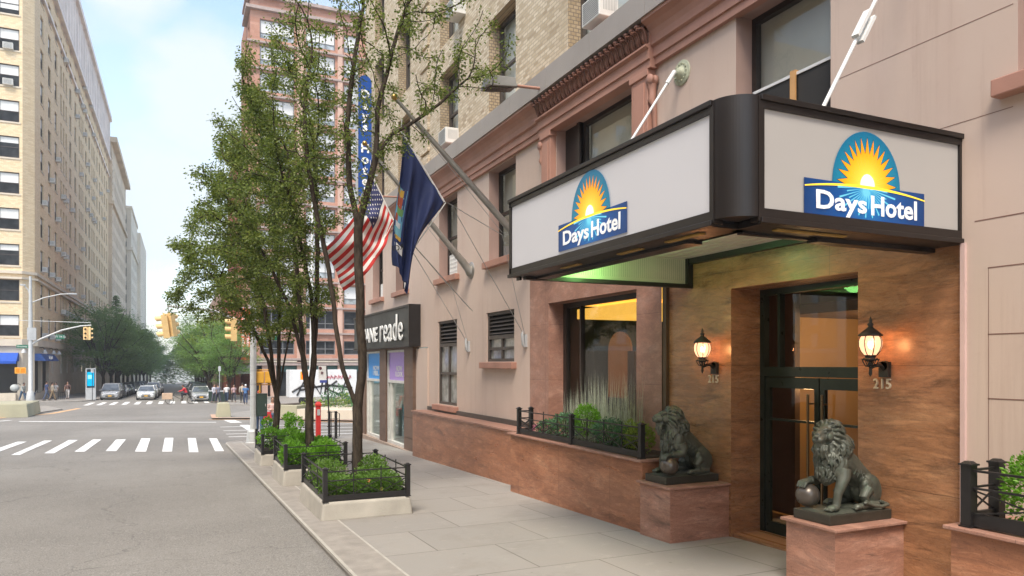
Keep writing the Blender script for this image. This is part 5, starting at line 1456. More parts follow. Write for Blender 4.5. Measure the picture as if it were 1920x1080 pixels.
s_holes = [(c - w / 2, c + w / 2, z, z + 2.3) for c, w in side_cols for z in rows[:-1] + [4.9, 8.4]]
g_holes = [(c - w / 2, c + w / 2, 0.9, 3.0) for c, w in ((100.4, 1.4), (107.2, 1.1), (113.3, 1.5), (118.6, 1.5), (123.5, 1.2), (129, 1.3), (135, 1.3), (141, 1.3), (150, 1.3))]
g_holes += [(88.7, 92.9, -1.0, 3.1), (93.6, 98.0, -.9, 3.1)]
f_cols = [(-15.55, 1.75), (-20.4, 1.75), (-24.5, 1.75)] + [(-29.5 - 4.6 * k, 1.75) for k in range(12)]
f_holes = [(c - w / 2, c + w / 2, z, z + 2.15) for c, w in f_cols for z in rows[:-1] + [4.9, 8.45]]
mb = MB(); grid_wall(mb, LS, 88.9, 176, 4.6, 53.2, s_holes + [(c - w / 2, c + w / 2, z, z + 2.2) for c, w in side_cols for z in (46.2, 49.6)], .22)
grid_wall(mb, LF, LEFT_END, -14.4, 4.6, 53.2, f_holes, .22)
mb.quad((-14.4, 88, 4.6), (-13.5, 88.9, 4.6), (-13.5, 88.9, 53.2), (-14.4, 88, 53.2))
mb.quad((LX, 176, -6), (LX - 16, 176, -6), (LX - 16, 176, 53.2), (LX, 176, 53.2)); mb.quad((LX, 88, 53.2), (LX, 176, 53.2), (-30, 176, 53.2), (-30, 88, 53.2))
mb.build('wall', TAN_BRICK, lb)
mb = MB(); grid_wall(mb, LS, 88.9, 176, -6, 3.9, g_holes, .3); grid_wall(mb, LF, LEFT_END, -14.4, -2, 3.9, [(-24, -14.85, -.85, 3.0)], .3); mb.quad((-14.4, 88, -2), (-13.5, 88.9, -2), (-13.5, 88.9, 3.9), (-14.4, 88, 3.9)); mb.build('limestone_base', LIME, lb)
def band(z0, z1, out, mat, name='belt_course', x1=176):
    mb = MB(); o_ = out
    mb.hexa([(-30, LY - o_, z0), (-14.4, LY - o_, z0), (-14.4, LY + .1, z0), (-30, LY + .1, z0)], [(-30, LY - o_, z1), (-14.4, LY - o_, z1), (-14.4, LY + .1, z1), (-30, LY + .1, z1)])
    mb.hexa([(-14.4, LY - o_, z0), (LX + o_, 88.9, z0), (LX - .1, 88.9, z0), (-14.4, LY + .1, z0)], [(-14.4, LY - o_, z1), (LX + o_, 88.9, z1), (LX - .1, 88.9, z1), (-14.4, LY + .1, z1)])
    mb.box(LX - .1, LX + o_, 88.9, x1, z0, z1)
    mb.build(name, mat, lb)
band(3.9, 4.6, .28, LIME); band(11.2, 11.5, .22, LIME); band(10.65, 10.85, .3, LIME); band(41.6, 41.95, .25, TERRACREAM); band(45.0, 45.5, .5, TERRACREAM); band(53.2, 54.1, .7, TERRACREAM, 'cornice')
# ribbed cream terracotta crown between the top belts
mb = MB(); y = 89.5; k = 0
while y < 175:
    mb.box(LX - .05, LX + .24, y, y + .34, 45.5, 53.2)
    if k % 3 == 0: mb.box(LX - .05, LX + .34, y + .38, y + .8, 45.5, 53.2)
    y += .95; k += 1
o = mb.build('ribbed_crown', TERRACREAM, lb)
sp_ = [(LS, a, b, c, d, .22) for a, b, c, d in s_holes]
fp_ = [(LF, a, b, c, d, .22) for a, b, c, d in f_holes if b > -18]
sp_ = sorted(sp_, key=lambda q: q[1] + q[3] * .3)
window_parts(lb, fp_ + sp_, 95, (WF, PANE, BLIND), rs, None, fw=.09)
window_parts(lb, [(LS, a, b, c, d, .3) for a, b, c, d in g_holes[:5]], 99, (WF, PANE, BLIND), rs, None, mid=False, blind=False)
mb = MB(); mb.box(LX - .36, LX - .3, 88.9, 98.2, -1, 3.1); mb.build('cafe_window', PANE, lb)
mb = MB()
for y in (90, 91, 92, 94.8, 96, 97): mb.box(LX - .3, LX - .22, y, y + .1, -.9, 3.1)
mb.build('cafe_mullions', BRONZE_L, lb)
mb = MB(); mb.box(-24, -14.85, 88.25, 88.3, -1, 3.1); mb.build('dark_shopfront', pl('black_shopfront', (.006, .006, .007), .3), lb)
mb = MB(); mb.box(-24, -14.9, 87.4, 88.0, -1.6, -.9); mb.build('shopfront_sill', LIME, lb)
for (c, w) in side_cols[:10]:
    for z in rows[:6] + [4.9, 8.4]:
        pass
mb = MB()
for (c, w) in side_cols:
    for z in rows[:-1] + [4.9, 8.4]: mb.box(LX - .02, LX + .07, c - w / 2 - .12, c + w / 2 + .12, z - .16, z - .02)
for c, w in f_cols:
    for z in rows[:-1] + [4.9, 8.4]: mb.box(c - w / 2 - .12, c + w / 2 + .12, LY - .07, LY + .02, z - .18, z - .02)
o = mb.build('window_sills', LIME, lb); o['kind'] = 'stuff'
# awnings
AWB = pl('awning_blue', (.008, .075, .42), .7)
t = thing('awning', 'plain bright blue awning over the dark shopfront at the left edge', 'awning', (-15, 87.9, 2.4), 'blue awnings on the far left corner')
mb = MB(); mb.hexa([(-26, 86.6, 2.35), (-14.7, 86.6, 2.35), (-14.7, 88, 2.35), (-26, 88, 2.35)], [(-26, 87.6, 3.2), (-14.7, 87.6, 3.2), (-14.7, 88, 3.2), (-26, 88, 3.2)]); mb.build('canopy', AWB, t)
mb = MB(); mb.box(-26, -14.7, 86.58, 86.6, 2.1, 2.36); mb.build('valance', AWB, t)
t = thing('awning', 'dark blue awning with faint white writing round the corner, split in two', 'awning', (-13, 92, 2.4), 'blue awnings on the far left corner')
for y0, y1 in ((88.9, 92.9), (93.5, 98.2)):
    mb = MB(); mb.hexa([(LX, y0, 2.4), (LX + 1.0, y0, 2.4), (LX + 1.0, y1, 2.4), (LX, y1, 2.4)], [(LX, y0, 3.15), (LX + .5, y0, 3.15), (LX + .5, y1, 3.15), (LX, y1, 3.15)]); mb.build('canopy', pl('awning_navy', (.01, .05, .2), .7), t)
o = text_obj('awning_lettering', 'The Cafe N', .42, L_WHITE, .03, .9, .01, t); aim(o, (LX + .84, 93.2, 2.72), right=(0, 1, 0))
# gooseneck lamps on the base
for i, (x, y, lb_) in enumerate(((-14.2, 87.9, 'little bell lamp on the limestone beside the street name sign'), (-13.4, 91, 'little bell lamp over the corner awning, nearest the edge'), (-13.4, 97, 'little bell lamp at the right end of the corner awning'), (-13.4, 101, 'little bell lamp on the limestone past the corner awning'))):
    t = thing('bell_lamp', lb_, 'lamp', (x, y, 3.6), 'bell lamps on the limestone base')
    dx_, dy_ = (0, -1) if i == 0 else (1, 0)
    mb = MB(); mb.tube([(x, y, 3.75), (x + .3 * dx_, y + .3 * dy_, 3.85), (x + .5 * dx_, y + .5 * dy_, 3.6)], .035, 6); mb.build('arm', BLACKP, t)
    mb = MB(); mb.lathe([(.28, 3.2), (.18, 3.42), (.06, 3.6), (0, 3.62)], (x + .5 * dx_, y + .5 * dy_, 0), 12); mb.build('shade', GREYM, t)
# air conditioners of the corner building
cnt = 0
fl = {4.9: 'second', 8.4: 'third'}
fl.update({12.05 + 3.62 * k: ('fourth', 'fifth', 'sixth', 'seventh', 'eighth', 'ninth', 'tenth', 'eleventh', 'twelfth', 'thirteenth')[k] for k in range(10)})
ordn = ['first', 'second', 'third', 'fourth', 'fifth', 'sixth', 'seventh', 'eighth', 'ninth', 'tenth', 'eleventh', 'twelfth', 'thirteenth', 'fourteenth', 'fifteenth', 'sixteenth', 'seventeenth', 'eighteenth', 'nineteenth', 'twentieth', 'twenty-first', 'twenty-second']
rsa = random.Random(8)
picks = {(0, 12.05 + 0), (1, 12.05), (2, 12.05), (0, 19.29), (1, 15.67), (2, 15.67), (2, 19.29), (1, 22.91), (0, 4.9), (1, 4.9), (2, 4.9), (3, 8.4), (5, 8.4), (2, 26.53), (6, 12.05)}
for ci, (c, w) in enumerate(side_cols):
    for z in [4.9, 8.4] + rows[:10]:
        key = (ci, round(z, 2))
        if key in {(a, round(b, 2)) for a, b in picks} or (ci > 2 and rsa.random() < .2):
            place_ac(LX + .12, c, z - .02, math.pi, 'white air conditioner, %s floor, %s window from the corner of the tan block' % (fl[min(fl, key=lambda q: abs(q - z))], ordn[ci]), 'air conditioners of the tan corner block', s=1.35)
for z, s_ in ((rows[6], 'ninth'), (rows[5] + .0, 'eighth'), (rows[4] - 3.62 * 0, 'seventh')):
    if s_ == 'seventh': continue
    place_ac(-15.6, LY + .1, z - .02, math.pi / 2, 'white air conditioner in the %s floor window, avenue side of the tan block' % s_, 'air conditioners of the tan corner block', s=1.5)

# second block
b2 = thing('apartment_block', 'tan masonry block with heavy cornices beyond the tan corner block', 'building', (-13, 176, -3))
X2 = -12.95
def S2(u, v, d): return (X2 - d, u, v)
h2 = [(c - .6, c + .6, 1 + 3.5 * k, 3.1 + 3.5 * k) for c in [180 + 3.1 * i for i in range(14)] for k in range(13)]
mb = MB(); grid_wall(mb, S2, 176.2, 222, -6, 49, h2, .2); mb.quad((X2, 176.2, -6), (X2, 176.2, 49), (X2 - 10, 176.2, 49), (X2 - 10, 176.2, -6)); mb.quad((X2, 222, -6), (X2 - 10, 222, -6), (X2 - 10, 222, 49), (X2, 222, 49)); mb.quad((X2, 176.2, 49), (X2, 222, 49), (X2 - 10, 222, 49), (X2 - 10, 176.2, 49)); mb.build('wall', TAN2, b2)
for z, o_, h_ in ((49, 1.1, 1.1), (36, .5, .7), (4, .3, .5)):
    mb = MB(); mb.box(X2 - 10, X2 + o_, 176.2 - o_ * .6, 222 + o_ * .4, z, z + h_); mb.build('cornice', TAN2, b2)
mb = MB()
for k in range(38): mb.box(X2 - .1, X2 + .12, 176.15, 178.2, -4 + 1.35 * k, -3.0 + 1.35 * k)
mb.build('quoins', TAN2, b2)
window_parts(b2, [(S2, a, b, c, d, .2) for a, b, c, d in sorted(h2, key=lambda q: q[0] + q[2] * .1)], 60, (WF, PANE, BLIND), rs, None)
# third block
b3 = thing('apartment_block', 'pale cream block, farthest of the tall buildings on the left', 'building', (-12, 224, -4))
X3, Y3 = -11.75, 224.
def S3(u, v, d): return (X3 - d, u, v)
def F3(u, v, d): return (u, Y3 + d, v)
h3 = [(c - .7, c + .7, .6 + 3.6 * k, 2.9 + 3.6 * k) for c in [228 + 3.4 * i for i in range(8)] for k in range(11)]
h3f = [(-14.3, -12.9, .6 + 3.6 * k, 2.9 + 3.6 * k) for k in range(12)]
mb = MB(); grid_wall(mb, S3, Y3, 256, -7, 44.2, h3, .2); grid_wall(mb, F3, -24, X3, -7, 44.2, h3f, .2); mb.quad((X3, Y3, 44.2), (X3, 256, 44.2), (-24, 256, 44.2), (-24, Y3, 44.2)); mb.box(X3 - 12, X3 + .9, 256, 300, -8, 43); mb.build('wall', TAN3, b3)
mb = MB(); mb.box(-24, X3 + .4, Y3 - .4, 256, 33, 33.8); mb.box(-24, X3 + .25, Y3 - .25, 256, 44.2, 45.0); mb.build('cornice', TAN3, b3)
window_parts(b3, [(F3, a, b, c, d, .2) for a, b, c, d in h3f] + [(S3, a, b, c, d, .2) for a, b, c, d in h3], 60, (WF, PANE, BLIND), rs, None)

# salmon tower on the right corner
tw = thing('salmon_tower', 'salmon coloured tower with wide white framed windows behind the street trees', 'building', (12, 86, -1.5))
TX0, TX1, TY = 7.25, 21.0, 86.
def TF(u, v, d): return (u, TY + d, v)
def TS(u, v, d): return (TX0 + d, u, v)
rowsT = [3.15 + 2.95 * k for k in range(13)]
hT = []
for z in rowsT:
    for a, b in ((8.25, 12.0), (13.25, 16.6), (17.6, 19.4)): hT.append((a, b, z, z + (1.6 if z < 4 else 2.15)))
hTs = [(a, b, z, z + 2.0) for z in rowsT[1:] for a, b in ((87, 88.8), (91, 93.5), (95.5, 98))]
mb = MB(); grid_wall(mb, TF, TX0, TX1, 2.2, 43, hT, .35); grid_wall(mb, TS, TY, 99, 2.2, 43, hTs, .3)
mb.quad((TX0, TY, 43), (TX1, TY, 43), (TX1, 99, 43), (TX0, 99, 43)); mb.quad((TX1, TY, -2), (TX1, 99, -2), (TX1, 99, 43), (TX1, TY, 43)); mb.build('wall', SALMON, tw)
for x0, x1 in ((12.25, 13.0), (16.85, 17.4), (20.2, 21.1)):
    mb = MB(); mb.box(x0, x1, TY - .25, TY + .05, 2.2, 41.5); mb.build('pier', SALMON_P, tw)
mb = MB()
for z in rowsT: mb.box(TX0 - .35, TX1, TY - .32 + .0, TY + .04, z - .62, z - .42)
for z in (41.6, 43): mb.box(TX0 - .5, TX1 + .2, TY - .45, TY + 5, z, z + .35)
mb.box(TX0 - .2, TX1, TY - .18, TY, 1.9, 2.25); mb.box(TX0 - .2, TX1, TY - .22, TY, 2.5, 2.62)
mb.build('balcony_band', pl('weathered_band', (.38, .3, .27), .8, dirt=.2), tw)
mb = MB()
for k in range(40): mb.box(TX0 + .2 + k * .34, TX0 + .23 + k * .34, TY - .4, TY - .37, 43.35, 44.2)
mb.box(TX0, TX1, TY - .42, TY - .36, 44.2, 44.26); mb.build('roof_railing', GREYM, tw)
spT = []
WFW = pl('grey_window_frame', (.2, .2, .2), .5)
restP = [(TF, a, b, c, d, .3) for a, b, c, d in hT]
def wide_window(i, P, a, b, c, d, dep):
    f = MB(); fw = .1
    for (p, q, r, s) in ((a, a + fw, c, d), (b - fw, b, c, d), (a + fw, b - fw, c, c + fw), (a + fw, b - fw, d - fw, d), (a + fw, b - fw, c + .62, c + .7)): f.pbox(P, p, q, r, s, dep - .1, dep)
    n = 3 if b - a > 2.5 else 1
    for k in range(1, n): x = a + (b - a) * k / n; f.pbox(P, x - .04, x + .04, c + fw, d - fw, dep - .1, dep)
    w = f.build('window', WFW, tw)
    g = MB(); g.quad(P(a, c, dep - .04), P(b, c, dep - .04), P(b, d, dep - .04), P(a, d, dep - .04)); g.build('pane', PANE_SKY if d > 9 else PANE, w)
    if d > 9:
        g = MB(); g.quad(P(a + fw, c + .7, dep - .05), P(b - fw, c + .7, dep - .05), P(b - fw, d - fw, dep - .05), P(a + fw, d - fw, dep - .05)); g.build('blind', BLIND, w)
for i, q in enumerate(restP): wide_window(i, *q)
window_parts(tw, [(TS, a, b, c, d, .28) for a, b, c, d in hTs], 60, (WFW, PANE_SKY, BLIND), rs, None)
# podium with recessed ground floor
for x in (7.3, 8.5, 9.4, 12.3, 16.9, 20.4):
    mb = MB(); mb.box(x, x + .6, TY + .02, TY + .7, -2, 2.2); mb.build('column', SALMON_P, tw)
mb = MB(); mb.box(7.6, 21, TY + .75, TY + .9, -2, 2.2); mb.build('dark_shopfront', PANE, tw)
mb = MB(); mb.box(9.8, 21, TY + .3, TY + .7, 1.2, 1.85); mb.build('shop_fascia', pl('teal_fascia', (.05, .12, .11), .6), tw)
mb = MB(); mb.box(7.26, 21, TY - .25, TY - .02, 2.28, 2.46); mb.build('white_band', LIME, tw)
# vertical orange banners
t = thing('banner', 'pair of tall orange banners with white capitals on the salmon tower corner', 'banner', (6.8, 85, 2))
for x0, dy in ((6.2, 0), (6.72, .3)):
    mb = MB(); mb.box(x0, x0 + .46, 84.9 + dy, 84.95 + dy, 2.45, 8.2); b_ = mb.build('cloth', pl('banner_orange', (.72, .1, .015), .7, 0, .05), t)
    o = text_obj('banner_lettering', 'NEW YORK SPORTS CLUB', .26, L_WHITE, .03, 1, .01, b_); aim(o, (x0 + .23, 84.89 + dy, 5.2), right=(0, 0, 1), up=(-1, 0, 0))
mb = MB(); mb.box(6.15, 7.3, 85.1, 85.16, 8.2, 8.28); mb.build('bracket', GREYM, t)
# entrance canopy
t = thing('entrance_canopy', 'flat grey canopy beyond the street tree on the right corner', 'canopy', (5, 85.5, 1.2))
mb = MB(); mb.hexa([(3.7, 84.5, 1.0), (7.2, 84.5, 1.0), (7.2, 87.5, 1.0), (3.7, 87.5, 1.0)], [(4.6, 85.2, 1.9), (7.2, 85.2, 1.9), (7.2, 87, 1.9), (4.6, 87, 1.9)]); mb.build('cover', pl('canopy_grey', (.12, .13, .11), .8), t)
for x, y in ((3.9, 84.7), (5.5, 84.7), (3.9, 87.3)):
    mb = MB(); mb.box(x, x + .1, y, y + .1, gz(y), 1.0); mb.build('post', BLACKP, t)
# dark red brick building and others further down on the right
b4 = thing('brick_building', 'dark red brick building down the street behind the salmon tower', 'building', (8, 110, -2))
X4 = 7.4
def S4(u, v, d): return (X4 + d, u, v)
def F4(u, v, d): return (u, 101 + d, v)
h4 = [(c - .6, c + .6, 1 + 3.2 * k, 3 + 3.2 * k) for c in (106, 110, 114, 118, 122, 126) for k in range(9)]
mb = MB(); grid_wall(mb, S4, 101, 130, -4, 31, h4, .2); mb.quad((X4, 101, -4), (X4, 101, 31), (22, 101, 31), (22, 101, -4)); mb.quad((X4, 101, 31), (X4, 130, 31), (22, 130, 31), (22, 101, 31)); mb.build('wall', REDBR, b4)
mb = MB(); mb.box(X4 - .3, 22, 100.7, 130.2, 30.6, 31.4); mb.build('cornice', REDBR, b4)
window_parts(b4, [(S4, a, b, c, d, .2) for a, b, c, d in h4], 60, (WF, PANE, BLIND), rs, None)
b4b = thing('brick_building', 'low dark red brick house between the leafy tree and the red banners', 'building', (5, 96, -2))
mb = MB(); mb.box(5.6, 7.2, 99.3, 112, -3, 13); mb.build('wall', REDBR, b4b)
mb = MB(); mb.box(5.5, 7.2, 99.2, 112, 13, 13.4); mb.build('cornice', SALMON_P, b4b)
b5 = thing('town_house', 'pale pink town house row far down the right side of the street', 'building', (7, 150, -3))
X5 = 7.2
def S5(u, v, d): return (X5 + d, u, v)
h5 = [(c - .5, c + .5, 0 + 3.3 * k, 2 + 3.3 * k) for c in [142 + 3 * i for i in range(18)] for k in range(5)]
mb = MB(); grid_wall(mb, S5, 140, 200, -6, 17, h5, .2); mb.quad((X5, 140, -5), (X5, 140, 17), (20, 140, 17), (20, 140, -5)); mb.quad((X5, 140, 17), (X5, 200, 17), (20, 200, 17), (20, 140, 17)); mb.build('wall', SALMON_P, b5)
window_parts(b5, [(S5, a, b, c, d, .2) for a, b, c, d in h5], 50, (WF, PANE, BLIND), rs, None)
# block behind the median, right of the tower, seen between trees and hotel corner
b6 = thing('avenue_building', 'low pink avenue building glimpsed between the salmon tower and the hotel', 'building', (26, 88, -1.5))
def F6(u, v, d): return (u, 87.5 + d, v)
h6 = [(c - 1.1, c + 1.1, 3 + 3.2 * k, 5.1 + 3.2 * k) for c in (23, 26.5, 30, 33.5, 37) for k in range(7)]
mb = MB(); grid_wall(mb, F6, 21.2, 48, -2, 26, h6, .25); mb.quad((21.2, 87.5, 26), (48, 87.5, 26), (48, 100, 26), (21.2, 100, 26)); mb.build('wall', SALMON, b6)
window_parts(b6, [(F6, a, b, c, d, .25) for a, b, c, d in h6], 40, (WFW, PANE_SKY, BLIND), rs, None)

# the row on the other side of the near street, beside the viewer; it shows in the hotel's glass
b7 = thing('opposite_row', 'brown brick row across the near street, seen only as reflections in the hotel glass', 'building', (-13, 5, 0))
X7 = -13.2
def S7(u, v, d): return (X7 - d, u, v)
h7 = [(c - .65, c + .65, 1.2 + 3.2 * k, 3.3 + 3.2 * k) for c in [-26 + 3.1 * i for i in range(16)] for k in range(4)]
mb = MB(); grid_wall(mb, S7, -28, 24, -1.2, 14.5, h7, .25); mb.quad((X7, 24, -1.2), (X7 - 12, 24, -1.2), (X7 - 12, 24, 14.5), (X7, 24, 14.5)); mb.quad((X7, -28, 14.5), (X7, 24, 14.5), (X7 - 12, 24, 14.5), (X7 - 12, -28, 14.5)); mb.quad((X7, -28, -1.2), (X7 - 12, -28, -1.2), (X7 - 12, -28, 14.5), (X7, -28, 14.5)); mb.build('wall', TAN_BRICK, b7)
window_parts(b7, [(S7, a, b, c, d, .22) for a, b, c, d in h7], 64, (WF, PANE, BLIND), rs, None)
# ================================================================= near street trees, grown limb by limb
import numpy as np
def grow(name, label, group, base, stems, envs, n_attr, seed, leaf_n, step=.2, infl=1.3, kill=.42, r_tip=.005, trunk_r=.1, leaf=.062, mat=LEAF_A, zmin=3.0, leafspread=.16):
    """stems: list of hand-placed polylines (from base up); envs: ellipsoids (c, r) filled with attraction points"""
    rg = random.Random(seed)
    attr = []
    tot = sum(e[1][0] * e[1][1] * e[1][2] for e in envs)
    for c, r in envs:
        m = int(n_attr * r[0] * r[1] * r[2] / tot); k = 0
        while k < m:
            p = V((rg.uniform(-1, 1), rg.uniform(-1, 1), rg.uniform(-1, 1)))
            if p.length > 1 or rg.random() > .35 + .65 * p.length: continue
            q = V((c[0] + p.x * r[0], c[1] + p.y * r[1], c[2] + p.z * r[2]))
            if q.z < zmin or q.x > 5.75: continue
            attr.append(q); k += 1
    nodes = []; par = []
    nodes.append(V(base)); par.append(-1)
    idx = {}
    for st in stems:
        prev = 0
        pts = [V(p) for p in st]
        for i, p in enumerate(pts):
            key = tuple(round(x, 3) for x in p)
            if key in idx: prev = idx[key]; continue
            a = nodes[prev]; L = (p - a).length; n = max(1, int(L / step))
            for k in range(1, n + 1):
                q = a.lerp(p, k / n) + V((rg.uniform(-1, 1), rg.uniform(-1, 1), 0)) * .012
                nodes.append(q); par.append(prev); prev = len(nodes) - 1
            idx[key] = prev
    alive = list(attr)
    for it in range(90):
        kd = kdtree.KDTree(len(nodes))
        for i, q in enumerate(nodes): kd.insert(q, i)
        kd.balance()
        pull = {}; keep = []
        for a in alive:
            co, i, d = kd.find(a)
            if d < kill: continue
            keep.append(a)
            if d < infl * (2.5 if it < 12 else 1.3):
                pull.setdefault(i, V((0, 0, 0))); pull[i] += (a - nodes[i]).normalized()
        alive = keep
        if not pull: break
        for i, v in pull.items():
            if nodes[i].z < 1.6: continue
            if v.length < .05: continue
            d = (v.normalized() + V((rg.uniform(-.25, .25), rg.uniform(-.25, .25), rg.uniform(-.05, .2))))
            if par[i] >= 0: d += (nodes[i] - nodes[par[i]]).normalized() * .55
            q = nodes[i] + d.normalized() * step
            nodes.append(q); par.append(i)
        if len(nodes) > 5200: break
    N = len(nodes)
    area = [0.] * N; ch = [0] * N
    for i in range(1, N): ch[par[i]] += 1
    order = list(range(N))
    # children always have larger index than parents except stems, which also append in order
    for i in range(N - 1, 0, -1):
        if ch[i] == 0: area[i] = r_tip ** 1.98
        area[par[i]] += area[i]
    k0 = trunk_r / (area[0] ** (1 / 1.98))
    rad = [max(r_tip * .8, (a ** (1 / 1.98)) * (k0 if k0 < 2.2 else 2.2)) for a in area]
    t = thing(name, label, 'tree', base, group)
    mb = MB()
    kids = {}
    for i in range(1, N): kids.setdefault(par[i], []).append(i)
    # chains
    def chain(i0, p):
        pts = [nodes[p], nodes[i0]]; rs_ = [min(rad[p], rad[i0] * 1.25), rad[i0]]; cur = i0
        st = []
        while cur in kids:
            ks = sorted(kids[cur], key=lambda q: -rad[q]); st += [(q, cur) for q in ks[1:]]
            pts.append(nodes[ks[0]]); rs_.append(rad[ks[0]]); cur = ks[0]
        mb.tube(pts, rs_, 10 if rs_[1] > .05 else (6 if rs_[1] > .015 else 4), caps=False)
        return st
    stack = [(q, 0) for q in kids[0]]
    while stack:
        q, p = stack.pop(); stack += chain(q, p)
    # root flare
    b = V(base); mb.tube([b + V((0, 0, -.12)), b, b + V((0, 0, .12)), b + V((0, 0, .35))], [rad[0] * 1.5, rad[0] * 1.3, rad[0] * 1.08, rad[0]], 12, caps=False)
    mb.build('trunk', BARK, t, fix=False)
    # leaves
    tips = [i for i in range(1, N) if rad[i] < .016 and nodes[i].z > zmin - .4]
    wts = [rg.random() ** 2 + .06 for _ in tips]; picks_ = rg.choices(tips, weights=wts, k=leaf_n)
    lv = MB()
    for i in picks_:
        q0 = 0; q = nodes[i].lerp(nodes[par[i]], rg.random())
        d = V((rg.gauss(0, 1), rg.gauss(0, 1), rg.gauss(0, .8))); d.normalize()
        c = q + d * rg.uniform(.02, leafspread)
        L = leaf * rg.uniform(.7, 1.25); w = L * .62
        ax = (d + V((rg.gauss(0, .5), rg.gauss(0, .5), -.5))).normalized()
        sd_ = ax.cross(V((rg.gauss(0, 1), rg.gauss(0, 1), rg.gauss(0, 1))))
        if sd_.length < .05: continue
        sd_.normalize(); nn = ax.cross(sd_) * L * .12
        lv.add([c, c + ax * L * .45 + sd_ * w / 2 + nn, c + ax * L, c + ax * L * .45 - sd_ * w / 2 + nn], [(0, 1, 2, 3)])
    lv.build('crown', mat, t, fix=False)
    return t
NG = 'multi-stemmed trees in the concrete planters'
base1 = (2.86, 12.75, -.03)
f1 = (2.85, 12.75, 1.32)
grow('street_tree', 'nearest street tree, forked low, with bare limbs in front of the striped flag', NG, base1,
     [[(2.84, 12.75, .7), f1, (2.6, 12.8, 2.0), (2.52, 12.85, 2.6), (2.36, 12.9, 3.9), (2.2, 12.9, 4.6), (2.0, 12.8, 5.5), (1.95, 12.8, 6.4), (2.1, 12.9, 7.6)],
      [(2.84, 12.75, .7), f1, (2.93, 12.7, 2.0), (2.88, 12.7, 2.9), (2.86, 12.7, 3.9), (2.84, 12.65, 4.45), (2.95, 12.6, 4.95), (3.12, 12.55, 5.7), (3.38, 12.5, 6.1), (3.7, 12.4, 6.3), (4.2, 12.3, 6.7), (4.7, 12.2, 7.2)],
      [(2.84, 12.75, .7), f1, (2.93, 12.7, 2.0), (2.88, 12.7, 2.9), (2.86, 12.7, 3.9), (2.84, 12.65, 4.45), (2.7, 12.7, 5.2), (2.66, 12.75, 6.2), (2.8, 12.8, 7.4), (3.0, 12.9, 8.6)],
      [(2.84, 12.75, .7), f1, (2.93, 12.7, 2.0), (2.88, 12.7, 2.9), (2.86, 12.7, 3.9), (2.84, 12.65, 4.45), (2.95, 12.6, 4.95), (3.12, 12.55, 5.7), (3.15, 12.55, 6.5), (3.4, 12.5, 7.6), (3.7, 12.4, 8.6)]],
     [((3.0, 12.75, 7.9), (1.75, 1.9, 2.6)), ((4.5, 12.1, 7.6), (1.1, 1.3, 1.1)), ((2.3, 12.9, 5.8), (1.0, 1.4, 1.6))], 1600, 5, 15000, trunk_r=.088, zmin=4.1, leaf=.054)
base2 = (2.62, 16.5, -.1); f2 = (2.62, 16.5, 1.1)
grow('street_tree', 'middle street tree whose dark stems rise behind the bright green shrubs', NG, base2,
     [[(2.62, 16.5, .5), f2, (2.5, 16.4, 2.1), (2.2, 16.4, 3.3), (1.7, 16.3, 4.3), (1.2, 16.3, 5.2)],
      [(2.62, 16.5, .5), f2, (2.5, 16.4, 2.1), (2.42, 16.6, 3.5), (2.3, 16.7, 5.0), (2.2, 16.8, 6.8)],
      [(2.62, 16.5, .5), f2, (2.72, 16.5, 2.2), (2.78, 16.5, 3.6), (2.8, 16.5, 5.2), (2.7, 16.6, 7.2)],
      [(2.62, 16.5, .5), f2, (2.72, 16.5, 2.2), (2.62, 16.2, 3.6), (2.3, 15.8, 4.8), (1.9, 15.5, 6.0)]],
     [((1.95, 16.4, 6.4), (1.45, 1.9, 3.2)), ((1.25, 16.4, 4.9), (1.4, 1.8, 1.7)), ((2.4, 16.4, 3.6), (1.1, 1.2, .6))], 1800, 6, 42000, trunk_r=.095, zmin=2.9, leaf=.058, leafspread=.2)
base3 = (2.42, 20.8, -.25); f3 = (2.44, 20.8, 1.0)
grow('street_tree', 'farthest street tree of the three, reaching out over the crossing to the left', NG, base3,
     [[(2.42, 20.8, .4), f3, (2.2, 20.7, 2.2), (1.7, 20.6, 3.3), (1.0, 20.6, 4.2), (.4, 20.6, 4.8)],
      [(2.42, 20.8, .4), f3, (2.3, 20.9, 2.4), (2.1, 21.0, 3.8), (1.8, 21.1, 5.4), (1.5, 21.1, 7.2)],
      [(2.42, 20.8, .4), f3, (2.5, 20.8, 2.4), (2.5, 20.7, 3.9), (2.4, 20.7, 5.8), (2.3, 20.7, 7.6)],
      [(2.42, 20.8, .4), f3, (2.65, 20.8, 2.3), (2.95, 20.8, 3.8), (3.3, 20.8, 5.2)]],
     [((1.95, 20.8, 6.5), (1.3, 1.9, 3.1)), ((1.2, 20.7, 4.9), (1.5, 1.9, 1.7)), ((.75, 20.6, 3.8), (1.2, 1.4, .9)), ((2.3, 20.7, 3.4), (1.3, 1.5, .8))], 1800, 7, 52000, trunk_r=.09, zmin=2.4, leaf=.066, step=.22, leafspread=.22)

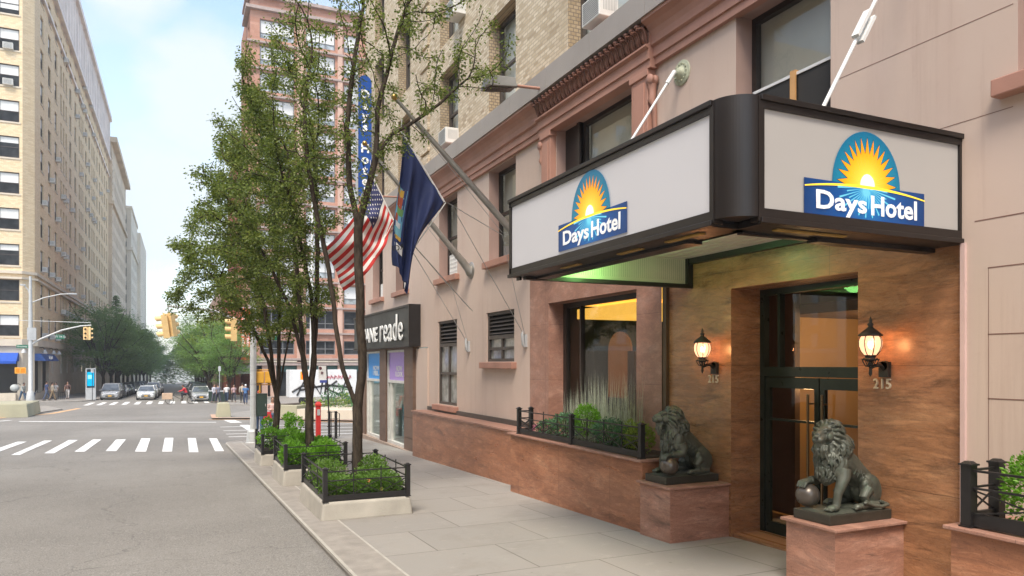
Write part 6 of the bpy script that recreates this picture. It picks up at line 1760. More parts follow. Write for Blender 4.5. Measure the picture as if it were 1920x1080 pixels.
# ================================================================= shrubs
def shrub_mesh(name, mat, blobs, n, leaf, seed, parent, stems=True, gauss=False, upright=.3):
    rg = random.Random(seed); lv = MB(); tot = sum(b[1][0] * b[1][1] for b in blobs)
    for c, r in blobs:
        for _ in range(int(n * r[0] * r[1] / tot)):
            d = V((rg.gauss(0, 1), rg.gauss(0, 1), rg.gauss(0, 1))).normalized()
            k = rg.uniform(.45, 1.0) ** .5 * rg.uniform(.9, 1.12)
            if d.z < -.3 and rg.random() < .6: continue
            p = V((c[0] + d.x * r[0] * k, c[1] + d.y * r[1] * k, c[2] + d.z * r[2] * k))
            L = leaf * rg.uniform(.6, 1.3); ax = (d + V((rg.gauss(0, .6), rg.gauss(0, .6), upright + rg.gauss(0, .5)))).normalized()
            s = ax.cross(V((rg.gauss(0, 1), rg.gauss(0, 1), rg.gauss(0, 1)))).normalized()
            nn = ax.cross(s) * L * .15; w = L * .6
            lv.add([p, p + ax * L * .5 + s * w / 2 + nn, p + ax * L, p + ax * L * .5 - s * w / 2 + nn], [(0, 1, 2, 3)])
    o = lv.build(name, mat, parent, fix=False)
    if stems:
        st = MB()
        for c, r in blobs:
            for _ in range(7):
                a = rg.uniform(0, 6.28); q = rg.uniform(.2, .8)
                st.tube([(c[0] + .02 * math.cos(a), c[1] + .02 * math.sin(a), c[2] - r[2]), (c[0] + r[0] * q * .5 * math.cos(a), c[1] + r[1] * q * .5 * math.sin(a), c[2] - r[2] * .2), (c[0] + r[0] * q * math.cos(a), c[1] + r[1] * q * math.sin(a), c[2] + r[2] * .5)], [.012, .008, .004], 5)
        st.build('stems', BARK, parent, fix=False)
    return o
def shrub(label, c, blobs, mat, n, leaf, seed, group=None, cat='shrub', name='shrub', **kw):
    t = thing(name, label, cat, c, group)
    shrub_mesh('foliage', mat, blobs, n, leaf, seed, t, **kw)
    return t
S1 = 'low shrubs in the nearest concrete planter'
shrub('loose feathery shrub in the near left part of the nearest concrete planter', (2.35, 11.8, 0), [((2.3, 11.8, .11), (.26, .34, .19)), ((2.62, 11.72, .1), (.3, .28, .19)), ((2.3, 12.3, .1), (.25, .35, .17))], LEAF_BX, 5200, .045, 1, S1)
shrub('loose feathery shrub in the near right part of the nearest concrete planter', (3.0, 11.8, 0), [((3.1, 11.8, .12), (.27, .34, .2)), ((2.86, 11.75, .11), (.25, .3, .19)), ((3.12, 12.2, .12), (.25, .3, .2))], LEAF_BX, 4800, .045, 2, S1)
shrub('small shrub behind the trunk on its left, in the nearest concrete planter', (2.4, 12.7, 0), [((2.35, 12.7, .2), (.3, .5, .25)), ((2.3, 13.2, .16), (.25, .25, .2))], LEAF_BX, 2200, .045, 3, S1)
shrub('bushy shrub behind the trunk on its right, in the nearest concrete planter', (3.1, 12.7, 0), [((3.08, 12.7, .22), (.28, .45, .28)), ((3.0, 12.3, .17), (.3, .3, .24))], LEAF_BX, 2400, .045, 4, S1)
for x, y in ((2.75, 11.55), (2.95, 11.5)):
    t = thing('flower', ('small red flower' if x < 2.8 else 'small yellow flower') + ' low at the front of the nearest planter', 'flower', (x, y, 0))
    mb = MB()
    for k in range(5): a = k * 1.256; mb.ball((x + .018 * math.cos(a), y + .01 * math.sin(a) - .02, .1 + (.14 if x < 2.8 else 0) + .018 * math.sin(a)), (.013, .006, .013), 6)
    mb.build('petals', pl('petal_%d' % int(x * 100), (.7, .3, .1) if x < 2.8 else (.7, .6, .08), .6), t)
    mb = MB(); mb.tube([(x, y - .01, -.02), (x, y - .015, .1 + (.14 if x < 2.8 else 0))], .003, 4); mb.build('stalk', LEAF_S, t)
S2g = 'bright shrubs in the middle concrete planter'
shrub('bright green bush spilling over the left rails of the middle planter', (2.2, 16, 0), [((2.22, 16.1, .16), (.27, .45, .28)), ((2.35, 15.85, .08), (.32, .16, .2))], LEAF_S, 2700, .06, 5, S2g)
shrub('bright green bush in the middle of the middle planter, tallest there', (2.5, 16.6, 0), [((2.5, 16.9, .22), (.42, .5, .32))], LEAF_S, 2200, .06, 6, S2g)
shrub('dense green bush on the right side of the middle planter', (2.95, 16.2, 0), [((2.88, 16.2, .16), (.34, .5, .28)), ((2.8, 15.9, .1), (.35, .18, .22)), ((2.95, 16.9, .18), (.28, .4, .26))], LEAF_S, 3300, .06, 7, S2g)
shrub('leafy sucker shoot on the left flank of the middle tree trunk', (2.3, 16.5, .6), [((2.3, 16.4, .78), (.17, .17, .16)), ((2.18, 16.4, .9), (.12, .12, .12))], LEAF_S, 420, .07, 17, None, stems=False)
shrub('small bush in the farthest planter beside the grey signal pole', (2.3, 20.5, -.1), [((2.25, 20.4, .12), (.32, .5, .28)), ((2.7, 20.4, .1), (.35, .5, .24))], LEAF_S, 2000, .07, 8, 'bushes in the farthest planter')
shrub('tall thin leafy shoots rising from the farthest planter', (2.2, 20.9, -.1), [((2.2, 20.9, .35), (.14, .2, .3)), ((2.75, 20.7, .38), (.1, .15, .3))], LEAF_S, 500, .07, 9, 'bushes in the farthest planter')
WG = 'plants behind the iron fence under the bay window'
shrub('rounded bright lime boxwood in the middle of the window planter', (6.15, 10.55, .8), [((6.15, 10.5, 1.17), (.2, .27, .26))], LEAF_S, 2300, .035, 10, WG)
shrub('dark green feathery shrub on the left of the lime boxwood', (6.2, 11.4, .8), [((6.2, 11.3, 1.0), (.24, .42, .22)), ((6.15, 11.9, .92), (.18, .25, .14))], LEAF_G, 2600, .045, 11, WG)
shrub('dark green feathery shrub on the right of the lime boxwood', (6.2, 9.7, .8), [((6.2, 9.85, 1.0), (.24, .4, .22)), ((6.2, 9.4, .97), (.2, .25, .18))], LEAF_G, 2600, .045, 12, WG)
shrub('yellowish leafy bush at the right end of the window planter', (6.2, 8.9, .8), [((6.15, 8.95, 1.0), (.2, .22, .22)), ((6.12, 9.2, 1.05), (.1, .1, .22))], LEAF_Y, 1300, .045, 13, WG)
shrub('low pink flowering plant at the left end of the window planter', (6.1, 12.1, .8), [((6.1, 12.1, .88), (.14, .2, .1))], pl('pink_petals', (.5, .14, .25), .7, 0, .3, 20), 420, .03, 14, WG, cat='plant', name='flowering_plant')
# tall grey ornamental grass in front of the bay window
rg = random.Random(21); mb = MB()
for _ in range(650):
    x = rg.uniform(6.3, 6.56); y = rg.uniform(9.45, 11.6); h = rg.uniform(.5, 1.25) * (1.0 if y < 11.1 else .75); a = rg.uniform(0, 6.28); b = rg.uniform(.02, .16)
    pts = [V((x, y, .79)), V((x + b * .3 * math.cos(a), y + b * .5 * math.sin(a), .79 + h * .5)), V((min(x + b * .6 * math.cos(a), 6.62), y + b * 1.4 * math.sin(a), .79 + h))]
    w = .0042; s = V((math.sin(a + .6), -math.cos(a + .6), 0)) * w
    mb.add([pts[0] - s, pts[0] + s, pts[1] + s * .8, pts[1] - s * .8, pts[2]], [(0, 1, 2, 3), (3, 2, 4)])
tag(mb.build('ornamental_grass', leaf_mat('grey_grass', [(.3, .33, .27), (.42, .45, .38), (.5, .53, .46)], .25), fix=False), 'tall wispy grey-green ornamental grass in front of the bay window', 'grass', kind='stuff')
shrub('dense bright boxwood in the planter at the right edge of the photo', (6.2, 3.4, .8), [((6.16, 3.46, 1.08), (.22, .3, .34)), ((6.2, 2.9, 1.05), (.24, .4, .34))], LEAF_S, 7500, .04, 15)

# ================================================================= far trees
def far_tree(seed, H, r, trunk_h, mat, n=8500, leaf=.34, layered=True, lean=0, conifer=False):
    """prototype standing at the origin"""
    rg = random.Random(seed); t = thing('street_tree', '', 'tree')
    mb = MB(); cl = []
    if conifer:
        mb.tube([(0, 0, -.2), (0, 0, H * .5), (0, 0, H)], [.28, .16, .03], 8)
        for k in range(90):
            f = (k + .5) / 90; z = trunk_h + (H - trunk_h) * f; a = rg.uniform(0, 6.28); q = r * (1 - f) ** .8 * rg.uniform(.5, 1) + .15
            cl.append((V((q * math.cos(a), q * math.sin(a), z)), .75 * (1 - f * .6)))
    else:
        n_l = 9
        mb.tube([(0, 0, -.3), (.05, 0, trunk_h * .6), (lean * .4, 0, trunk_h)], [.26, .2, .17], 9)
        for k in range(n_l):
            a = 2 * math.pi * k / n_l + rg.uniform(-.3, .3); q = r * rg.uniform(.55, .95); z1 = trunk_h + (H - trunk_h) * rg.uniform(.35, .92)
            mid = V((q * .4 * math.cos(a), q * .4 * math.sin(a), trunk_h + (z1 - trunk_h) * .55)); e = V((q * math.cos(a), q * math.sin(a), z1))
            mb.tube([(0, 0, trunk_h * .85), mid, e], [.13, .08, .025], 6)
            for j in range(3):
                e2 = mid + V((rg.uniform(-1, 1), rg.uniform(-1, 1), rg.uniform(.1, 1))) * r * .38; mb.tube([mid, e2], [.05, .015], 5)
        for k in range(70):
            d = V((rg.gauss(0, 1), rg.gauss(0, 1), rg.gauss(0, 1))).normalized(); q = rg.uniform(.45, 1.0)
            z = trunk_h * .95 + (H - trunk_h) * (.5 + .5 * d.z * q)
            wz = 1 - .35 * max(0, (z - (trunk_h + H) / 2) / (H - trunk_h) * 2) ** 2
            cl.append((V((lean * .5 + d.x * r * q * wz, d.y * r * q * wz, z)), rg.uniform(.6, 1.25) * r / 4))
    mb.build('trunk', BARK, t, fix=False)
    lv = MB(); per = n // len(cl)
    for c, s in cl:
        for _ in range(per):
            p = c + V((rg.gauss(0, .6), rg.gauss(0, .6), rg.gauss(0, .22 if layered else .42))) * s
            L = leaf * rg.uniform(.5, 1.1); a = rg.uniform(0, 6.28)
            ax = V((math.cos(a), math.sin(a), rg.uniform(-.6, .35))).normalized(); sd_ = ax.cross(V((rg.gauss(0, .5), rg.gauss(0, .5), 1))).normalized()
            lv.add([p, p + ax * L * .5 + sd_ * L * .28, p + ax * L, p + ax * L * .5 - sd_ * L * .28], [(0, 1, 2, 3)])
    lv.build('crown', mat, t, fix=False)
    return t
protoA = far_tree(31, 13.2, 4.7, 2.7, LEAF_B, 17000, .28)
protoB = far_tree(32, 10.2, 4.3, 2.5, LEAF_B2, 12000, .26)
protoC = far_tree(33, 17.5, 2.6, 4, LEAF_B, 5000, .34, conifer=True)
protoD = far_tree(34, 7.2, 2.0, 3.0, LEAF_Y, 2800, .26)
used = {}
def place_tree(p, x, y, s, rz, label, group):
    o = p if id(p) not in used else copy_tree(p); used[id(p)] = 1
    o.location = (x, y, gz(y)); o.rotation_euler = (0, 0, rz); o.scale = (s, s, s)
    o['label'] = label; o['group'] = group
    return o
GL = 'leafy trees down the left side of the far street'; GR = 'leafy trees down the right side of the far street'
place_tree(protoA, -9.0, 109, 1.0, 0, 'dense dark green street tree past the blue screen kiosk, first of the left row', GL)
place_tree(protoA, -8.8, 119, 1.05, 1.3, 'second dark green street tree on the left side, right behind the nearest', GL)
for i, (y, s) in enumerate(((130, 1.1), (141, 1.1), (153, 1.15), (167, 1.15), (183, 1.2), (200, 1.2), (220, 1.3), (245, 1.3), (272, 1.3))):
    place_tree(protoA if i % 2 else protoB, -8.6, y, s, 2.1 * i, ('dark' if i % 2 else 'lighter') + ' green street tree on the left side, %s back from the kiosk' % ordn[i + 2], GL)
place_tree(protoC, -9.6, 140, .92, .4, 'tall pointed conifer rising above the left row of trees', None)
place_tree(protoB, 2.9, 84, .84, .5, 'light green layered tree on the right corner over the silver car', GR)
place_tree(protoB, 4.6, 78, .72, 2.5, 'light green layered tree nearest on the right, its thin trunk among the standing people', GR)
place_tree(protoD, 3.3, 92, 1.35, 1.5, 'thin yellow green tree top above the right corner trees', GR)
for i, (y, s, x) in enumerate(((96, .85, 3.4), (108, .95, 3.9), (120, 1.0, 4.2), (133, 1.0, 4.2), (148, 1.05, 4.2), (165, 1.1, 4.3), (185, 1.15, 4.3), (208, 1.2, 4.4), (235, 1.3, 4.5))):
    place_tree(protoB if i % 3 else protoA, x, y, s, 1.7 * i, ('light' if i % 3 else 'deep') + ' green street tree on the right side, %s back from the corner' % ordn[i + 2], GR)
# riverside wood closing the street
rg = random.Random(77); mb = MB(); n = 0
for _ in range(16000):
    x = rg.uniform(-24, 16); y = rg.uniform(300, 314); base = gz(y); top = 15 + 3 * math.sin(x * .21) + 2 * math.sin(x * .6 + 1)
    p = V((x, y, base + rg.uniform(.0, 1) ** .7 * top)); L = rg.uniform(.6, 1.3); a = rg.uniform(0, 6.28)
    ax = V((math.cos(a), math.sin(a), rg.uniform(-.5, .5))); sd_ = ax.cross(V((0, .3, 1))).normalized()
    mb.add([p, p + ax * L * .5 + sd_ * L * .3, p + ax * L, p + ax * L * .5 - sd_ * L * .3], [(0, 1, 2, 3)])
tag(mb.build('distant_wood', LEAF_B, fix=False), 'hazy green wood closing the far end of the street', 'wood', kind='stuff')
# Broadway median planting
rg = random.Random(5)
mw = thing('median_wall', 'long low pale planter wall of the Broadway median behind the trees', 'planter wall', (8, 46, -1.1))
def wallbox(mb, p, q, w, z0, z1):
    p = V((*p, 0)); q = V((*q, 0)); d = (q - p).normalized(); n = V((-d.y, d.x, 0)) * w
    mb.hexa([(p.x, p.y, z0), (q.x, q.y, z0), (q.x + n.x, q.y + n.y, z0), (p.x + n.x, p.y + n.y, z0)], [(p.x, p.y, z1), (q.x, q.y, z1), (q.x + n.x, q.y + n.y, z1), (p.x + n.x, p.y + n.y, z1)])
mb = MB(); wallbox(mb, (6.3, 44.1), (12.2, 38.2), 8, -1.4, -.55); wallbox(mb, (12.3, 38.1), (32, 18.4), 8, -1.4, -.55); mb.build('wall', LIME, mw)
t_ = thing('concrete_planter', 'boxy olive planter end seen between the far and middle tree trunks', 'planter', (5.9, 45, -1.1))
mb = MB(); wallbox(mb, (5.35, 45.7), (6.35, 44.6), 6, -1.3, -.36); bevel(mb.build('tub', BARR, t_), .04)
mb = MB(); wallbox(mb, (5.6, 45.75), (6.3, 45.0), 5.4, -.4, -.32); mb.build('soil', SOIL, t_)
blobs = []; blobs2 = []
for _ in range(46):
    u = rg.uniform(0, 20); v = rg.uniform(.4, 5)
    x = 6.6 + u * .707 + v * .707; y = 43.9 - u * .707 + v * .707; h = rg.uniform(.3, .85)
    (blobs if rg.random() < .75 else blobs2).append(((x, y, -.5 + h * .55), (rg.uniform(.5, .9), rg.uniform(.5, .9), h)))
t = thing('shrub_bed', 'bed of mixed green shrubs with red blossoms on the Broadway median', 'shrubs', (10, 42, -.5))
shrub_mesh('foliage', LEAF_G, blobs, 9000, .16, 40, t, stems=False); shrub_mesh('yellow_foliage', LEAF_Y, [((b[0][0], b[0][1] - .2, -.4), (b[1][0], b[1][1], .35)) for b in blobs[:20]] + blobs2, 4200, .14, 41, t, stems=False)
shrub_mesh('blossoms', pl('red_blossom', (.45, .06, .05), .7, 0, .3, 9), [((10.1 + q * .8, 41.3 - q * .5, .1 + .25 * (q % 2)), (.45, .4, .3)) for q in range(4)], 260, .12, 42, t, stems=False)
# ================================================================= signals, poles, signs
AMBER_HAND = emis('hand_signal_glow', (1, .13, .015), 1.1)
SIGN_W = pl('sign_letter_white', (.62, .63, .6), .5)
SIGN_G = pl('street_sign_green', (.01, .14, .075), .5, 0, .05)
GALV = pl('galvanised_pole', (.5, .51, .5), .45, .15, .08, 4, dirt=.25)
def signal_head(t, c, rz, n=3, sec=.27, w=.26, tilt=0, mat=YEL_P):
    """traffic light head with visors, facing local +x"""
    M = Matrix.Translation(V(c)) @ Matrix.Rotation(rz, 4, 'Z') @ Matrix.Rotation(tilt, 4, 'X')
    h = MB(); h.box(-.1, .1, -w / 2, w / 2, -sec * n / 2, sec * n / 2)
    for k in range(n - 1): z = -sec * n / 2 + sec * (k + 1); h.box(-.105, .105, -w / 2 - .004, w / 2 + .004, z - .01, z + .01)
    h.tube([(0, 0, sec * n / 2), (0, 0, sec * n / 2 + .06)], .03, 8)
    for k in range(n):
        z = -sec * n / 2 + sec * (k + .5)
        pts = [(.1, .105 * math.cos(a), z + .105 * math.sin(a)) for a in [R(-35 + 250 * i / 12) for i in range(13)]]
        h.add(pts + [(p[0] + .2 - .04 * (p[2] < z), p[1], p[2]) for p in pts], [(i, i + 1, i + 14, i + 13) for i in range(12)])
    h.v = [tuple(M @ V(p)) for p in h.v]; hd = h.build('signal_head', mat, t)
    for k in range(n):
        z = -sec * n / 2 + sec * (k + .5); l = MB(); l.lathe([(0, .108), (.09, .104), (.095, .1)], (0, 0, z), 12, axis='x')
        l.v = [tuple(M @ V(p)) for p in l.v]; l.build('lens', (pl('lens_unlit', (.04, .03, .02), .2)), hd)
def street_sign(t, c, w, h, s, right=(1, 0, 0), th=.8):
    r = V(right).normalized(); n = r.cross(V((0, 0, 1))); c = V(c); p = MB()
    a, b = c - r * w / 2, c + r * w / 2
    p.hexa([a - V((0, 0, h / 2)) - n * .012, b - V((0, 0, h / 2)) - n * .012, b - V((0, 0, h / 2)) + n * .012, a - V((0, 0, h / 2)) + n * .012],
           [a + V((0, 0, h / 2)) - n * .012, b + V((0, 0, h / 2)) - n * .012, b + V((0, 0, h / 2)) + n * .012, a + V((0, 0, h / 2)) + n * .012])
    pl_ = p.build('name_plate', SIGN_G, t)
    o = text_obj('sign_lettering', s, h * .5, SIGN_W, .012, .85, .004, pl_); aim(o, c + n * .016, right=right)
    return pl_
# right hand pole, nearest
g0 = gz(28)
t = thing('signal_pole', 'tall grey pole with a curved arm, at the kerb just beyond the tree planters', 'signal pole', (2.46, 28, g0))
mb = MB()
mb.lathe([(.26, g0 - .05), (.26, g0 + .02), (.24, g0 + .04), (.21, g0 + .42), (.18, g0 + .46), (.115, g0 + .5), (.11, g0 + 3), (.095, g0 + 9)], (2.46, 28, 0), 8, smooth=False)
mb.build('pole', GALV, t)
mb = MB(); mb.tube([(2.42, 28, 3.2), (2.2, 28, 3.42), (1.75, 28, 3.74), (1.12, 28, 3.98), (.25, 28, 4.07), (-.36, 28, 4.1)], [.07, .065, .06, .052, .045, .04], 10); mb.build('arm', GALV, t)
mb = MB()
for z in (.25, .9, 1.35, 1.85): mb.lathe([(.118, z), (.118, z + .03)], (2.46, 28, 0), 12)
mb.build('band', GREYM, t)
mb = MB(); mb.tube([(-.33, 28, 4.08), (-.33, 28, 3.86)], .02, 6); mb.tube([(1.87, 28, 3.6), (1.87, 28, 3.55)], .03, 6); mb.build('hanger', GREYM, t)
street_sign(t, (2.93, 27.95, 3.05), .72, .17, 'BROADWAY')
s1 = thing('traffic_light', 'yellow traffic light pair hanging tilted from the very end of the curved arm', 'traffic light', (-.33, 28, 3.4), 'yellow traffic lights of the crossing')
signal_head(s1, (-.42, 28, 3.4), math.pi, tilt=0, mat=YEL_P); signal_head(s1, (-.24, 28.1, 3.44), R(50), mat=YEL_P)
s1.rotation_euler = (0, R(-7), 0)
s2 = thing('traffic_light', 'yellow traffic light part way along the curved arm, half hidden by leaves', 'traffic light', (1.87, 28, 3.3), 'yellow traffic lights of the crossing')
signal_head(s2, (1.8, 28, 3.32), math.pi, mat=YEL_P)
t = thing('pedestrian_signal', 'pair of orange yellow signal boxes seen from behind on the right signal pole', 'pedestrian signal', (2.85, 28.2, 1.4))
for x0, x1 in ((2.57, 2.85), (2.88, 3.18)):
    mb = MB(); mb.box(x0, x1, 28.1, 28.3, 1.38, 1.82); mb.box(x0 + .02, x1 - .02, 28.085, 28.1, 1.41, 1.79); bevel(mb.build('housing', YEL, t), .015)
mb = MB(); mb.tube([(2.46, 28.18, 1.87), (3.15, 28.2, 1.87)], .02, 6); mb.tube([(2.46, 28.18, 1.33), (3.15, 28.2, 1.33)], .02, 6); mb.tube([(2.7, 28.15, 1.33), (2.7, 28.15, .9)], .03, 6); mb.build('bracket', YEL, t)
t = thing('control_box', 'dark green steel box strapped to the right signal pole', 'box', (2.7, 28, .2))
mb = MB(); mb.box(2.57, 2.93, 27.86, 28.14, .19, 1.0); mb.box(2.56, 2.94, 27.85, 28.15, .985, 1.02); bevel(mb.build('cabinet', TEAL_G, t), .01)
mb = MB(); mb.box(2.6, 2.9, 27.85, 27.86, .23, .95); mb.build('door', TEAL_G, t)
mb = MB(); mb.box(2.86, 2.88, 27.838, 27.85, .55, .65); mb.build('latch', GREYM, t)
# left hand pole
g0 = gz(84)
t = thing('signal_pole', 'tall grey pole with lamp arms and a signal arm before the tan corner block', 'signal pole', (-13.1, 84, g0))
mb = MB(); mb.lathe([(.4, g0), (.4, g0 + .1), (.3, g0 + .9), (.2, g0 + 1), (.19, 6), (.12, 10.6)], (-13.1, 84, 0), 10); mb.build('pole', GALV, t)
mb = MB(); mb.tube([(-13.0, 84, 4.0), (-12.3, 84, 4.5), (-10.5, 84, 5.4), (-8.9, 84, 5.85), (-7.95, 84, 5.95)], [.1, .09, .08, .07, .06], 8); mb.build('signal_arm', GALV, t)
mb = MB(); mb.tube([(-13.1, 84, 8.0), (-12, 84, 8.55), (-10.6, 84, 8.95), (-9.4, 84, 9.05)], .055, 6); mb.build('lamp_arm', GALV, t)
mb = MB(); mb.tube([(-13.1, 84, 8.5), (-13.3, 84, 9.3), (-13.62, 84, 9.7)], .05, 6); mb.build('short_lamp_arm', GALV, t)
mb = MB(); mb.tube([(-14.3, 84, 6.3), (-8.0, 84, 6.2)], .035, 6); mb.build('tie_rod', GALV, t)
mb = MB(); mb.box(-9.9, -9.2, 83.85, 84.15, 8.97, 9.1); mb.build('lamp_head', GREYM, t)
mb = MB(); mb.box(-13.95, -13.5, 83.9, 84.1, 9.66, 9.8); mb.build('small_lamp_head', GREYM, t)
mb = MB(); mb.box(-13.35, -12.6, 83.8, 83.98, 4.4, 5.6); mb.build('equipment_case', GREYM, t)
street_sign(t, (-13.75, 83.85, 3.77), .95, .32, 'Broadway'); street_sign(t, (-10.6, 83.85, 4.75), .75, .45, 'W 94 St', right=(1, .3, .0))
mb = MB(); mb.tube([(-10.9, 84, 5.15), (-10.3, 84, 5.4)], .03, 5); mb.build('sign_hanger', GREYM, t)
s3 = thing('traffic_light', 'yellow traffic light hanging from the arm of the left pole before the trees', 'traffic light', (-8.2, 84, 5.2), 'yellow traffic lights of the crossing')
signal_head(s3, (-8.45, 84, 5.12), R(-90), sec=.42, w=.4); signal_head(s3, (-8.1, 84, 5.12), 0, sec=.42, w=.4)
t = thing('pedestrian_signal', 'lit orange hand signal on the left pole in front of the pale base', 'pedestrian signal', (-14, 84, 1.4), 'lit orange hand signals')
mb = MB(); mb.box(-14.35, -13.45, 83.8, 84.0, 1.15, 1.75); mb.box(-13.5, -13.0, 83.9, 83.95, 1.1, 1.14); mb.build('housing', YEL, t)
mb = MB(); mb.box(-14.28, -13.95, 83.78, 83.795, 1.25, 1.65); mb.box(-13.87, -13.52, 83.78, 83.795, 1.25, 1.65); mb.build('lit_face', AMBER_HAND, t)
# pole with lamp on the median and its hand signal
g0 = gz(46)
t = thing('lamp_post', 'slim white lamp post rising behind the middle tree', 'lamp post', (7.4, 46, g0))
mb = MB(); mb.tube([(7.4, 46, g0), (7.45, 46, 5), (7.5, 46, 12.5)], [.13, .11, .07], 8); mb.build('pole', WHITEP, t)
mb = MB(); mb.tube([(7.5, 46, 12.4), (6.9, 46, 12.9), (5.6, 46, 13.2)], .05, 6); mb.box(5.1, 5.7, 45.85, 46.15, 13.1, 13.25); mb.build('lamp_arm', WHITEP, t)
t = thing('pedestrian_signal', 'lit orange hand signal between the middle tree stems', 'pedestrian signal', (6.9, 45.8, 1.2), 'lit orange hand signals')
mb = MB(); mb.box(6.75, 7.2, 45.7, 45.9, 1.12, 1.62); mb.build('housing', YEL, t)
mb = MB(); mb.box(6.8, 6.98, 45.68, 45.695, 1.2, 1.52); mb.box(7.03, 7.12, 45.68, 45.695, 1.25, 1.5); mb.build('lit_face', AMBER_HAND, t)
# red call box, rack, bus stop sign
t = thing('call_box', 'bright red emergency call post behind the middle planter', 'call box', (4.68, 27.5, gz(27.5)))
mb = MB(); mb.box(4.6, 4.77, 27.42, 27.58, -.8, .55); bevel(mb.build('post', pl('call_box_red', (.55, .03, .025), .45, 0, .08), t), .01)
mb = MB(); mb.box(4.58, 4.79, 27.4, 27.6, .55, .6); mb.hexa([(4.58, 27.4, .6), (4.79, 27.4, .6), (4.79, 27.6, .6), (4.58, 27.6, .6)], [(4.63, 27.45, .7), (4.74, 27.45, .7), (4.74, 27.55, .7), (4.63, 27.55, .7)]); mb.build('cap', pl('call_box_red', (.55, .03, .025)), t)
mb = MB(); mb.box(4.63, 4.74, 27.405, 27.418, .2, .42); mb.build('call_panel', GREYM, t)
t = thing('bike_rack', 'black iron bike rack with upright loops between tree and shop', 'bike rack', (5.4, 28.4, gz(28.4)))
for i, x in enumerate((5.2, 5.45)):
    mb = MB(); mb.box(x, x + .09, 28.3, 28.4, -.8, .28); mb.build('post', BLACKP, t)
mb = MB(); mb.tube([(5.16, 28.35, .25), (5.5, 28.35, .25), (5.64, 28.4, .18), (5.64, 28.4, -.7), (5.3, 28.35, -.72)], .016, 6)
mb.tube([(5.16, 28.35, -.3), (5.64, 28.4, -.3)], .014, 6); mb.tube([(5.33, 28.35, .25), (5.33, 28.35, -.72)], .012, 6); mb.tube([(5.16, 28.35, -.02), (5.6, 28.4, -.02)], .012, 6); mb.build('loop', BLACKP, t)
t = thing('bus_stop_sign', 'white bus stop sign on a leaning dark pole between the tree stems', 'sign', (5.2, 28.2, gz(28.2)))
mb = MB(); mb.tube([(5.25, 28.2, -.8), (5.12, 28.2, 2.02)], .025, 8); mb.build('pole', BLACKP, t)
mb = MB(); mb.box(4.82, 5.1, 28.18, 28.21, 1.5, 2.02); pp = mb.build('panel', pl('sign_white', (.7, .69, .66), .5), t)
mb = MB(); mb.box(4.86, 5.12, 28.17, 28.2, 1.38, 1.48); mb.build('blue_strip', pl('strip_blue', (.05, .07, .3), .5), t)
mb = MB(); mb.lathe([(0, -.0), (.06, .003)], (4.88, 28.17, 1.93), 12, axis='y'); mb.box(4.9, 4.935, 28.168, 28.179, 1.7, 1.8); mb.box(4.95, 4.985, 28.168, 28.179, 1.7, 1.8); mb.build('route_mark', [pl('mark_dark', (.12, .03, .04), .6)], t)
# screen kiosk
t = thing('screen_kiosk', 'tall slim kiosk with a glowing light blue screen at the far left kerb', 'kiosk', (-8.2, 86, gz(86)))
mb = MB(); mb.box(-8.66, -7.74, 86, 86.3, gz(86) - .1, 1.62); bevel(mb.build('body', GREYM, t), .03)
mb = MB(); mb.box(-8.55, -7.85, 85.98, 85.998, -.35, 1.55); mb.build('bezel', pl('kiosk_black', (.01, .03, .04), .2), t)
mb = MB(); mb.box(-8.5, -7.9, 85.96, 85.978, -.18, 1.25); mb.build('screen', emis('screen_blue', (.0, .28, .5), .9), t)
mb = MB(); mb.box(-8.45, -8.1, 85.95, 85.958, .55, .95); mb.build('screen_picture', emis('screen_pale', (.2, .55, .65), .9), t)
t = thing('sign_post', 'thin dark post in front of the blue screen kiosk', 'post', (-7.9, 84.6, gz(84.6)))
mb = MB(); mb.tube([(-7.92, 84.6, gz(84.6)), (-7.92, 84.6, 1.6)], .035, 6); mb.build('pole', BLACKP, t)
mb = MB(); mb.box(-8.05, -7.8, 84.57, 84.585, 1.2, 1.6); mb.build('plate', GREYM, t)
t = thing('sign_post', 'slim grey post beside the silver car on the right corner', 'post', (2.9, 74, gz(74)))
mb = MB(); mb.tube([(3.5, 74, gz(74)), (3.5, 74, 1.9)], .035, 6); mb.build('pole', GALV, t); mb = MB(); mb.box(3.38, 3.62, 73.95, 73.965, 1.4, 1.85); mb.build('plate', GREYM, t)
# waste boxes
for x, y, lb_ in ((2.95, 74.6, 'dark litter box at the right corner kerb, nearest the silver car'), (3.75, 73.4, 'dark litter box at the right corner kerb, nearest the standing people')):
    t = thing('litter_box', lb_, 'litter box', (x, y, gz(y)), 'dark litter boxes on the right corner')
    mb = MB(); frustum(mb, x - .35, x + .35, y - .3, y + .3, gz(y), gz(y) + .95, -.04); mb.build('bin', TEAL_G, t)
    mb = MB(); mb.box(x - .42, x + .42, y - .37, y + .37, gz(y) + .95, gz(y) + 1.05); mb.build('lid', GREYM, t)
t = thing('bench_rail', 'low dark railing on the left pavement beside the walking people', 'railing', (-11.3, 88, gz(88)))
mb = MB()
for k in range(8): mb.box(-12.0 + k * .17, -11.96 + k * .17, 88, 88.05, gz(88), gz(88) + .75)
mb.box(-12.05, -10.75, 88, 88.06, gz(88) + .72, gz(88) + .78); mb.build('rails', BLACKP, t)

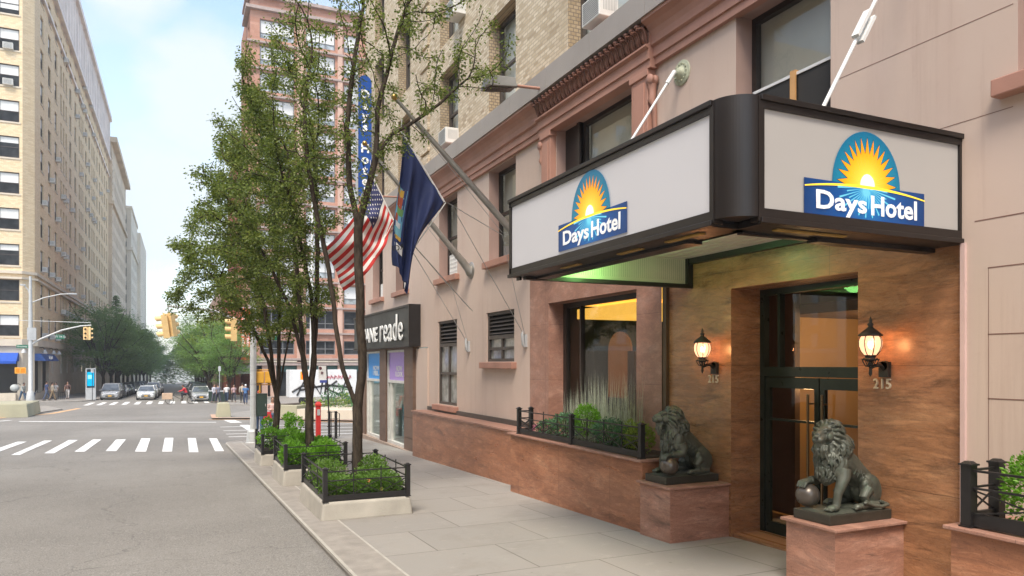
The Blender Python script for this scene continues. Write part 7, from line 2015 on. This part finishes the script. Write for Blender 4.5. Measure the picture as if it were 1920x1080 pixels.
# ================================================================= vehicles
def loft(mb, st, m=0):
    """st: (x, half width bottom, half width shoulder, half width top, z0, z shoulder, z top)"""
    rings = []
    for x, wb, ws, wt, z0, zs, zt in st:
        rings.append([(x, -wb, z0), (x, -ws, (z0 + zs) / 2), (x, -ws, zs), (x, -wt, zt), (x, wt, zt), (x, ws, zs), (x, ws, (z0 + zs) / 2), (x, wb, z0)])
    vs = [p for r in rings for p in r]; n = 8; fs = []
    for i in range(len(rings) - 1):
        for k in range(n): fs.append((i * n + k, (i + 1) * n + k, (i + 1) * n + (k + 1) % n, i * n + (k + 1) % n))
    fs += [tuple(range(n)), tuple(reversed(range((len(rings) - 1) * n, len(rings) * n)))]
    mb.add(vs, fs, m, False)
GLASSCAR = dark_glass('car_glass', (.09, .1, .11), .9, .05)
TYRE = pl('tyre_rubber', (.015, .015, .015), .8); RIM = pl('wheel_rim', (.35, .35, .36), .3, .7)
def car(kind, paint, lab, group):
    t = thing('parked_car', lab, 'car', (0, 0, 0), group)
    if kind == 'sedan':
        body = [(-2.3, .7, .76, .6, .35, .7, .82), (-2.2, .8, .86, .74, .25, .8, .98), (-1.3, .84, .9, .78, .2, .85, 1.0), (.7, .84, .9, .78, .2, .85, .97), (1.3, .84, .9, .76, .2, .8, .93), (2.05, .78, .84, .66, .22, .68, .8), (2.3, .6, .7, .5, .3, .55, .66)]
        cb, ct, zr, zw = (-1.85, 1.25, .8), (-1.1, .35, .6), 1.43, .96
    else:
        body = [(-2.3, .76, .82, .72, .35, .8, 1.0), (-2.2, .84, .9, .8, .25, .95, 1.08), (-1.3, .86, .92, .82, .2, .95, 1.06), (.9, .86, .92, .82, .2, .92, 1.04), (1.5, .85, .91, .78, .2, .86, .98), (2.05, .8, .86, .66, .22, .72, .84), (2.32, .62, .72, .5, .3, .56, .68)]
        cb, ct, zr, zw = (-2.25, 1.5, .84), (-2.0, .45, .68), 1.68 if kind == 'van' else 1.58, 1.03
    mb = MB(); loft(mb, body); o = mb.build('body', paint, t); bevel(o, .05, 3, 12)
    x0, x1, w0 = cb; a0, a1, w1 = ct
    mb = MB(); mb.hexa([(x0, -w0, zw), (x1, -w0, zw), (x1, w0, zw), (x0, w0, zw)], [(a0, -w1, zr - .03), (a1, -w1, zr - .03), (a1, w1, zr - .03), (a0, w1, zr - .03)]); mb.build('glasshouse', GLASSCAR, t)
    mb = MB(); mb.hexa([(a0 - .03, -w1 - .02, zr - .035), (a1 + .03, -w1 - .02, zr - .035), (a1 + .03, w1 + .02, zr - .035), (a0 - .03, w1 + .02, zr - .035)], [(a0 + .1, -w1 + .1, zr + .02), (a1 - .1, -w1 + .1, zr + .02), (a1 - .1, w1 - .1, zr + .02), (a0 + .1, w1 - .1, zr + .02)])
    for s in (-1, 1):
        for (p, q) in (((x1, s * w0, zw), (a1, s * w1, zr - .02)), ((x0, s * w0, zw), (a0, s * w1, zr - .02)), (((x0 + x1) / 2 - .1, s * w0, zw), ((a0 + a1) / 2 - .1, s * w1, zr - .02))): mb.tube([p, q], .035, 6)
    mb.build('roof', paint, t)
    for s in (-1, 1):
        for x in (-1.4, 1.38):
            mb = MB(); mb.lathe([(.2, -.11), (.31, -.11), (.335, -.08), (.335, .08), (.31, .11), (.2, .11)], (x, s * .8, .335), 18, axis='y'); w = mb.build('wheel', TYRE, t)
            mb = MB(); mb.lathe([(0, .095 * s), (.06, .1 * s), (.21, .085 * s)], (x, s * .8, .335), 14, axis='y'); mb.build('rim', RIM, w)
        zh = .72 if kind == 'sedan' else .76
        mb = MB(); mb.ball((2.1, s * .62, zh), (.17, .17, .075), 10, rot=Matrix.Rotation(s * R(-25), 3, 'Z')); mb.build('headlight', pl('headlight_glass', (.6, .62, .62), .1, .2), t)
        mb = MB(); mb.box(.85, 1.05, s * .9, s * 1.05, .98, 1.1); bevel(mb.build('mirror', paint, t), .02)
    mb = MB(); mb.box(2.24, 2.335, -.42, .42, .38, .5); mb.box(2.2, 2.33, -.36, .36, .56, .62); mb.build('grille', BLACKP, t)
    mb = MB(); mb.box(2.33, 2.35, -.16, .16, .4, .52); mb.build('number_plate', pl('plate_yellow', (.75, .4, .03), .5), t)
    mb = MB(); mb.tube([(x1 - .1, -.2, zw + .06), (x1 - .35, .3, zw + .2)], .01, 4); mb.build('wiper', BLACKP, t)
    return t
cp = {k: pl('car_' + k, c, .28, .3, .04, 1, coat=.6) for k, c in (('silver', (.42, .42, .42)), ('white', (.7, .7, .68)), ('dark', (.03, .032, .036)), ('grey', (.2, .21, .22)), ('blue', (.04, .07, .15)), ('red', (.25, .02, .02)))}
def at(o, x, y, rz, s=1.): o.location = (x, y, gz(y) + RD + .004); o.rotation_euler = (0, 0, rz); o.scale = (s, s, s)
FACE = R(-90)
CG = 'cars parked in a row along the left kerb'; CG2 = 'queue of cars coming up the street'; 
c1 = car('van', cp['silver'], 'silver minivan with a yellow plate parked first at the far left kerb', CG); at(c1, -6.5, 88.6, FACE)
kinds = [('van', 'dark', 'dark minivan'), ('sedan', 'silver', 'silver sedan'), ('sedan', 'dark', 'black sedan'), ('sedan', 'white', 'white sedan'), ('van', 'grey', 'grey minivan'), ('sedan', 'grey', 'grey sedan')]
proto = {}
for k, p, lab in kinds:
    proto[(k, p)] = None
def put_car(k, p, x, y, lab, g, rz=FACE):
    if proto.get((k, p)) is None: o = car(k, cp[p], lab, g); proto[(k, p)] = o
    else: o = copy_tree(proto[(k, p)]); o['label'] = lab; o['group'] = g
    at(o, x, y, rz); return o
for i in range(13):
    k, p, lab = kinds[i % 6]; y = 94.6 + i * 5.9
    put_car(k, p, -6.55 + (i % 3) * .06, y, '%s parked %s in the left kerb row behind the silver minivan' % (lab, ordn[i + 1]), CG)
for i in range(7):
    k, p, lab = [('sedan', 'white', 'white sedan'), ('sedan', 'silver', 'silver sedan'), ('sedan', 'dark', 'black sedan'), ('van', 'silver', 'silver minivan')][i % 4]; y = 85.9 + i * 6.6
    put_car(k, p, -3.05 + (i % 2) * .1, y, '%s, %s in the queue driving up the street towards the crossing' % (lab, ordn[i]), CG2)
for i in range(8):
    k, p, lab = [('sedan', 'silver', 'silver sedan'), ('van', 'dark', 'dark minivan'), ('sedan', 'grey', 'grey sedan'), ('sedan', 'dark', 'black sedan')][i % 4]; y = 79.0 + i * 6
    put_car(k, p, 2.0, y, '%s parked %s from the crossing along the right kerb' % (lab, ordn[i]), 'cars parked along the right kerb')
# graffiti truck on the avenue
g0 = gz(64) + RD
t = thing('box_truck', 'white box truck covered in black and red graffiti behind the median shrubs', 'truck', (12, 64, g0))
TW = pl('truck_white', (.75, .75, .74), .5, 0, .06, dirt=.2)
mb = MB(); mb.box(8.4, 14.0, 63, 65.2, g0 + .75, g0 + 3.05); bevel(mb.build('cargo_box', TW, t), .03)
mb = MB(); mb.box(14.0, 15.8, 63.1, 65.1, g0 + .45, g0 + 1.35); mb.hexa([(14.0, 63.1, g0 + 1.35), (15.7, 63.1, g0 + 1.35), (15.7, 65.1, g0 + 1.35), (14.0, 65.1, g0 + 1.35)], [(14.0, 63.2, g0 + 2.2), (15.1, 63.2, g0 + 2.2), (15.1, 65, g0 + 2.2), (14.0, 65, g0 + 2.2)]); bevel(mb.build('cab', pl('cab_maroon', (.2, .03, .03), .4), t), .04)
mb = MB(); mb.box(14.2, 15.1, 63.05, 63.14, g0 + 1.4, g0 + 2.0); mb.build('cab_window', GLASSCAR, t)
for x in (9.6, 15.0):
    mb = MB(); mb.lathe([(.2, -.15), (.42, -.15), (.45, .0), (.42, .15), (.2, .15)], (x, 63.2, g0 + .46), 18, axis='y'); mb.build('wheel', TYRE, t)
rg = random.Random(3); mb = MB()
def stroke(pts, w): w = w * 1.7; mb.tube([(9.0 + x, 62.985, g0 + z) for x, z in pts], w, 4)
for q in ([(0, .9), (.5, 2.0), (.9, .9)], [(.2, 1.35), (.9, 1.45)], [(1.0, 1.0), (1.3, 2.0), (1.9, 1.0), (2.1, 2.1)], [(2.4, 2.1), (2.3, .95)], [(3.3, 2.1), (2.4, 1.45), (3.5, .95)], [(3.7, 1.0), (4.0, 2.0), (4.4, 1.2)], [(-.4, 1.2), (.4, 1.7), (1.5, 1.6), (2.6, 1.75), (4.6, 1.5)]): stroke(q, .05)
mb.build('black_graffiti', BLACKP, t)
mb = MB()
for k in range(7):
    x = 2.3 + k * .32; stroke([(x, 2.5 + rg.uniform(-.1, .1)), (x + .12, 2.25), (x + .2, 2.6), (x + .28, 2.35)], .022)
mb.build('red_graffiti', pl('graffiti_red', (.5, .03, .08), .6), t)

# ================================================================= people
SKIN = pl('skin', (.36, .2, .13), .6, 0, .05)
def remesh(o, v):
    r = o.modifiers.new('fuse', 'REMESH'); r.mode = 'VOXEL'; r.voxel_size = v; r.use_smooth_shade = True
    s = o.modifiers.new('soften', 'SMOOTH'); s.factor = .5; s.iterations = 3
def person(label, x, y, rz, h=1.72, shirt=(.5, .5, .5), pants=(.06, .08, .14), hair=(.04, .025, .02), pose='stand', voxel=.022, sleeves='short', extra=None, zoff=0, lean=0., group=None, seat=False):
    t = thing('person', label, 'person', (0, 0, 0), group)
    sw = {'stand': 0.02, 'walk': .24, 'ride': 0}[pose]
    hipz = .9
    if pose == 'ride':
        legs = [[(0, s * .1, .92), (.36, s * .11, .95 if s > 0 else .75), (.3, s * .11, .52 if s > 0 else .35), (.42, s * .11, .45 if s > 0 else .28)] for s in (-1, 1)]
    else:
        legs = [[(0, s * .09, .9), (s * sw * .55 + .03, s * .1, .5), (s * sw + (-.04 if s < 0 else 0), s * .1, .09), (s * sw + .13, s * .105, .05)] for s in (-1, 1)]
    L = lean
    ch = (L * .45, 0, 1.33); nk = (L * .6, 0, 1.46); hd = (L * .72 + .015, 0, 1.6)
    if pose == 'ride': arms = [[(L * .45, s * .19, 1.38), (L * .45 + .2, s * .24, 1.18), (L * .45 + .46, s * .2, 1.12)] for s in (-1, 1)]
    elif extra == 'folded': arms = [[(ch[0], s * .18, 1.38), (ch[0] + .02, s * .24, 1.12), (ch[0] + .2, s * .05, 1.1)] for s in (-1, 1)]
    else: arms = [[(ch[0], s * .19, 1.38), (ch[0] - s * sw * .35, s * .235, 1.12), (ch[0] - s * sw * .8 + .06, s * .235, .87)] for s in (-1, 1)]
    mb = MB()
    mb.tube([(0, 0, .86), (.0, 0, 1.0), (L * .25, 0, 1.15), ch, (L * .5, 0, 1.42), nk, (hd[0], 0, 1.53)], [.12, .125, .115, .13, .1, .055, .055], 14)
    mb.ball((ch[0], 0, 1.34), (.1, .17, .09), 12)
    for lg in legs: mb.tube(lg[:3], [.085, .058, .04], 10); mb.tube(lg[2:], [.042, .032], 8)
    for a in arms:
        mb.tube(a, [.052, .04, .028], 8); e = V(a[-1]); d = (e - V(a[-2])).normalized()
        mb.ball(e + d * .045, (.035, .022, .045), 8)
        for k in range(4): q = e + d * .07 + V(((k - 1.5) * .015, 0, 0)); mb.tube([q, q + d * (.075 - abs(k - 1.4) * .008) + V((.012, 0, 0))], [.009, .007], 5)
        q = e + d * .03 + V((.03, 0, 0)); mb.tube([q, q + d * .03 + V((.025, 0, 0))], [.01, .008], 5)
    mb.ball(hd, (.092, .075, .115), 14); mb.ball((hd[0] + .02, 0, 1.53), (.065, .055, .06), 10)
    mb.tube([(hd[0] + .085, 0, 1.6), (hd[0] + .108, 0, 1.575)], [.012, .016], 6)
    for s in (-1, 1): mb.ball((hd[0], s * .077, 1.59), (.02, .012, .03), 6)
    b = mb.build('body', SKIN, t); remesh(b, voxel)
    mb = MB()
    for s in (-1, 1): mb.ball((hd[0] + .08, s * .03, 1.615), (.012, .014, .008), 6)
    mb.build('eyes', pl('eye_dark', (.02, .015, .012), .3), t)
    mb = MB()
    for lg in legs: mb.tube([lg[0], lg[1], (V(lg[1]).lerp(V(lg[2]), .93))], [.105, .078, .06], 10)
    mb.tube([(0, 0, .84), (0, 0, .92), (0, 0, 1.02)], [.13, .145, .135], 14)
    q = mb.build('trousers', pl('cloth_%d' % (int(sum(p * 997 * (i + 1) for i, p in enumerate(pants)))), pants, .85, 0, .1, 6), t); remesh(q, voxel)
    mb = MB(); mb.tube([(0, 0, .94), (L * .15, 0, 1.1), ch, (L * .52, 0, 1.43)], [.145, .135, .15, .09], 14); mb.ball((ch[0], 0, 1.34), (.115, .195, .1), 12)
    for a in arms:
        e = V(a[1]).lerp(V(a[2]), .9) if sleeves == 'long' else V(a[0]).lerp(V(a[1]), .75)
        mb.tube([a[0], a[1], e] if sleeves == 'long' else [a[0], e], [.07, .056, .045] if sleeves == 'long' else [.07, .062], 8)
    q = mb.build('shirt', pl('cloth_%d' % (int(sum(p * 997 * (i + 1) for i, p in enumerate(shirt)))), shirt, .85, 0, .1, 6), t); remesh(q, voxel)
    mb = MB(); mb.ball((hd[0] - .018, 0, 1.63), (.098, .086, .105), 12)
    if extra in ('folded', 'long_hair'):
        mb.tube([(hd[0] - .06, 0, 1.62), (hd[0] - .075, 0, 1.5), (hd[0] - .07, 0, 1.38)], [.075, .08, .04], 8)
    mb.v = [(min(a, hd[0] + .06) if c < 1.66 else a, b, c) for a, b, c in mb.v]
    mb.v = [(a - (.05 if c < 1.6 and a > hd[0] else 0), b, c) for a, b, c in mb.v]
    mb.build('hair' if extra != 'cap' else 'cap', pl('hair_%d' % int(sum(p * 997 * (i + 1) for i, p in enumerate(hair))), hair, .7, 0, .2, 12), t)
    for lg in legs:
        e = V(lg[2]); f = V(lg[3]); mb = MB(); mb.tube([e + V((-.05, 0, -.035)), e.lerp(f, .5) + V((0, 0, -.025)), f + V((.05, 0, -.012))], [.042, .048, .034], 8); mb.build('shoe', pl('shoe_dark', (.04, .035, .03), .6), t)
    s = h / 1.72; t.scale = (s, s, s); t.location = (x, y, gz(y) + zoff); t.rotation_euler = (0, 0, rz)
    return t
person('woman in a pale pink cardigan and blue jeans walking past the grey pole', 3.85, 34.4, R(-95), 1.6, (.6, .42, .38), (.16, .25, .38), (.12, .06, .035), 'walk', .012, 'long', 'folded', RD)
person('person in an orange top and dark jeans mostly hidden behind the grey signal pole', 3.28, 34.4, R(80), 1.9, (.7, .1, .03), (.04, .07, .13), (.3, .05, .02), 'walk', .016, 'long', None, RD)
t = thing('shoulder_bag', 'bright red bag hanging beside the person behind the signal pole', 'bag', (3.62, 34.3, .0))
mb = MB(); mb.hexa([(3.42, 34.2, -.42), (3.82, 34.2, -.42), (3.82, 34.4, -.42), (3.42, 34.4, -.42)], [(3.5, 34.22, -.05), (3.75, 34.22, -.05), (3.75, 34.38, -.05), (3.5, 34.38, -.05)]); bevel(mb.build('pouch', pl('bag_red', (.5, .02, .03), .6), t), .03)
mb = MB(); mb.tube([(3.52, 34.3, -.06), (3.42, 34.3, .3), (3.36, 34.3, .52)], .012, 5); mb.build('strap', BLACKP, t)
RG = 'people standing on the far right corner'
person('man in a blue shirt and white cap standing with his back turned', 5.28, 67.2, R(80), 1.72, (.07, .16, .34), (.04, .06, .12), (.7, .7, .68), 'stand', extra='cap', group=RG)
person('person in a beige coat and dark trousers behind the man in the white cap', 5.25, 70.4, R(100), 1.8, (.42, .36, .28), (.03, .03, .03), pose='stand', sleeves='long', group=RG)
person('person in a pinkish top carrying a pale bag on the right corner', 4.62, 71.9, R(-80), 1.62, (.45, .3, .3), (.05, .05, .06), pose='walk', group=RG)
person('person in a white top and dark skirt left of the one in pinkish top', 4.03, 72.2, R(-100), 1.66, (.7, .7, .68), (.03, .05, .09), pose='walk', group=RG, extra='long_hair')
person('person in a pale grey jacket at the left end of the right corner group', 2.95, 71.6, R(-60), 1.7, (.5, .5, .55), (.1, .1, .13), pose='walk', sleeves='long', group=RG)
person('person in dark grey overlapping the pale grey jacket at the right corner', 3.25, 71.3, R(120), 1.72, (.2, .2, .25), (.05, .05, .07), pose='walk', group=RG)
LG = 'people on the far left pavement'
person('stooping person in a grey top carrying a big pale bag', -13.9, 84.9, R(-40), 1.8, (.4, .42, .4), (.06, .12, .2), pose='walk', sleeves='long', lean=.25, group=LG)
t = thing('duffel_bag', 'big pale grey bag on the back of the stooping person', 'bag', (-14.6, 84.7, -.6))
mb = MB(); mb.ball((-14.5, 84.7, -.25), (.4, .3, .36), 14); mb.build('sack', pl('bag_grey', (.4, .42, .41), .8), t); mb = MB(); mb.tube([(-14.5, 84.6, .1), (-14.2, 84.6, .2), (-14.0, 84.7, .0)], .025, 5); mb.build('strap', BLACKP, t)
person('person in a dark blue top with a backpack walking on the left pavement', -11.95, 85.3, R(20), 1.95, (.05, .07, .16), (.1, .12, .18), pose='walk', group=LG)
person('person in a beige top close behind the one in dark blue', -11.5, 85.6, R(10), 1.8, (.5, .38, .24), (.35, .25, .15), pose='walk', sleeves='long', group=LG)
person('person in a brown top and pale trousers before the dark doorway on the left', -10.7, 90.0, R(-90), 1.85, (.14, .08, .07), (.42, .4, .38), pose='walk', group=LG)
person('faint person in pale grey near the limestone wall on the left', -11.9, 91.0, R(-120), 1.8, (.5, .48, .46), (.3, .28, .26), pose='stand', group=LG)
t = thing('stroller', 'dark blue stroller beside the stooping person on the left', 'stroller', (-13.1, 84.2, gz(84)))
mb = MB(); mb.hexa([(-13.4, 84.0, -1.15), (-12.8, 84.0, -1.15), (-12.8, 84.4, -1.15), (-13.4, 84.4, -1.15)], [(-13.55, 83.95, -.75), (-12.7, 83.95, -.7), (-12.7, 84.45, -.7), (-13.55, 84.45, -.75)]); mb.build('seat', pl('stroller_blue', (.06, .07, .12), .7), t)
for x in (-13.35, -12.85):
    mb = MB(); mb.lathe([(.1, -.02), (.14, -.02), (.14, .02), (.1, .02)], (x, 84.0, -1.42), 12, axis='y'); mb.build('wheel', TYRE, t)
mb = MB(); mb.tube([(-13.35, 84.0, -1.4), (-12.9, 84.1, -1.0), (-12.55, 84.2, -.5)], .02, 5); mb.build('handle', GREYM, t)
# cargo bicycle and its rider
g0 = gz(72.5) + RD
t = thing('cargo_bicycle', 'cargo bicycle with a tan load box crossing in front of the silver car', 'bicycle', (.4, 72.5, g0))
for x in (-.75, 1.05):
    mb = MB(); mb.tube([(x + .33 * math.cos(a), 72.5, g0 + .34 + .33 * math.sin(a)) for a in [2 * math.pi * i / 20 for i in range(21)]], .022, 6, caps=False)
    w = mb.build('wheel', TYRE, t); mb = MB()
    for k in range(8): a = k * math.pi / 8; mb.tube([(x - .32 * math.cos(a), 72.5, g0 + .34 - .32 * math.sin(a)), (x + .32 * math.cos(a), 72.5, g0 + .34 + .32 * math.sin(a))], .004, 4)
    mb.build('spokes', GREYM, w)
mb = MB()
for p in ([(-.75, g0 + .34), (-.4, g0 + .95), (-.3, g0 + 1.05)], [(-.45, g0 + .8), (.3, g0 + .35), (.6, g0 + .85)], [(.3, g0 + .35), (1.05, g0 + .34), (.6, g0 + .8), (-.45, g0 + .8)]): mb.tube([(x, 72.5, z) for x, z in p], .022, 6)
mb.tube([(-.3, 72.25, g0 + 1.05), (-.3, 72.75, g0 + 1.05)], .016, 6); mb.build('frame', BLACKP, t)
mb = MB(); mb.box(.48, .78, 72.42, 72.58, g0 + .86, g0 + .93); mb.build('saddle', BLACKP, t)
mb = MB(); mb.box(-1.35, -.5, 72.15, 72.85, g0 + .45, g0 + 1.0); bevel(mb.build('load_box', pl('load_tan', (.55, .38, .25), .7), t), .02)
person('rider in a red jacket on the cargo bicycle', .62, 72.5, R(180), 1.75, (.55, .03, .04), (.03, .03, .04), pose='ride', sleeves='long', lean=.35, zoff=RD)
